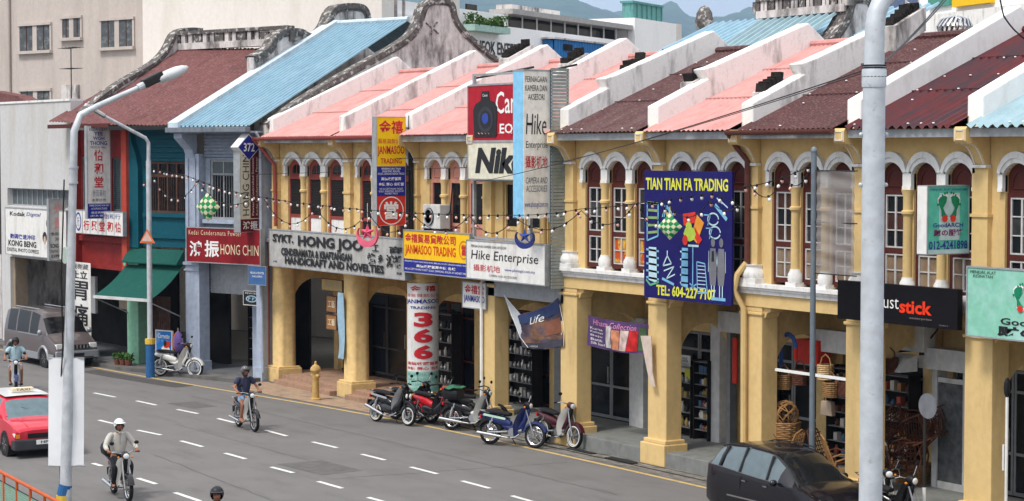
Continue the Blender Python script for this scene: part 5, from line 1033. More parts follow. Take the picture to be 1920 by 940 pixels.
# pipes
pp=thing('downpipe','white vertical drain pipe on the pillar beside the small hanging sign','pipe',(onv(903,700,-.06).x,-.06,.35)); MB().path([(0,0,0),(0,0,3.6),(0,.1,3.75)],.05,8).build('pipe',S_WHT,pp,smooth=True)
pq=thing('downpipe','brown downpipe bending into a cream one between the navy billboard and the barred window','pipe',(-35.62,0,0))
MB().path([(.0,-.6,7.95),(.02,-.35,7.6),(.06,-.08,7.3),(.06,-.08,5.0)],.065,8).build('upper_pipe',BRG,pq,smooth=True); MB().path([(.06,-.10,5.02),(-.04,-.28,4.75),(-.12,-.3,4.4),(.0,-.12,4.0),(.0,-.1,.5)],.07,8).build('lower_pipe',YEL,pq,smooth=True)
pr_=thing('downpipe','dark red downpipe beside the leftmost yellow house','pipe',(-60.05,0,0)); MB().path([(-.2,-.66,7.95),(.0,-.5,7.7),(.25,-.1,7.1),(.25,-.06,5.1)],.06,8).build('pipe',REG,pr_,smooth=True)
MB().path([(.2-.55,-.05,4.6),(-.35,-.05,.4)],.05,8).build('lower_pipe',mat('rusty_pipe',(.25,.08,.05),.8),pr_,smooth=True)
# rattan goods
RAT=mat('rattan',(.29,.155,.06),.6,var=.3,scale=12); RATD=mat('rattan_dark',(.085,.033,.02),.6,var=.4,scale=12); RATL=mat('rattan_pale',(.55,.36,.16),.6,var=.2,scale=12)
def rchair(label,loc,rot,m,s=1,group='rattan chairs of the rattan shop'):
    t=thing('rattan_chair',label,'chair',loc,rot,group); t.scale=(s,s,s)
    for y in (-.28,.28):
        MB().path([(-.30,y,0),(-.27,y,.38),(-.18,y,.58),(.05,y,.62),(.26,y,.55),(.32,y,.30),(.28,y,0)],.020,6).build('side_hoop',m,t,smooth=True)
    st_=MB(); 
    for k in range(9): x=-.28+.07*k; st_.tube((x,-.27,.36-.03*math.sin(k*.4)),(x,.27,.36-.03*math.sin(k*.4)),.014,n=5)
    st_.build('seat',m,t,kind='stuff')
    b=MB(); b.path([(.24,-.27,.36),(.40,-.28,.75),(.50,-.22,1.02),(.53,0,1.10),(.50,.22,1.02),(.40,.28,.75),(.24,.27,.36)],.020,6).build('back_hoop',m,t,smooth=True)
    b=MB()
    for k in range(7): z=.42+.09*k; x=.26+.33*(z-.36)**.9*.9; b.tube((x,-.26,z),(x,.26,z),.013,n=5)
    for k in range(-2,3): b.path([(.26,.08*k,.36),(.42,.09*k,.75),(.52,.07*k,1.05)],.010,4)
    b.build('woven_back',m,t,kind='stuff'); return t
def basket(label,loc,r_,h,m,handle=True,cat='basket',group=None,flare=1.2):
    t=thing('basket',label,cat,loc,0,group); b=MB(); n=14; rows=max(4,int(h/.04))
    for k in range(rows+1):
        z=h*k/rows; rr=r_*(1+(flare-1)*k/rows); b.path([(rr*math.cos(2*PI*i/16)*(1+.02*(-1)**(i+k)),rr*math.sin(2*PI*i/16)*(1+.02*(-1)**(i+k)),z) for i in range(16)],h/rows*.52,4,closed=True)
    b.build('weave',m,t,kind='stuff'); MB().lathe([(r_*.96,0),(r_*.96*flare,h)],(0,0,0),16).build('lining',RATD,t)
    if handle: MB().path([(-r_*flare,0,h),(-r_*.8,0,h+r_*1.0),(0,0,h+r_*1.5),(r_*.8,0,h+r_*1.0),(r_*flare,0,h)],.015,5).build('handle',m,t,smooth=True)
    return t
c=onv(1452,842,-.02); rchair('pale rattan lounge chair standing at the arcade edge behind the black car',(c.x+.05,.15,.35),R(20),RAT,.95)
c=onv(1443,850,.3)
basket('lower large round wicker basket beside the pale rattan chair',(c.x,.75,.35),.36,.62,RATD,False,group=None,flare=1.08); basket('upper round wicker basket stacked on a larger one beside the pillar',(c.x,.75,.99),.30,.42,RAT,False,flare=1.15)
t=thing('wicker_ball','bushy ball of wicker rings on top of the stacked baskets','wicker ball',(c.x,.75,1.60)); mb=MB()
for k in range(16):
    A_=Matrix.Rotation(rnd.random()*3,3,'X')@Matrix.Rotation(rnd.random()*3,3,'Y'); mb.path([A_@Vector((.30*math.cos(a),.30*math.sin(a),.04*math.sin(3*a))) for a in [2*PI*i/14 for i in range(14)]],.014,4,closed=True)
mb.build('rings',RAT,t,kind='stuff')
for k,(px,py,lab,m) in enumerate([(1558,735,'hanging square wicker basket with handle below the white rail',RAT),(1548,702,'hanging flat wicker tray just under the white rail',RATL),(1470,720,'hanging heart shaped basket left of the grey street pole',RAT),(1500,712,'hanging hoop basket with red flowers left of the grey street pole',RATD),(1668,690,'round wicker tray hanging under the black signboard right of the thick pole',RATD)]):
    q=onv(px,py,.8); basket(lab,(q.x,.8,q.z-.1),.16,.3,m,True,flare=1.1)
for k,(px,py,lab,m) in enumerate([(1552,775,'beige handbag hanging behind the yellow pillar, above the chairs',mat('bag_beige',(.35,.27,.20),.8)),(1580,740,'red trimmed wicker bag hanging next to the beige handbag',RATD)]):
    q=onv(px,py,.9); t=thing('handbag',lab,'bag',(q.x,.9,q.z-.05)); MB().prism([(-.2,0),(.2,0),(.16,.32),(-.16,.32)],-.06,.06).build('body',m,t,bevel=.02); MB().path([(-.12,0,.32),(-.08,0,.52),(.08,0,.52),(.12,0,.32)],.012,5).build('strap',BRN,t)
q=onv(1478,660,.9); t=thing('hoop_toy','blue and red arched hoop hanging behind the white rail','hoop',(q.x,.9,q.z))
MB().path([(.25*math.cos(a),0,.30*math.sin(a)+.1) for a in [PI*i/10 for i in range(11)]],.05,8).build('arch',mat('toy_blue',(.04,.10,.30),.5),t,smooth=True); MB().path([(-.25,0,.1),(-.25,0,-.35)],.05,8).build('blue_leg',MATS['toy_blue'],t); MB().path([(.25,0,.1),(.25,0,-.15)],.045,8).build('red_leg',S_RED,t)
q=onv(1492,680,1.4); t=thing('red_box','large red box on the shelf behind the white rail','box',(q.x,1.4,q.z)); MB().box(0,.75,0,.4,0,.55).build('box',S_RED,t,bevel=.01)
t=thing('bucket','white bucket with green rim on the arcade floor behind the black car','bucket',(onv(1492,850,.5).x,.5,.35)); MB().lathe([(.14,0),(.18,.32)],(0,0,0),14).build('body',S_WHT,t,smooth=True); MB().lathe([(.185,.32),(.185,.36),(.17,.36)],(0,0,0),14).build('rim',mat('bucket_green',(.2,.5,.35),.5),t)
for k,(px,v,m,lab) in enumerate([(1560,.75,RATD,'dark rattan chair in front of the second rattan shop door'),(1585,.35,RAT,'pale curved rattan chair half hidden by the yellow pillar'),(1668,.9,RATD,'dark rattan chair just right of the thick pole'),(1690,1.3,RATD,'dark rattan chair at the back of the rattan pile')]):
    rchair(lab,(onv(px,860,v).x,v,.35),R(200+40*k),m)
src=rchair('dark red rattan chair heaped on the pile under the black signboard, lowest layer',(onv(1700,870,1.2).x,1.3,.75),R(30),RATD)
for k in range(4): d=dup(src,(src.location.x-.5+.32*(k%3),1.2+.2*(k%2),1.15+.42*(k//2)),R(60*k),'dark red rattan chair heaped on the pile under the black signboard, '+['second layer left','second layer middle','third layer right','third layer left','top left','top right'][k]); d.rotation_euler.x=R(25+20*k)
q=onz(1710,905,.35); basket('big tan wicker basket on the floor below the rattan pile',(q.x,q.y,.35),.34,.42,RAT,False,flare=1.2)
# awning lamp hood and window hood
t=thing('awning','small white quarter round awning under the black signboard','awning',onv(1668,690,1.3)); MB().prism([(0,0),(0,.35),(-.25,.28),(-.5,.05),(-.52,0)],0,.85,'x').build('hood',SHUT,t)
# rolled bags on the parapet of left, potted plants by the mint pillar
p=L1.W(-6.6,-.45,.12); t=thing('potted_plant','low pots of small plants at the foot of the mint green pillar','plant',p,L1.a)
for k in range(3): MB().lathe([(.10,0),(.14,.2)],(k*.3-.3,0,0),10).build('pot',mat('clay_pot',(.18,.07,.045),.8),t)
mb=MB()
for k in range(160): x=rnd.uniform(-.45,.45); mb.obox((x,rnd.uniform(-.15,.15),rnd.uniform(.2,.42)),(.10,.05,.006),Matrix.Rotation(rnd.random()*6,3,Vector((rnd.random()-.5,rnd.random()-.5,.3)).normalized()))
mb.build('leaves',LEAF,t,kind='stuff')
# awning on the teal house
AWN=mat('green_canvas',(.010,.075,.06),.8,dirt=(.01,.06,.05),damt=.7,dscale=(2,2,.5))
t=thing('awning','dark green canvas awning sloping out over the pavement from the teal house','awning',L1.W(-6.9,0,0),L1.a)
MB().prism([(0,4.18),(-.35,3.72),(-.35,3.68),(0,3.68)],.15,3.03,'x').build('upper_valance',AWN,t)
MB().grid(lambda u,v:(.15+2.9*u-.10*v*(1-u),-.02-1.45*v,3.70-1.10*v-.12*math.sin(PI*v)),14,10).build('canvas',AWN,t,smooth=True)
MB().box(.05,3.07,-1.52,-1.46,2.50,2.60).build('front_bar',SHUT,t); 
for x in (.1,2.9): MB().tube((x,-1.47,2.5),(x,-.02,1.9),.022,n=6).build('arm',METG,t)
# ice cream poster board and colourful parasol behind the parked white motorcycle
r,w,h=sign('advert_board','blue ice cream advertisement board standing behind the parked white motorcycle',L1,(293,620),(322,668),-.55,.05,mat('advert_blue',(.02,.17,.50),.4,dirt=(.3,.5,.7),damt=.8,dscale=(2,2,2)),[('Cornetto',(.12,.10,.88,.30),T_WHT,dict(shear=.3,bold=.02))],T_WHT,cat='signboard')
flat(r,ell(w*.62,h*.22,w*.28,h*.2),mat('cream_white',(.75,.7,.6),.5)); flat(r,ell(w*.72,h*.46,w*.24,h*.13,rot=.4),S_RED,-.016); flat(r,ell(w*.6,h*.5,w*.1,h*.12),T_BLK,-.02)
t=thing('beach_parasol','half closed purple, green and orange parasol beside the ice cream board','parasol',L1.W(L1.at(334,650,-.4)[0],-.4,.12),L1.a)
for k,(m_) in enumerate([mat('para_purple',(.18,.12,.35),.6),mat('para_green',(.05,.3,.25),.6),mat('para_orange',(.6,.15,.05),.6),MATS['para_purple'] if 'para_purple' in MATS else None]):
    MB().grid(lambda u,v:((.17*math.sin(PI*v)**.6+.02)*math.cos(PI/2*(k+u)),(.17*math.sin(PI*v)**.6+.02)*math.sin(PI/2*(k+u)),.6+.75*v),6,8).build('panel',m_,t,smooth=True)
MB().tube((0,0,0),(0,0,1.45),.02).build('pole',METG,t)
# ---------------------------------------------------------------- lamps and poles
GALV=mat('galvanised_grey',(.50,.52,.54),.45,.25,dirt=(.25,.26,.27),damt=.5,dscale=(3,3,1)); GALB=mat('galvanised_rust_spots',(.50,.53,.56),.5,.2,dirt=(.28,.28,.29),damt=.5,dscale=(5,5,5),thr=(.62,.68)); PBLUE=mat('band_blue',(.03,.11,.27),.6); PYEL=mat('band_yellow',(.60,.40,.05),.6)
def base_at(px,depth):  # ground point at a given distance along the view
    q=CAM+(_f*3800+_r*(px-960))*(depth/3800); return Vector((q.x,q.y,0))
b=base_at(113,37.5); tp=base_at(141,37.5)-b
lamp=thing('street_lamp','slightly leaning grey street lamp at the left with a glass head and blue band','street lamp',b)
zt=8.05
L=lambda t:(tp.x*t,tp.y*t,zt*t)
MB().tube(L(0),L(.5),.126,.092,12).tube(L(.5),L(.86),.092,.072,12).build('pole',GALV,lamp,smooth=True)
MB().tube(L(.86),L(.865),.096,.096,12).tube(L(.865),L(.895),.084,.084,12).tube(L(.895),L(.90),.096,.096,12).build('collar',GALV,lamp,smooth=True)
MB().path([L(.9),L(.98),(tp.x,tp.y+.12,8.19),(tp.x,tp.y+.45,8.36),(tp.x,tp.y+1.32,8.74)],[.072,.070,.065,.056,.046],10).build('arm',GALV,lamp,smooth=True)
MB().tube((b.x*0+tp.x*.0,0,1.12),(tp.x*.16,tp.y*.16,1.32),.128,.125,12).build('blue_band',PBLUE,lamp); MB().tube((0,0,.1),(0,0,1.12),.138,.136,12).build('yellow_band',PYEL,lamp)
hd=MB().obox((tp.x,tp.y+1.55,8.87),(.20,.42,.17),Matrix.Rotation(.45,3,'X')).build('lamp_gear',METD,lamp,bevel=.03)
MB().ball((tp.x,tp.y+1.92,8.98),(.16,.38,.11),14,8,Matrix.Rotation(.40,3,'X')).build('lamp_glass',mat('lamp_shade_glass',(.55,.57,.58),.15,var=.03,dirt=(.35,.36,.37),damt=.6,dscale=(3,3,3)),lamp,smooth=True)
MB().tube((tp.x,tp.y+1.25,8.71),(tp.x,tp.y+1.40,8.78),.07,.07,10).build('arm_joint',GALV,lamp)
MB().path([(tp.x-.12,tp.y*.2-.12,.8),(tp.x*.4-.16,tp.y*.4-.1,3.0),(tp.x*.5+.1,tp.y*.5-.16,3.9),(tp.x*.62-.02,tp.y*.6-.16,5.2),(tp.x*.8,tp.y*.8-.15,7.0)],.014,5).build('cable',BLK,lamp,smooth=True)
wb=thing('blank_banner','blank white cloth banner tied to the left lamp post','banner',b)
nrm=(CAM-b).to_2d().normalized(); side=Vector((-nrm.y,nrm.x))
def lampz(y): return 7.5-(y-286)/101.3
def wp(px,z,dd=0): q=base_at(px,37.5); return (q.x-b.x-nrm.x*dd,q.y-b.y-nrm.y*dd,z)
z1,z0=lampz(673),lampz(876)
def wfn(u,v):
    pl=wp(88+(u*67)+(1-v)*(-3),z0+(z1-z0)*v,-.02-.18+0); s=.03*math.sin(u*4)+.02*math.sin(v*6+u*3); return (pl[0]+nrm.x*(s-.2),pl[1]+nrm.y*(s-.2),pl[2])
MB().grid(wfn,14,20).build('cloth',mat('white_cloth',(.72,.73,.74),.85,var=.03),wb,smooth=True)
for z in (z0,z1):
    a_=wp(88,z,-.0); c_=wp(155,z,-.0); MB().tube(a_,c_,.015).build('batten',METG,wb)
# smaller lamp by the teal house
b2=onz(282,708); l2=thing('street_lamp','thin street lamp with blue painted base in front of the teal house','street lamp',b2)
h2=7.5+(286-262)/56.3
MB().tube((0,0,0),(0,0,1.15),.15,.15,12).build('blue_base',PBLUE,l2,smooth=True); MB().tube((0,0,1.12),(0,0,1.30),.17,.17,12).build('yellow_band',PYEL,l2); MB().tube((0,0,1.3),(0,0,h2-.7),.09,.085,10).build('pole',GALV,l2,smooth=True)
MB().path([(0,0,h2-.7),(0,0,h2-.1),(0,-.1,h2+.05),(0,-1.5,h2+.75)],[.07,.065,.06,.05],8).build('arm',GALV,l2,smooth=True)
MB().obox((0,-1.85,h2+.95),(.2,.75,.12),Matrix.Rotation(-.5,3,'X')).build('lamp_head',SHUT,l2,bevel=.04); MB().obox((0,-1.80,h2+.87),(.17,.6,.05),Matrix.Rotation(-.5,3,'X')).build('lamp_glass',GLS,l2)
tr=thing('warning_sign','red bordered triangular road sign fixed to the thin street lamp','road sign',(b2.x,b2.y,0)); q0=onv(282,457,b2.y-.12); q1=onv(282,430,b2.y-.12); dx=.24
tm=Matrix.Rotation(R(35),3,'Z')
for (k_,m_,y_) in ((1,mat('sign_orange_red',(.60,.14,.05),.5),-.12),(.68,mat('sign_faded_pink',(.55,.38,.32),.5),-.135)):
    zc=q0.z+(q1.z-q0.z)*.38; P3=[tm@Vector((-dx*1.25*k_,y_,zc+(q0.z-zc)*k_)),tm@Vector((dx*1.25*k_,y_,zc+(q0.z-zc)*k_)),tm@Vector((0,y_,zc+(q1.z-zc)*k_))]
    MB().add([tuple(v) for v in P3]+[tuple(v+tm@Vector((0,.012,0))) for v in P3],[(0,1,2),(5,4,3),(0,3,4,1),(1,4,5,2),(2,5,3,0)]).build('face' if k_<1 else 'border',m_,tr)
# the thick pole in front at the right
b3=base_at(1637,25.0); bp_=thing('street_lamp','very thick grey lamp post close to the camera at the right, bending at its top','street lamp',b3)
MB().tube((0,0,0),(0,0,8.38),.148,.138,24).build('pole',GALB,bp_,smooth=True); MB().lathe([(.148,8.30),(.152,8.34),(.152,8.50),(.128,8.58)],(0,0,0),24).build('collar',GALB,bp_,smooth=True)
MB().path([(0,0,8.5),(.0,0,9.0),(.0,.03,9.2),(.0,.12,9.38),(.0,.28,9.5),(0,.6,9.65),(0,2.6,10.4)],[.125,.122,.12,.12,.118,.11,.08],20).build('arm',GALB,bp_,smooth=True)
for z in (8.53,8.56,8.42): MB().lathe([(.150,z),(.154,z+.008),(.150,z+.016)],(0,0,0),20).build('wire_tie',BLK,bp_)
for z in (7.72,7.10): 
    for s in (-1,1): MB().ball((_r.x*s*.155,_r.y*s*.155,z),.028,8,5).build('bolt',GALB,bp_)
# grey pole with mesh banner
q=onv(1524,600,-1.25); pt=onv(1524,280,-1.25); p3=thing('sign_pole','slim dark grey pole carrying a see-through mesh banner in front of the rattan shop','pole',(q.x,-1.25,0))
MB().tube((0,0,0),(0,0,pt.z),.062,.058,12).lathe([(.07,pt.z-.05),(.07,pt.z),(.03,pt.z+.05)],(0,0,0),12).build('pole',mat('dark_galvanised',(.16,.19,.22),.5,.3),p3,smooth=True)
a=onv(1532,320,-1.25); c=onv(1601,518,-1.25)
mm=bpy.data.materials.new('mesh_cloth'); mm.use_nodes=True; pb_=mm.node_tree.nodes['Principled BSDF']; pb_.inputs['Base Color'].default_value=(.22,.20,.19,1); pb_.inputs['Alpha'].default_value=.72; pb_.inputs['Roughness'].default_value=.35
ms=thing('mesh_banner','dark translucent mesh banner stretched beside the slim grey pole','banner',(a.x,-1.25,c.z))
MB().grid(lambda u,v:((c.x-a.x)*u,.025*math.sin(v*22)*math.sin(u*PI)+.012*math.sin(v*47+u*4),(a.z-c.z)*v),10,40).build('cloth',mm,ms,smooth=True)
for z in (0,a.z-c.z,(a.z-c.z)*.5): MB().tube((-.08,0,z),(c.x-a.x+.08,0,z),.013,n=6).build('rod',METD,ms)
# round traffic sign seen from behind
q=onv(1733,900,-.75); ts=thing('traffic_sign','round traffic sign seen from behind on a black and white post','traffic sign',(q.x,-.75,0)); zc=onv(1745,762,-.75).z
MB().lathe([(.25,0),(.25,.015)],(.10,-.03,zc),28,'y').build('disc',mat('sign_back_grey',(.15,.155,.17),.5,var=.15,dirt=(.1,.1,.11),damt=.6),ts); MB().tube((0,0,.9),(0,0,zc+.2),.03).build('post',METD,ts); MB().tube((0,0,0),(0,0,.35),.035).tube((0,0,.62),(0,0,.9),.035).build('white_band',S_WHT,ts); MB().tube((0,0,.35),(0,0,.62),.033).build('black_band',BLK,ts)
# no-entry style tall pole handle at right edge
q=onv(1889,700,-.2); t=thing('awning_pole','white awning crank pole hanging in the last arcade bay','pole',(q.x,-.2,.5)); MB().tube((0,0,0),(0,0,2.4),.03).build('pole',S_WHT,t); MB().box(-.09,-.05,-.02,.02,.9,1.4).build('handle',S_WHT,t); MB().ball((.0,0,2.5),(.07,.07,.2),8,6).build('black_hook',BLK,t)
# orange railing at the lower left
ORR=mat('orange_rail_paint',(.48,.09,.02),.5,dirt=(.4,.08,.03),damt=.4); A=onz(-60,853,1.1); B=onz(140,958,1.1); Lr=(B-A).to_2d().length; an=math.atan2((B-A).y,(B-A).x)
rl=thing('railing','orange metal railing with green wire mesh at the lower left corner','railing',(A.x,A.y,0),an)
MB().tube((0,0,1.1),(Lr,0,1.1),.035,n=8).build('top_rail',ORR,rl,smooth=True); MB().tube((0,0,.92),(Lr,0,.92),.012,n=6).build('mid_rail',BLK,rl); MB().tube((0,0,.25),(Lr,0,.25),.02,n=6).build('lower_rail',ORR,rl)
n=int(Lr/.95)
for k in range(n+1): MB().tube((k*Lr/n,0,0),(k*Lr/n,0,1.08),.03,n=8).build('post',ORR,rl,smooth=True)
mb=MB(); x=0
while x<Lr: mb.tube((x,0,.25),(x,0,.92),.007,n=4,cap=False); x+=.05
z=.25
while z<.92: mb.tube((0,0,z),(Lr,0,z),.006,n=4,cap=False); z+=.05
mb.build('wire_mesh',mat('mesh_green',(.25,.38,.30),.6),rl,kind='stuff')
# ---------------------------------------------------------------- tv antennas
def antenna(label,F,px,py0,py1,off,k=1):
    x,z0=F.at(px,py1,off); _,z1=F.at(px,py0,off); t=thing('tv_antenna',label,'antenna',F.W(x,off,z0),F.a); h=z1-z0
    MB().tube((0,0,0),(0,0,h),.022,n=6).build('mast',METD,t)
    for (zz,l,nn) in ((h,1.3,5),(h*.62,1.1,8)):
        MB().tube((-l/2,0,zz),(l/2,0,zz),.014,n=5).build('boom',METD,t)
        for j in range(nn): MB().tube((-l/2+l*j/(nn-1),-.25,zz),(-l/2+l*j/(nn-1),.25,zz),.009,n=4).build('element',METD,t)
antenna('thin television antenna above the white building beside the left lamp',L2,134,90,192,2.0)
# ---------------------------------------------------------------- overhead cables
def cable(label,pts,r=.012,sag=.0):
    t=thing('overhead_cable',label,'cable',pts[0]); P_=[]
    for a,b in zip(pts,pts[1:]):
        for i in range(12): u=i/12; p=a.lerp(b,u)-pts[0]; p.z-=sag*4*u*(1-u); P_.append(p)
    P_.append(pts[-1]-pts[0]); MB().path(P_,r,5).build('wire',BLK,t,smooth=True); return t
top=Vector((b3.x,b3.y,8.55))
cable('black cable from the thick pole down to the camera shop sign',[top,onv(890,343,-.5)],.009,.12)
cable('thin cable from the thick pole to the number sign, passing the yellow eaves',[top+Vector((0,0,-.03)),onv(1060,302,-.4),onv(700,318,-.4)],.007,.06)
for k in range(2): cable(['upper','lower'][k]+' twin cable rising to the right from the thick pole',[top+Vector((0,.1,.02)),CAM+ray(1790-6*k,-20)*(30/3800)],.010,.05)
for k,(a,b_) in enumerate((((290,292),(880,296)),((200,330),(640,322)))): cable(['upper','lower'][k]+' thin black wire running past the pale blue house',[onv(*a,-1.2),onv(*b_,-.5)],.009,.05)
cable('looping black cable in the top right corner',[CAM+ray(1872,-20)*(33/3800),CAM+ray(1882,30)*(33/3800),CAM+ray(1908,62)*(33/3800),CAM+ray(1935,80)*(33/3800)],.014,.02)
# ---------------------------------------------------------------- strings of lights
BULB=mat('bulb_white',(.80,.78,.76),.2,var=.02); BULR=mat('bulb_pink',(.75,.42,.36),.25,var=.02)
bulb_me=MB().ball((0,0,-.085),(.036,.036,.046),8,6).mesh('bulb',BULB,True); bulr_me=MB().ball((0,0,-.085),(.036,.036,.046),8,6).mesh('bulb',BULR,True); sock_me=MB().tube((0,0,-.045),(0,0,.02),.026,n=6).mesh('socket',BLK)
def lights(label,pxs,v,every,jit=.0):
    pts=[onv(px,py,v) for px,py in pxs]; o=pts[0].copy(); t=thing('string_lights',label,'string lights',o,0,'strings of lights along the street'); P_=[p-o for p in pts]
    MB().path(P_,.011,4).build('wire',BLK,t)
    dist=0; nxt=every*.5; k=0
    for a,b in zip(P_,P_[1:]):
        l=(b-a).length
        while nxt<=dist+l:
            p=a.lerp(b,(nxt-dist)/l); ob=bpy.data.objects.new('bulb',bulb_me if (k*5)%3 else bulr_me); COL.objects.link(ob); ob.parent=t; ob.location=p; ob.rotation_euler=(rnd.uniform(-.5,.5),rnd.uniform(-.7,.7),0)
            s=bpy.data.objects.new('socket',sock_me); COL.objects.link(s); s.parent=ob; nxt+=every; k+=1
        dist+=l
    return t
def swag(a,b,d,n=8): return [(a[0]+(b[0]-a[0])*i/n,a[1]+(b[1]-a[1])*i/n+d*4*(i/n)*(1-i/n)) for i in range(n+1)]
nodes=[(150,262),(215,290),(283,318),(345,330),(395,349),(495,372),(592,388),(690,396),(775,401),(880,405),(965,405),(1090,393),(1195,381)]
lights('upper string of white bulbs from the left lamp past the teal house',swag((147,262),(283,316),4)[:-1]+swag((283,316),(350,330),1)[:-1]+swag((350,330),(495,371),5),-2.0,.42)
lights('upper string of white bulbs in front of the yellow houses, left of the camera shop',swag((495,371),(690,394),2)[:-1]+swag((690,394),(965,404),3),-1.8,.42)
lights('upper string of white bulbs from the camera shop to the navy billboard',swag((965,404),(1090,392),3)[:-1]+swag((1090,392),(1213,379),2),-1.6,.42)
lights('zigzag lower string of bulbs between the thin lamp and the pale blue house',swag((150,290),(215,300),30)[:-1]+swag((215,300),(283,322),45)[:-1]+swag((283,322),(370,340),42)[:-1]+swag((370,340),(480,366),30),-2.1,.55)
lw=[]
for a,b,d in (((495,374),(592,390),38),((592,390),(690,398),36),((690,398),(775,402),36),((775,402),(880,405),30),((880,405),(965,407),32),((965,407),(1090,395),30),((1090,395),(1190,384),32)): lw+=swag(a,b,d)[:-1]
lights('zigzag lower string of bulbs hanging in front of the shop signs',lw+[(1190,384)],-1.9,.55)
lights('string of bulbs draped across the navy billboard',swag((1213,383),(1345,362),-2)[:-1]+swag((1345,362),(1378,372),8),-.9,.38)
lights('lower string of bulbs dipping over the navy billboard',swag((1200,392),(1250,380),34)[:-1]+swag((1250,380),(1330,376),30)[:-1]+swag((1330,376),(1385,386),14),-.95,.5)
lights('string of bulbs rising from the navy billboard to the slim grey pole',swag((1385,352),(1524,308),8),-1.25,.42)
lights('short drooping string of bulbs beside the slim grey pole',swag((1405,342),(1470,330),34)[:-1]+swag((1470,330),(1522,310),28),-1.25,.5)
# ---------------------------------------------------------------- hanging ornaments
def ketupat(label,px,py,w_px,v,tilt):
    c=onv(px,py,v); s=w_px/2*(c-CAM).dot(FW)/3800
    t=thing('woven_ornament',label,'ornament',c,R(30),'festive ornaments hung on the light strings')
    K=5
    G=mat('ribbon_green',(.015,.24,.07),.5); W_=mat('ribbon_cream',(.62,.65,.42),.5)
    def pos(u,v,sg): # u,v in -1..1 diamond axes
        x=(u+v)/2; z=(v-u)/2; b=max(0,(1-u*u))**.5*max(0,(1-v*v))**.5*.34; return (x*s*1.02,sg*b*s-.0,z*s*1.02)
    for sg in (-1,1):
        for i in range(K):
            for j in range(K):
                u0,u1,v0,v1=[-1+2*q/K for q in (i,i+1,j,j+1)]; e=.02
                mb=MB().grid(lambda a,b:pos(u0+e+(u1-u0-2*e)*a,v0+e+(v1-v0-2*e)*b,sg),3,3); 
                mb.build('ribbon_square',G if (i+j)%2 else W_,t,smooth=True)
    MB().tube((0,0,s*.98),(0,0,s*1.5),.01,n=5).build('hanger',T_YEL,t)
    return t
ketupat('green and cream checkered diamond ornament hanging before the pale blue house',390,388,54,-2.0,0); ketupat('green and cream checkered diamond ornament hanging over the navy billboard',1256,425,50,-1.0,0)
def crescent(label,px,py,w_px,v,m,m2):
    c=onv(px,py,v); s=w_px/2*(c-CAM).dot(FW)/3800; t=thing('crescent_star',label,'ornament',c,R(30),'festive ornaments hung on the light strings')
    out=[(s*math.cos(a),s*math.sin(a)) for a in [R(148)+R(244)*i/22 for i in range(23)]]; inn=[(s*.80*math.cos(a)*1.12,s*.80*math.sin(a)*.86+s*.20) for a in [R(148)+R(244)*i/22 for i in range(23)]]
    mb=MB()
    for i in range(22): mb.prism([out[i],out[i+1],inn[i+1],inn[i]],-.05,.05)
    mb.build('crescent',m,t); P_=[(s*(.74 if k%2==0 else .30)*math.sin(PI*k/5),s*(.74 if k%2==0 else .30)*math.cos(PI*k/5)+s*.22) for k in range(10)]
    mb=MB(); vs=[(0,-.09,s*.22),(0,.09,s*.22)]+[(a,0,b) for a,b in P_]; mb.add(vs,[(0,2+(i+1)%10,2+i) for i in range(10)]+[(1,2+i,2+(i+1)%10) for i in range(10)]); mb.build('star',m2,t)
    MB().tube((0,0,s*1.05),(0,0,s*2.6),.007,n=4).build('hanger',T_WHT,t)
crescent('pink crescent and star ornament hanging over the long grey signboard',689,441,46,-1.9,mat('orn_pink',(.70,.13,.20),.4),mat('orn_pink2',(.62,.08,.15),.4)); crescent('dark blue crescent and star ornament hanging over the cream shop signboard',984,447,40,-1.7,mat('orn_blue',(.03,.04,.18),.3),mat('orn_blue2',(.06,.09,.30),.3))
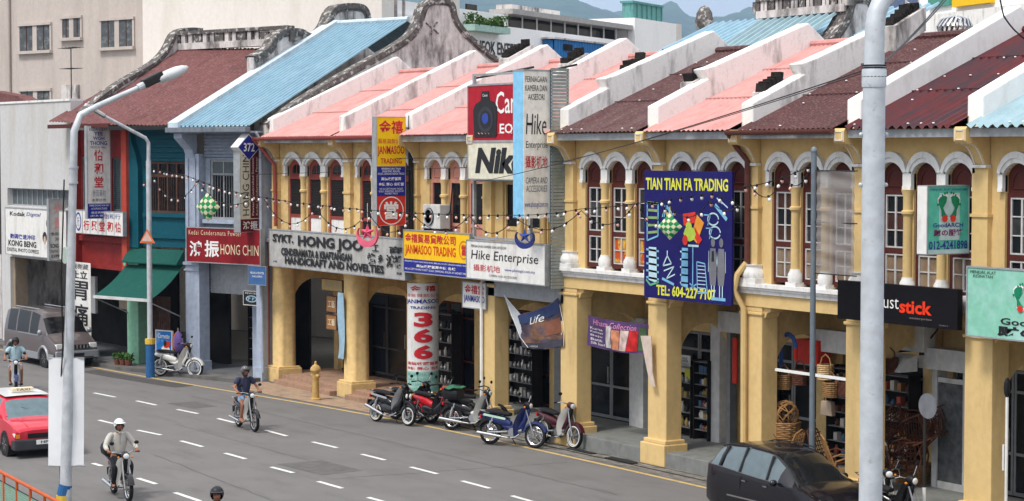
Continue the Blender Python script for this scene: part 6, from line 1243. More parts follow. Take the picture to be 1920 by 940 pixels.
# ================================================================ MOTORCYCLES, CARS, PEOPLE
def V(*a): return Vector(a)
LGT=mat('lamp_lens',(.70,.70,.68),.1,local=True); REDL=mat('red_lens',(.45,.02,.02),.2,local=True); ORL=mat('orange_lens',(.6,.2,.03),.25,local=True); SEAT=mat('black_seat',(.02,.02,.022),.55,local=True); ALU=mat('cast_aluminium',(.33,.33,.34),.35,.8,local=True)
WTW=mat('whitewall',(.60,.60,.58),.6,local=True)
def mwheel(name,root,x,r,spoked,white=False,w=.088):
    """wheel standing in the xz plane, axle along y, with tyre, rim, spokes and hub"""
    W=MB(); n=28; vs=[]
    prof=[(r-.075,-w*.35),(r-.04,-w*.5),(r-.012,-w*.38),(r,0),(r-.012,w*.38),(r-.04,w*.5),(r-.075,w*.35)]
    for i in range(n):
        a=2*PI*i/n
        for rr,y in prof: vs.append((x+rr*math.cos(a),y,r+rr*math.sin(a)))
    m=len(prof); W.add(vs,[(i*m+k,((i+1)%n)*m+k,((i+1)%n)*m+(k+1)%m,i*m+(k+1)%m) for i in range(n) for k in range(m)])
    t=W.build(name,RUB,root,smooth=True)
    rim=MB()
    for y in (-.022,.022): rim.path([(x+(r-.078)*math.cos(2*PI*i/n),y,r+(r-.078)*math.sin(2*PI*i/n)) for i in range(n)],.012,5,closed=True)
    rim.build('rim',WTW if white else CHR,t,smooth=True)
    if white:
        for y in(-w*.51,w*.51):
            q=MB(); vs=[]
            for i in range(n):
                a=2*PI*i/n
                for rr in (r-.070,r-.045): vs.append((x+rr*math.cos(a),y,r+rr*math.sin(a)))
            q.add(vs,[(2*i,2*i+1,2*((i+1)%n)+1,2*((i+1)%n)) for i in range(n)]); q.build('white_ring',WTW,t)
    h=MB(); h.tube((x,-.055,r),(x,.055,r),.055 if spoked else .08,n=12); h.build('hub',ALU,t,smooth=True)
    if spoked:
        s=MB()
        for k in range(16):
            a=2*PI*k/16; y=.04*(-1)**k; s.tube((x+.05*math.cos(a),y,r+.05*math.sin(a)),(x+(r-.08)*math.cos(a+.15),0,r+(r-.08)*math.sin(a+.15)),.0035,n=3,cap=False)
        s.build('spokes',CHR,t)
    else:
        s=MB()
        for k in range(5):
            a=2*PI*k/5; s.obox((x+.5*r*math.cos(a),0,r+.5*r*math.sin(a)),(r*.75,.03,.035),Matrix.Rotation(-a,3,'Y'))
        s.build('cast_spokes',ALU,t)
    return t
def loft(secs,name,m,root,smooth=True,n=12,cap=True):
    """closed skin through elliptical sections (x,y,z,half width,half height)"""
    vs=[]
    for (x,y,z,a,b) in secs:
        for k in range(n):
            t=2*PI*k/n; c,s=math.cos(t),math.sin(t); q=(abs(c)**2.6+abs(s)**2.6)**(-1/2.6); vs.append((x,y+a*q*c,z+b*q*s))
    N=len(secs); fs=[(i*n+k,i*n+(k+1)%n,(i+1)*n+(k+1)%n,(i+1)*n+k) for i in range(N-1) for k in range(n)]+[tuple(range(n-1,-1,-1)),tuple(range((N-1)*n,N*n))]
    return MB().add(vs,fs).build(name,m,root,smooth=smooth)
def moto(label,loc,rot,body,shield,style='cub',box=None,white=False,lean=0,shade=None,seatm=None,steer=.0,group='motorcycles parked along the kerb',basketm=False,stripe=None):
    """small motorcycle heading +x; root at the ground midway between the wheels"""
    root=thing('motorcycle',label,'motorcycle',loc,rot,group); root.rotation_euler=(lean,0,rot)
    r=.285 if style=='cub' else .25; wb=.61; sp=(style=='cub'); seatm=seatm or SEAT
    mwheel('rear_wheel',root,-wb,r,sp,white); fw=mwheel('front_wheel',root,wb,r,sp,white)
    hx=.33; hz=.93
    # front fork, fender, headset
    f=MB()
    for s in (-.075,.075): f.tube((wb,s,r),(hx+.12,s,.66),.022,n=8).tube((hx+.12,s,.66),(hx+.03,s*.8,.86),.017,n=8)
    f.build('fork',ALU if style=='cub' else BLK,root,smooth=True)
    fd=MB(); vs=[]; N=12
    for i in range(N+1):
        a=R(20)+R(150)*i/N
        for k,(y,dr) in enumerate(((-.062,-.03),(-.055,.02),(0,.035),(.055,.02),(.062,-.03))): vs.append((wb+(r+.02+dr)*math.cos(a),y,r+(r+.02+dr)*math.sin(a)))
    fd.add(vs,[(i*5+k,i*5+k+1,(i+1)*5+k+1,(i+1)*5+k) for i in range(N) for k in range(4)]).build('front_fender',body,root,smooth=True)
    fd=MB(); vs=[]
    for i in range(N+1):
        a=R(15)+R(150)*i/N
        for k,(y,dr) in enumerate(((-.075,-.04),(-.065,.03),(0,.045),(.065,.03),(.075,-.04))): vs.append((-wb+(r+.03+dr)*math.cos(a),y,r+(r+.03+dr)*math.sin(a)))
    fd.add(vs,[(i*5+k,i*5+k+1,(i+1)*5+k+1,(i+1)*5+k) for i in range(N) for k in range(4)]).build('rear_fender',body if style!='cub' else BLK,root,smooth=True)
    # step-through frame and leg shield
    MB().path([(hx+.03,0,.86),(hx-.02,0,.62),(hx-.13,0,.44),(.02,0,.38),(-.22,0,.46),(-.42,0,.58)],[.05,.06,.07,.07,.07,.06],10).build('frame',body,root,smooth=True)
    sh=MB(); vs=[]; rows=8
    for i in range(rows+1):
        t=i/rows; z=.93-.66*t; x=hx+.07-.20*t-.06*math.sin(PI*t); wd=.10+.075*math.sin(PI*min(1,t*.95+.08))**.7
        for k in range(7): u=(k-3)/3; vs.append((x-.11*abs(u)**1.4,wd*u,z-.02*abs(u)))
    sh.add(vs,[(i*7+k,i*7+k+1,(i+1)*7+k+1,(i+1)*7+k) for i in range(rows) for k in range(6)]); n0=len(vs)
    sh.add([(v[0]-.012,v[1],v[2]) for v in vs],[(i*7+k,(i+1)*7+k,(i+1)*7+k+1,i*7+k+1) for i in range(rows) for k in range(6)])
    sh.build('leg_shield',shield,root,smooth=True); MB().path([(hx+.085,0,.90),(hx+.03,0,.74),(hx-.04,0,.56),(hx-.10,0,.40)],[.045,.05,.055,.05],8).build('centre_cover',BLK if shield is P_WHT else body,root,smooth=True)
    # headlight and handlebars
    if style=='cub': loft([(hx-.06,0,.97,.05,.05),(hx+.0,0,.98,.085,.075),(hx+.08,0,.97,.085,.08),(hx+.12,0,.96,.07,.065)],'headlight_housing',body if body is not shield else BLK,root); MB().ball((hx+.125,0,.96),(.02,.07,.06),10,6).build('headlight',LGT,root,smooth=True)
    else:
        loft([(hx-.05,0,.98,.05,.05),(hx+.03,0,.97,.11,.07),(hx+.12,0,.92,.08,.05)],'headset',body,root); loft([(hx+.10,0,.66,.03,.05),(hx+.16,0,.72,.10,.08),(hx+.14,0,.84,.06,.05)],'nose_cowl',body,root)
        for s in (-1,1): MB().ball((hx+.20,s*.06,.73),(.03,.035,.06),8,6).build('headlight',LGT,root,smooth=True)
    MB().path([(hx-.13,-.33,1.01),(hx-.06,-.2,1.04),(hx-.0,-.06,1.0),(hx-.0,.06,1.0),(hx-.06,.2,1.04),(hx-.13,.33,1.01)],.012,6).build('handlebar',BLK if style!='cub' else CHR,root,smooth=True)
    for s in (-1,1):
        MB().tube((hx-.10,s*.25,1.025),(hx-.14,s*.36,1.01),.018,n=7).build('grip',BLK,root); m_=MB().tube((hx-.06,s*.2,1.04),(hx-.04,s*.26,1.20),.006,n=5).build('mirror_stem',CHR,root); MB().ball((hx-.04,s*.27,1.23),(.018,.055,.04),10,6).build('mirror',BLK,m_,smooth=True)
        MB().ball((hx+.04,s*.15,.93),(.03,.025,.025),8,5).build('front_indicator',ORL,root)
    # seat, tail, side panels, rack
    loft([(-.78,0,.76,.06,.02),(-.70,0,.77,.11,.05),(-.45,0,.765,.125,.055),(-.20,0,.745,.12,.05),(-.08,0,.73,.08,.035)],'seat',seatm,root)
    loft([(-.86,0,.66,.03,.03),(-.72,0,.66,.09,.075),(-.45,0,.60,.115,.11),(-.20,0,.55,.10,.11),(-.05,0,.50,.06,.07)],'side_panel',body,root)
    if stripe:
        for s in (-1,1): MB().obox((-.45,s*.120,.66),(.60,.006,.05),Matrix.Rotation(.12,3,'Y')).build('decal',stripe,root)
    MB().box(-.90,-.86,-.05,.05,.60,.68).build('tail_light',REDL,root); MB().box(-.93,-.91,-.07,.07,.42,.54).build('number_plate',T_BLK,root)
    MB().path([(-.60,-.10,.74),(-.85,-.10,.78),(-.98,-.08,.78),(-.98,.08,.78),(-.85,.10,.78),(-.60,.10,.74)],.010,5).build('rear_rack',CHR,root,smooth=True)
    if style!='cub':
        loft([(-.45,0,.42,.06,.08),(-.25,0,.38,.12,.13),(.0,0,.34,.14,.12),(.18,0,.40,.13,.15),(.30,0,.52,.10,.14),(.36,0,.66,.07,.10)],'under_fairing',body if body is not P_RED else P_BLK,root)
        loft([(.42,0,.50,.03,.04),(.50,0,.58,.09,.06),(.62,0,.585,.10,.045),(.76,0,.50,.07,.04),(.84,0,.42,.03,.03)],'front_mudguard_cowl',body,root)
    else: loft([(-.10,0,.44,.04,.04),(.0,0,.44,.075,.07),(.12,0,.50,.08,.08),(.22,0,.62,.06,.08)],'engine_cover',shield if shield is P_WHT else body,root)
    # engine, exhaust, swing arm, stand, pegs
    MB().tube((.02,-.09,.33),(.02,.09,.33),.10,n=14).build('crankcase',ALU,root,smooth=True); MB().tube((.08,0,.35),(.26,0,.38),.065,.06,n=10).build('cylinder_head',ALU,root)
    for s in (-.1,.1): MB().tube((-.08,s,.34),(-wb,s,r),.02,n=7).build('swing_arm',BLK if style!='cub' else ALU,root); MB().tube((-wb,s,r+.02),(-.50,s,.66),.020,n=7).tube((-wb+.02,s,r+.10),(-.54,s,.56),.034,n=9).build('shock_absorber',CHR,root,smooth=True)
    ex=MB().path([(.24,-.10,.30),(.14,-.13,.22),(-.05,-.14,.20),(-.25,-.15,.215)],.016,7).tube((-.22,-.15,.212),(-.86,-.17,.27 if style=='cub' else .40),.034,.042,n=12).build('exhaust',CHR,root,smooth=True)
    MB().path([(.0,-.22,.22),(.0,.22,.22)],.012,6).build('footrest',BLK,root); MB().path([(-.1,.08,.26),(-.05,.26,.0)] if lean<=0 or True else [],.011,5).build('side_stand',BLK,root)
    if shade: loft([(hx-.2,0,.72,.12,.12),(hx-.12,0,.74,.14,.16),(hx-.05,0,.76,.10,.13)],'front_bag',shade,root)
    if group.startswith('motorcycles parked'): root.scale=(1.1,1.1,1.1)
    return root
def mbox(label,mo,dx,z,s,m,cat='box',name='top_box'):
    """box strapped on a motorcycle rack; a thing of its own"""
    M=Matrix.Rotation(mo.rotation_euler.z,3,'Z'); p=Vector(mo.location)+M@Vector((dx,0,z)); t=thing(name,label,cat,p,mo.rotation_euler.z)
    loft([(-s[0]/2,0,s[2]/2,s[1]*.40,s[2]*.40),(-s[0]*.4,0,s[2]/2,s[1]/2,s[2]/2),(s[0]*.4,0,s[2]/2,s[1]/2,s[2]/2),(s[0]/2,0,s[2]/2,s[1]*.42,s[2]*.42)],'body',m,t); MB().box(-s[0]*.51,s[0]*.51,-s[1]*.51,s[1]*.51,s[2]*.56,s[2]*.60).build('lid_seam',METD,t,bevel=.004); return t
P_SIL=mat('moto_silver_grey',(.34,.34,.35),.3,.3,coat=.5,local=True,var=.05); P_BLK=mat('moto_black',(.012,.012,.014),.25,coat=.6,local=True); P_RED=mat('moto_red',(.45,.012,.02),.25,coat=.6,local=True,var=.03); P_BLU=mat('moto_blue',(.015,.025,.11),.25,coat=.6,local=True,var=.03); P_WHT=mat('moto_cream_white',(.58,.57,.53),.35,coat=.4,local=True,var=.03); P_DRED=mat('moto_dark_red',(.055,.010,.016),.3,coat=.5,local=True)
def between(a,b): # two wheel contacts in photo pixels -> location and heading
    A=onz(*a); B=onz(*b); return (A+B)/2, math.atan2((B-A).y,(B-A).x)
def parked(label,ra,fb,**k):
    loc,rot=between(ra,fb); return moto(label,(loc.x,loc.y,.006),rot,**k)
m1=parked('black and silver scooter, leftmost of the parked row beside the red one',(707,791),(763,799),body=P_BLK,shield=P_SIL,style='sport',white=True,lean=-.12,stripe=P_SIL)
m1b=moto('dark motorcycle half hidden behind the black and silver scooter',(m1.location.x-.15,m1.location.y+.75,.006),m1.rotation_euler.z+.1,P_BLK,P_BLK,'sport',lean=-.1)
m2=parked('red and black motorcycle between the silver scooter and the white one',(783,794),(840,803),body=P_RED,shield=P_BLK,style='sport',lean=-.12)
m3=parked('cream white step-through carrying a black top box with a green cloth on it',(850,807),(922,813),body=P_BLK,shield=P_WHT,style='cub',lean=-.12)
m3b=moto('black motorcycle with a top box behind the cream white step-through',(m3.location.x-.7,m3.location.y+.55,.006),m3.rotation_euler.z+.1,P_BLK,P_BLK,'sport',lean=-.1)
m4=parked('dark blue motorcycle with pale stripe parked at an angle on the road',(920,834),(1001,841),body=P_BLU,shield=P_BLU,style='cub',lean=-.10,stripe=mat('decal_green_white',(.40,.55,.45),.4,local=True))
m5=parked('white and maroon step-through with white ringed tyres, rightmost of the row',(1019,831),(1074,842),body=P_DRED,shield=P_WHT,style='cub',white=True,lean=-.10)
m6=parked('white step-through motorcycle parked alone in front of the pale blue house',(304,706),(362,709),body=P_WHT,shield=P_WHT,style='cub',white=True,lean=-.08)
mbox('black top box on the motorcycle behind the cream white step-through',m3b,-.75,.80,(.48,.42,.34),mat('box_black',(.02,.02,.022),.45,local=True)); tb=mbox('large black top box on the cream white step-through, under a green cloth',m3,-.62,.82,(.50,.44,.34),MATS['box_black'])
gc=thing('green_cloth','crumpled dark green cloth lying on the large black top box','cloth',tb.location+Vector((0,0,.345)),tb.rotation_euler.z); MB().grid(lambda u,v:((u-.5)*.55,(v-.5)*.5,.03*math.sin(u*9)*math.cos(v*7)+.05-.12*max(abs(u-.5),abs(v-.5))),8,8).build('cloth',mat('dark_green_cloth',(.04,.14,.08),.8),gc,smooth=True)
q=onz(1660,925); moto('black motorcycle parked behind the thick pole, under the rattan pile',(onv(1655,940,-.75).x-.1,-.75,.006),R(-20),P_BLK,P_WHT,'cub'); 
moto('motorcycle with chrome headlight at the foot of the round traffic sign',(onv(1725,940,-1.0).x-.55,-1.15,.006),R(8),P_BLK,P_BLK,'cub')
# ---------------------------------------------------------------- people
SKIN=mat('skin',(.36,.17,.105),.6,local=True,var=.06); SKINT=mat('skin_tanned',(.30,.135,.08),.6,local=True,var=.06)
def skin(name,verts,edges,radii,m,parent,sub=2,flatten=None):
    me=bpy.data.meshes.new(name); me.from_pydata([tuple(v) for v in verts],edges,[]); ob=bpy.data.objects.new(name,me); COL.objects.link(ob)
    md=ob.modifiers.new('s','SKIN'); 
    if not me.skin_vertices: 
        me.attributes  # no-op
    bm=bmesh.new(); bm.from_mesh(me); sl=bm.verts.layers.skin.verify()
    for i,v in enumerate(bm.verts): v[sl].radius=radii[i] if isinstance(radii[i],tuple) else (radii[i],radii[i]); v[sl].use_root=(i==0)
    bm.to_mesh(me); bm.free(); md.use_smooth_shade=True
    s=ob.modifiers.new('u','SUBSURF'); s.levels=sub; s.render_levels=sub
    dg=bpy.context.evaluated_depsgraph_get(); me2=bpy.data.meshes.new_from_object(ob.evaluated_get(dg)); bpy.data.objects.remove(ob)
    me2.materials.clear(); me2.materials.append(m); me2.name=name; me2.shade_smooth(); o2=bpy.data.objects.new(name,me2); COL.objects.link(o2)
    if parent: o2.parent=parent
    return o2
def rider(label,mo,shirt,trousers,helmet,skinm,long_sleeve=True,shorts=False,visor=False,headturn=0,shoes=BLK,style_tee=False):
    """seated rider in motorcycle coordinates (x forward): hips on the seat, hands on the grips"""
    root=thing('person',label,'person',mo.location,0); root.rotation_euler=mo.rotation_euler
    pel=V(-.24,0,.86); belly=V(-.23,0,1.02); chest=V(-.20,0,1.24); neck0=V(-.17,0,1.40); neck=V(-.14,0,1.47); head=V(-.10,0,1.56); crown=V(-.11,0,1.66)
    vs=[pel,belly,chest,neck0,neck,head,crown]; ed=[(0,1),(1,2),(2,3),(3,4),(4,5),(5,6)]; rd=[(.13,.10),(.11,.08),(.10,.07),(.05,.045),(.052,.052),(.085,.095),(.06,.07)]
    A={}
    for s in (-1,1):
        sh=V(-.17,s*.19,1.35); el=V(-.05,s*.33,1.12); wr=V(.15,s*.32,1.06); pa=V(.205,s*.315,1.055)
        i=len(vs); vs+=[sh,el,wr,pa]; ed+=[(2,i),(i,i+1),(i+1,i+2),(i+2,i+3)]; rd+=[.040,.036,.028,(.034,.022)]
        hip=V(-.20,s*.10,.84); kn=V(.17,s*.17,.72); an=V(.02,s*.17,.30); he=V(-.02,s*.17,.255); to=V(.14,s*.18,.235)
        j=len(vs); vs+=[hip,kn,an,to]; ed+=[(0,j),(j,j+1),(j+1,j+2),(j+2,j+3)]; rd+=[.095,.062,.042,.036]; A[s]=(sh,el,wr,pa,hip,kn,an,he,to)
    body=skin('body',vs,ed,rd,skinm,root,2)
    for s in (-1,1):
        sh,el,wr,pa,hip,kn,an,he,to=A[s]
        # hands: palm and five fingers closed round the grip
        fv=[pa]; fe=[]; fr=[(.030,.018)]
        for k in range(4):
            y=pa.y+s*(-.032+.021*k); L=(.9,1.0,.96,.8)[k]; a=V(pa.x+.035,y,pa.z-.002); b=V(pa.x+.035+.022*L,y,pa.z-.026*L); c=V(pa.x+.030,y,pa.z-.048*L); d=V(pa.x+.006,y,pa.z-.050*L); i=len(fv); fv+=[a,b,c,d]; fe+=[(0,i),(i,i+1),(i+1,i+2),(i+2,i+3)]; fr+=[.010,.009,.0085,.007]
        i=len(fv); fv+=[V(pa.x+.0,pa.y-s*.040,pa.z-.01),V(pa.x+.03,pa.y-s*.052,pa.z-.035),V(pa.x+.045,pa.y-s*.045,pa.z-.05)]; fe+=[(0,i),(i,i+1),(i+1,i+2)]; fr+=[.012,.010,.008]
        skin('hand',fv,fe,fr,skinm,root,1)
        # sleeves, trouser legs, shoes
        if long_sleeve: skin('sleeve',[V(-.18,s*.10,1.33),sh,el,wr*.93+el*.07],[(0,1),(1,2),(2,3)],[.09,.082,.060,.046],shirt,root,2)
        else: skin('sleeve',[V(-.18,s*.10,1.33),sh,sh*.4+el*.6],[(0,1),(1,2)],[.09,.085,.074],shirt,root,2)
        if shorts: skin('trouser_leg',[hip,hip*.3+kn*.7],[(0,1)],[.115,.095],trousers,root,2)
        else: skin('trouser_leg',[hip,kn,an],[(0,1),(1,2)],[.112,.082,.058],trousers,root,2)
        loft([(an.x-.07,an.y,.255,.03,.03),(an.x-.02,an.y,.27,.042,.05),(an.x+.06,an.y,.255,.042,.038),(an.x+.15,an.y,.24,.04,.026),(an.x+.19,an.y,.236,.02,.015)],'shoe',shoes,root)
    skin('shirt',[belly-V(0,0,.12),belly,chest,chest+V(.015,0,.11)]+[A[s][0] for s in (-1,1)],[(0,1),(1,2),(2,3),(2,4),(2,5)],[(.165,.165),(.165,.165),(.175,.165),(.12,.11),.098,.098],shirt,root,2)
    skin('trousers',[pel]+[A[s][4] for s in (-1,1)]+[pel+V(0,0,.06)],[(0,1),(0,2),(0,3)],[(.165,.135),.112,.112,(.16,.13)],trousers,root,2)
    MB().path([(-.10,-.055,1.455),(-.055,-.02,1.42),(-.045,0,1.40),(-.055,.02,1.42),(-.10,.055,1.455)],.016,6).build('collar',shirt,root,smooth=True)
    MB().path([(-.03,0,1.40),(-.045,0,1.3),(-.05,0,1.15)],.006,4).build('placket',mat('placket_dark',(.12,.1,.1),.8,local=True),root)
    # face
    ft=root
    M=Matrix.Rotation(headturn,3,'Z'); c=head
    def hp(x,y,z): return c+M@V(x,y,z)
    f=MB().ball(hp(.035,0,-.005),(.075,.066,.085),12,8,M).build('face',skinm,body,smooth=True)
    MB().ball(hp(.112,0,-.015),(.016,.012,.022),8,5,M).build('nose',skinm,f,smooth=True)
    for s in (-1,1): MB().ball(hp(.100,s*.027,.012),(.008,.011,.006),8,4,M).build('eye',T_BLK,f); MB().obox(hp(.102,s*.028,.028),(.008,.028,.006),M).build('eyebrow',T_BLK,f)
    MB().obox(hp(.100,0,-.050),(.008,.040,.007),M).build('mouth',mat('lips',(.30,.08,.06),.6,local=True),f)
    # open face helmet
    hm=MB(); n=20; rows=10; vs=[]; 
    for i in range(rows+1):
        for k in range(n):
            a=2*PI*k/n; fwd=max(0,math.cos(a)); low=PI*.80-(1.12*fwd**.55 if fwd>0 else 0); t=low*i/rows
            p=V(.132*math.sin(t)*math.cos(a)-.005,.122*math.sin(t)*math.sin(a),.135*math.cos(t)+.025); vs.append(c+M@p)
    hm.add(vs,[(i*n+k,(i+1)*n+k,(i+1)*n+(k+1)%n,i*n+(k+1)%n) for i in range(rows) for k in range(n)])
    h=hm.build('helmet',helmet,root,smooth=True)
    MB().path([hp(.118*math.cos(a)+.006,.118*math.sin(a),.060-.02*math.cos(a)) for a in [R(-75)+R(150)*i/10 for i in range(11)]],.008,5).build('helmet_rim',BLK,h)
    MB().grid(lambda u,v:hp((.125+.06*v)*math.cos((u-.5)*1.9),(.125+.02*v)*math.sin((u-.5)*1.9),.075-.012*v),8,2).build('peak',helmet if not visor else BLK,h)
    MB().path([hp(.0,-.09,-.06),hp(.03,-.04,-.115),hp(.035,0,-.12),hp(.03,.04,-.115),hp(.0,.09,-.06)],.006,4).build('chin_strap',BLK,h)
    return root
def skinmat(n,c,r=.75,**k): return mat(n,c,r,local=True,var=.10,scale=9,bump=.25,bscale=14,**k)
HEL_W=mat('helmet_white',(.66,.66,.66),.2,coat=.5,local=True,var=.03); HEL_G=mat('helmet_grey',(.10,.10,.10),.25,coat=.5,local=True); HEL_B=mat('helmet_black',(.03,.03,.033),.35,local=True)
GR='motorcycles being ridden on the road'
def ridden(label,ra,fb,**k): loc,rot=between(ra,fb); return moto(label,(loc.x,loc.y,.006),rot,group=GR,**k)
ma=ridden('white shielded motorcycle ridden in the middle lane by the man in a dark tee shirt',(444,799),(482,812),body=P_BLK,shield=P_WHT,style='cub')
rider('rider in dark blue tee shirt, pale shorts and grey helmet in the middle lane',ma,skinmat('tee_navy',(.035,.04,.075)),skinmat('denim_pale',(.20,.30,.42)),HEL_G,SKINT,False,True,True,.25,shoes=SKINT)
mb_=ridden('white shielded motorcycle ridden towards the viewer at the lower left',(205,925),(250,942),body=P_BLK,shield=P_WHT,style='cub')
mb_.rotation_euler.z-=.12
rider('rider in light grey long sleeved shirt, black trousers and white helmet',mb_,skinmat('shirt_grey',(.44,.42,.38)),skinmat('trousers_black',(.02,.02,.022)),HEL_W,SKINT,True)
mbox('round black top box behind the rider with the white helmet',mb_,-.78,.78,(.40,.42,.36),MATS['box_black'])
loc=onz(30,735); mc=moto('blue and white motorcycle ridden behind the red taxi at the left edge',(loc.x,loc.y,.006),R(-18),P_BLU,P_WHT,'cub',group=GR)
rider('rider in pale blue short sleeved shirt and black helmet behind the taxi',mc,skinmat('shirt_pale_blue',(.33,.46,.50)),skinmat('shorts_grey',(.30,.33,.40)),HEL_B,SKINT,False,True)
mbox('dark carrier box behind the rider in the pale blue shirt',mc,-.80,.80,(.45,.42,.34),MATS['box_black'])
dq=base_at(402,34.8); md_=moto('motorcycle mostly below the lower picture edge, under the lone dark helmet',(dq.x,dq.y,.006),R(-28),P_BLK,P_BLK,'cub',group=GR)
zz=7.5-(922-286)*34.8/3800; rdr=rider('rider of whom only the black helmet shows at the lower picture edge',md_,skinmat('shirt_dark',(.1,.1,.12)),MATS['trousers_black'],HEL_B,SKINT,True)
# ---------------------------------------------------------------- cars
def car(name,label,cat,loc,rot,st,paint,low=None,glassm=None,glass_rows=(),cabin=None,wheels=(),wr=.29,group=None):
    """st: stations (x, half width, z sill, z belt, belt half width, z roof, roof half width). Cross section runs sill-waist-belt-roof edge-roof centre."""
    root=thing(name,label,cat,loc,rot,group); cols=[]
    for (x,w,zs,zb,wb_,zr,wr_) in st:
        half=[(w*.90,zs),(w,zs+.10),(w*1.0,zs+(zb-zs)*.55),(wb_,zb-.02),(wb_*.995,zb),((wb_+wr_)/2+.01,(zb+zr)/2),(wr_,zr-.035),(wr_*.86,zr-.002),(wr_*.45,zr+.018),(0,zr+.024)]
        cols.append([(x,y,z) for y,z in half]+[(x,-y,z) for y,z in reversed(half[:-1])])
    m=len(cols[0]); K_=4; dense=[]; n0=len(cols)
    for i in range(n0-1):
        a,b,c,d=cols[max(0,i-1)],cols[i],cols[i+1],cols[min(n0-1,i+2)]
        for q in range(K_):
            t=q/K_; f0,f1,f2,f3=(-.5*t+t*t-.5*t**3)*.6,1-2.5*t*t+1.5*t**3,.5*t+2*t*t-1.5*t**3,(-.5*t*t+.5*t**3)*.6; sm=f0+f1+f2+f3
            row=[]
            for k in range(m):
                x=b[k][0]+(c[k][0]-b[k][0])*t; row.append((x,(a[k][1]*f0+b[k][1]*f1+c[k][1]*f2+d[k][1]*f3)/sm,(a[k][2]*f0+b[k][2]*f1+c[k][2]*f2+d[k][2]*f3)/sm))
            dense.append(row)
    dense.append(cols[-1]); cols=dense; N=len(cols); isg=lambda i,k: glassm and glass_rows(i//K_,min(k,m-2-k))
    B=MB(); Gs={}
    vs=[v for c_ in cols for v in c_]; bf=[]; gf={}
    for i in range(N-1):
        for k in range(m-1):
            f=(i*m+k,(i+1)*m+k,(i+1)*m+k+1,i*m+k+1); g=isg(i,k)
            if g: gf.setdefault((g,k<m/2),[]).append(f)
            else: bf.append(f)
    bf+=[tuple(range(m)),tuple(range((N-1)*m,N*m))]
    body=B.add(vs,bf).build('body',paint,root,smooth=True)
    for (g,sd),fl in gf.items():
        q=MB().add(vs,fl); me=bpy.data.meshes.new(g); 
        used=sorted({i for f in fl for i in f}); mp_={a:i for i,a in enumerate(used)}; me.from_pydata([vs[a] for a in used],[],[tuple(mp_[i] for i in f) for f in fl]); me.materials.append(WSG if g in('windscreen','rear_window') and paint is CBK else glassm); me.shade_smooth(); ob=bpy.data.objects.new(g,me); COL.objects.link(ob); ob.parent=root
    for x,w in wheels:
        for s in (-1,1):
            W=MB(); n=26; vs2=[]; prof=[(wr-.09,-.09),(wr-.02,-.095),(wr,-.06),(wr,.06),(wr-.02,.095),(wr-.09,.09)]
            for i in range(n):
                a=2*PI*i/n
                for rr,y in prof: vs2.append((x+rr*math.cos(a),s*(w-.09)+y,wr+rr*math.sin(a)))
            M_=len(prof); W.add(vs2,[(i*M_+k,((i+1)%n)*M_+k,((i+1)%n)*M_+(k+1)%M_,i*M_+(k+1)%M_) for i in range(n) for k in range(M_)])
            t=W.build('wheel',RUB,root,smooth=True); MB().lathe([(.03,0),(.10,-.005),(wr-.10,.01),(wr-.09,.04)],(x,s*(w-.09)+s*.075,wr),20,'y').build('rim',ALU,t,smooth=True)
            MB().tube((x,s*(w-.22),wr),(x,s*(w+.003),wr),wr+.05,n=24).build('wheel_arch',T_BLK,root)
            for k in range(6): a=2*PI*k/6; MB().obox((x+.11*math.cos(a),s*(w+.0),wr+.11*math.sin(a)),(.14,.012,.03),Matrix.Rotation(-a,3,'Y')).build('rim_spoke',CHR,t)
    return root,body
CARG=mat('car_glass',(.085,.115,.13),.05,local=True,spec=.6,coat=.25)
WSG=mat('windscreen_glass',(.010,.011,.012),.06,local=True,spec=.35); CBK=mat('car_black',(.006,.005,.008),.22,spec=.3,coat=.45,local=True,var=.02); CRED=mat('taxi_red',(.50,.01,.03),.3,coat=.8,local=True,var=.02); CWH=mat('taxi_white',(.62,.63,.64),.3,coat=.6,local=True,var=.02); CGR=mat('van_brown_grey',(.115,.095,.095),.3,.2,coat=.7,local=True,var=.03); CSV=mat('van_silver',(.30,.31,.33),.35,.3,coat=.5,local=True,var=.03); CBM=mat('bumper_dark',(.045,.045,.05),.55,local=True)
# black hatchback: nose towards +x
st=[(-1.80,.66,.42,.78,.66,.82,.50),(-1.78,.78,.28,.98,.74,1.02,.60),(-1.74,.80,.25,1.06,.76,1.16,.60),(-1.56,.825,.22,1.075,.78,1.40,.55),(-1.36,.83,.20,1.065,.79,1.475,.55),(-1.22,.83,.20,1.055,.79,1.495,.555),(-.66,.83,.20,1.02,.795,1.53,.565),(-.58,.83,.20,1.015,.795,1.532,.565),(.02,.83,.20,.985,.80,1.51,.56),(.22,.83,.20,.975,.80,1.47,.55),(.60,.83,.20,.96,.80,1.29,.57),(1.02,.83,.20,.945,.80,1.03,.64),(1.14,.83,.20,.935,.80,.965,.68),(1.38,.82,.22,.88,.77,.905,.66),(1.64,.80,.24,.78,.72,.81,.60),(1.77,.72,.30,.66,.66,.69,.5),(1.81,.60,.36,.58,.55,.60,.4)]
def gr_h(i,k):
    if k in (4,5) and i in (2,3): return 'quarter_window'
    if k in (4,5) and i==5: return 'rear_side_window'
    if k in (4,5) and 7<=i<=9: return 'front_side_window'
    if k>=6 and i in (9,10,11): return 'windscreen'
    if k>=7 and i in (1,2): return 'rear_window'
    return None
q=onz(1485,950); a_=onz(1346,930)
cx_,rot_=onz(1490,985),R(-4)
bc,bb=car('parked_car','shiny black hatchback parked at the kerb in front of the rattan shop','car',(-31.35,-2.35,.005),R(-2),st,CBK,glassm=CARG,glass_rows=gr_h,wheels=((-1.18,.82),(1.22,.82)))
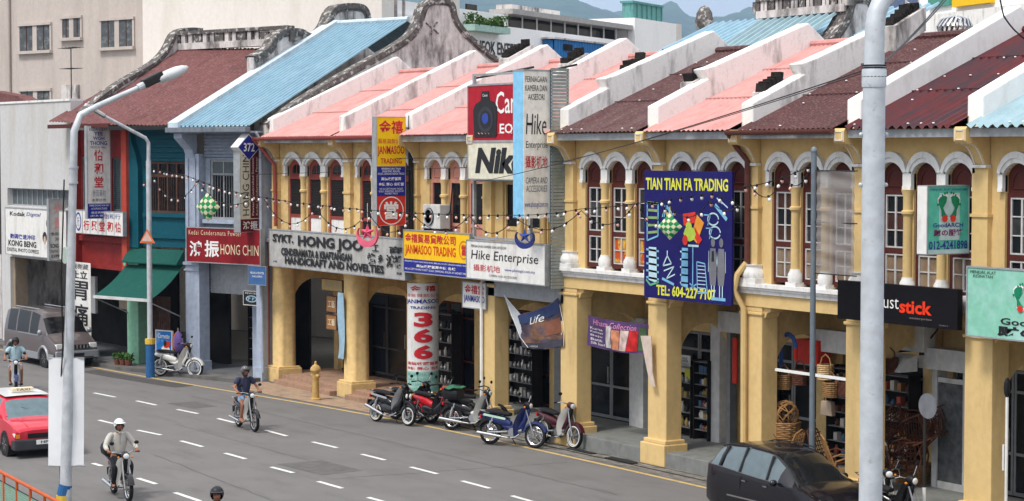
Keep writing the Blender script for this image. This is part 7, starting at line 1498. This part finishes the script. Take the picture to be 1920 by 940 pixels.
for s in (-1,1):
    MB().ball((.62,s*.90,.98),(.07,.09,.07),10,6).build('wing_mirror',CBK,bc,smooth=True); MB().box(-.50,-.38,s*.835-.01,s*.835+.01,.86,.885).build('door_handle',CHR,bc); MB().box(.20,.32,s*.835-.01,s*.835+.01,.84,.865).build('door_handle',CHR,bc)
    MB().box(-1.0,.9,s*.832-.006,s*.832+.006,.50,.53).build('side_trim',CHR,bc); loft([(1.35,s*.64,.78,.10,.05),(1.50,s*.64,.76,.12,.07),(1.68,s*.60,.70,.08,.05)],'headlight',LGT,bc); MB().box(-1.775,-1.70,s*.70-.05,s*.70+.05,.82,1.02).build('tail_light',REDL,bc)
    MB().box(-.585,-.575,s*.80-.02,s*.83,.30,.95).build('door_seam',T_BLK,bc)
for s in (-1,1):
    MB().path([(-1.5,s*.55,1.44),(-1.2,s*.57,1.515),(-.5,s*.58,1.545),(.1,s*.57,1.52)],.014,5).build('roof_trim',T_BLK,bc)
    for (xa,za,xb,zb_) in ((-1.30,1.07,-1.22,1.47),(-.62,1.02,-.60,1.51),(.28,.985,.24,1.44)): MB().tube((xa,s*.80,za),(xb,s*.585,zb_),.032,n=6).build('window_pillar',T_BLK,bc)
    MB().path([(-1.70,s*.775,1.075),(-1.2,s*.803,1.065),(-.4,s*.808,1.01),(.6,s*.812,.965)],.010,4).build('window_seal',CHR,bc)
MB().path([(-.3,0,1.55),(-.55,0,1.75)],.006,4).build('aerial',BLK,bc)
MB().box(-.50,.12,-.55,.55,.60,1.05).build('seats',DKW,bc)
# red taxi, white roof, partly outside the frame
st=[(-2.0,.70,.40,.80,.70,.84,.6),(-1.95,.80,.26,.90,.78,.98,.62),(-1.5,.82,.22,.92,.79,1.30,.60),(-1.2,.825,.2,.92,.79,1.36,.60),(-.3,.825,.2,.90,.79,1.38,.60),(-.2,.825,.2,.90,.79,1.38,.60),(.42,.825,.2,.89,.79,1.33,.60),(.55,.825,.2,.885,.79,1.28,.60),(.95,.82,.2,.88,.79,1.0,.66),(1.08,.82,.2,.87,.79,.90,.70),(1.6,.81,.22,.80,.77,.82,.70),(1.92,.79,.26,.70,.75,.72,.68),(1.97,.78,.30,.66,.74,.67,.66)]
def gr_t(i,k):
    if k in (4,5) and i in (2,3,5): return 'side_window'
    if k>=6 and i in (7,8): return 'windscreen'
    if k>=7 and i==1: return 'rear_window'
tl=onz(60,862); TX,bb=car('taxi','red taxi with white roof and roof sign at the left picture edge','taxi',(-50.02,-11.93,.005),R(-2),st,CRED,glassm=mat('taxi_glass',(.10,.15,.17),.08,local=True,coat=.5),glass_rows=gr_t,wheels=((-1.3,.82),(1.25,.82)))
MB().grid(lambda u,v:(-1.35+1.85*u,(v-.5)*1.14,(1.372+.030*math.sin(PI*u)+.014*math.sin(PI*v)) if True else 0),10,8).build('white_roof',CWH,TX,smooth=True)
for s in (-1,1): MB().box(1.70,1.955,s*.62-.16,s*.62+.14,.50,.62).build('headlight',LGT,TX,bevel=.02); MB().ball((.62,s*.88,.95),(.06,.09,.06),8,6).build('wing_mirror',CBM,TX,smooth=True); MB().box(1.90,1.985,s*.70-.05,s*.70+.05,.50,.60).build('front_indicator',ORL,TX)
MB().box(1.70,2.04,-.80,.80,.20,.47).build('front_bumper',CBM,TX,bevel=.04); MB().box(1.95,1.985,-.45,.45,.49,.61).build('grille',BLK,TX)
pl=MB().box(2.045,2.06,-.26,.26,.34,.45).build('number_plate',T_WHT,TX)
text('HP 5',(0,0,.30,.07),T_BLK,pl,0,bold=.02,bend=lambda x,z:(2.065,-.15+x,.36+z))
MB().box(-.05,.12,-.28,.28,1.44,1.53).build('roof_sign',T_CRM,TX,bevel=.02); text('TAXI',(0,0,.36,.06),T_BLK,TX,0,bend=lambda x,z:(.125,-.18+x,1.455+z))
MB().path([(.98,-.70,.93),(1.0,0,.955),(.98,.70,.93)],.012,4).path([(1.0,.3,.95),(.80,-.25,1.12)],.008,4).build('wiper',BLK,TX)
for (x0,x1) in ((1.15,1.85),): 
    for s in (-1,1): MB().path([(1.12,s*.50,.895),(1.5,s*.45,.855),(1.9,s*.40,.755)],.006,4).build('bonnet_crease',CRED,TX)
MB().box(-.2,.5,-.6,.6,.5,.95).build('seats',DKW,TX)
# grey van
st=[(-2.25,.74,.35,1.1,.76,1.70,.62),(-2.20,.82,.30,1.12,.81,1.82,.66),(-1.9,.84,.27,1.12,.82,1.90,.67),(-1.15,.84,.25,1.12,.82,1.92,.68),(-1.05,.84,.25,1.12,.82,1.92,.68),(-.02,.84,.25,1.12,.82,1.92,.68),(.08,.84,.25,1.11,.82,1.91,.68),(.75,.84,.25,1.10,.82,1.83,.67),(.95,.84,.25,1.10,.82,1.70,.68),(1.50,.84,.27,1.09,.81,1.18,.74),(1.62,.84,.28,1.05,.80,1.10,.74),(2.05,.83,.30,.88,.78,.92,.72),(2.20,.80,.32,.76,.76,.80,.68),(2.26,.74,.36,.66,.70,.70,.6)]
def gr_v(i,k):
    if k in (4,5) and i in (2,4,6): return 'side_window'
    if k>=6 and i in (8,): return 'windscreen'
VN,bb=car('parked_van','brown grey van with silver lower trim parked at the far left shops','van',(-69.6,-4.22,.005),R(4),st,CGR,glassm=mat('van_glass',(.008,.009,.010),.15,local=True,spec=.3),glass_rows=gr_v,wheels=((-1.45,.84),(1.35,.84)),wr=.31)
for s in (-1,1):
    for x0,x1 in ((-2.2,-1.85),(-1.05,.95),(1.72,2.2)): MB().box(x0,x1,s*.852-.015,s*.852+.015,.26,.50).build('silver_skirt',CSV,VN,bevel=.01)
    for xx in (-1.45,1.35): MB().path([(xx+.42*math.cos(a),s*.855,.31+.42*math.sin(a)) for a in [PI*i/12 for i in range(13)]],.055,6).build('wheel_arch_trim',CSV,VN,smooth=True)
    MB().ball((1.25,s*.93,1.22),(.08,.10,.10),8,6).build('wing_mirror',CSV,VN,smooth=True); MB().box(2.12,2.24,s*.62-.13,s*.62+.13,.68,.86).build('headlight',LGT,VN,bevel=.02); MB().box(-.9,.9,s*.825,s*.845,1.08,1.12).build('belt_trim',CSV,VN)
    MB().tube((-1.7,s*.55,1.97),(.4,s*.55,1.97),.02,n=6).build('roof_rail',CSV,VN)
MB().box(2.20,2.30,-.80,.80,.34,.62).build('front_bumper',CSV,VN,bevel=.04); g_=MB().box(2.235,2.27,-.45,.45,.68,.82).build('grille',METD,VN)
for k in range(7): MB().box(2.27,2.28,-.42+.13*k,-.37+.13*k,.69,.81).build('grille_bar',CHR,g_)
MB().box(2.30,2.31,-.25,.25,.42,.53).build('number_plate',T_BLK,VN); MB().box(2.29,2.305,-.6,.6,.36,.40).build('lower_grille',METD,VN)
# ================================================================ AIR
hz=MB().box(-10500,900,-1400,9400,-1.5,760).build('haze',mat('haze_tmp',(1,1,1)))
hm_=bpy.data.materials.new('haze_air'); hm_.use_nodes=True; n_=hm_.node_tree.nodes; n_.clear(); oo=n_.new('ShaderNodeOutputMaterial'); pv=n_.new('ShaderNodeVolumePrincipled'); pv.inputs['Color'].default_value=(.50,.70,1,1); pv.inputs['Density'].default_value=.0001; pv.inputs['Anisotropy'].default_value=0
hm_.node_tree.links.new(pv.outputs[0],oo.inputs['Volume']); hz.data.materials.clear(); hz.data.materials.append(hm_); hz['kind']='stuff'
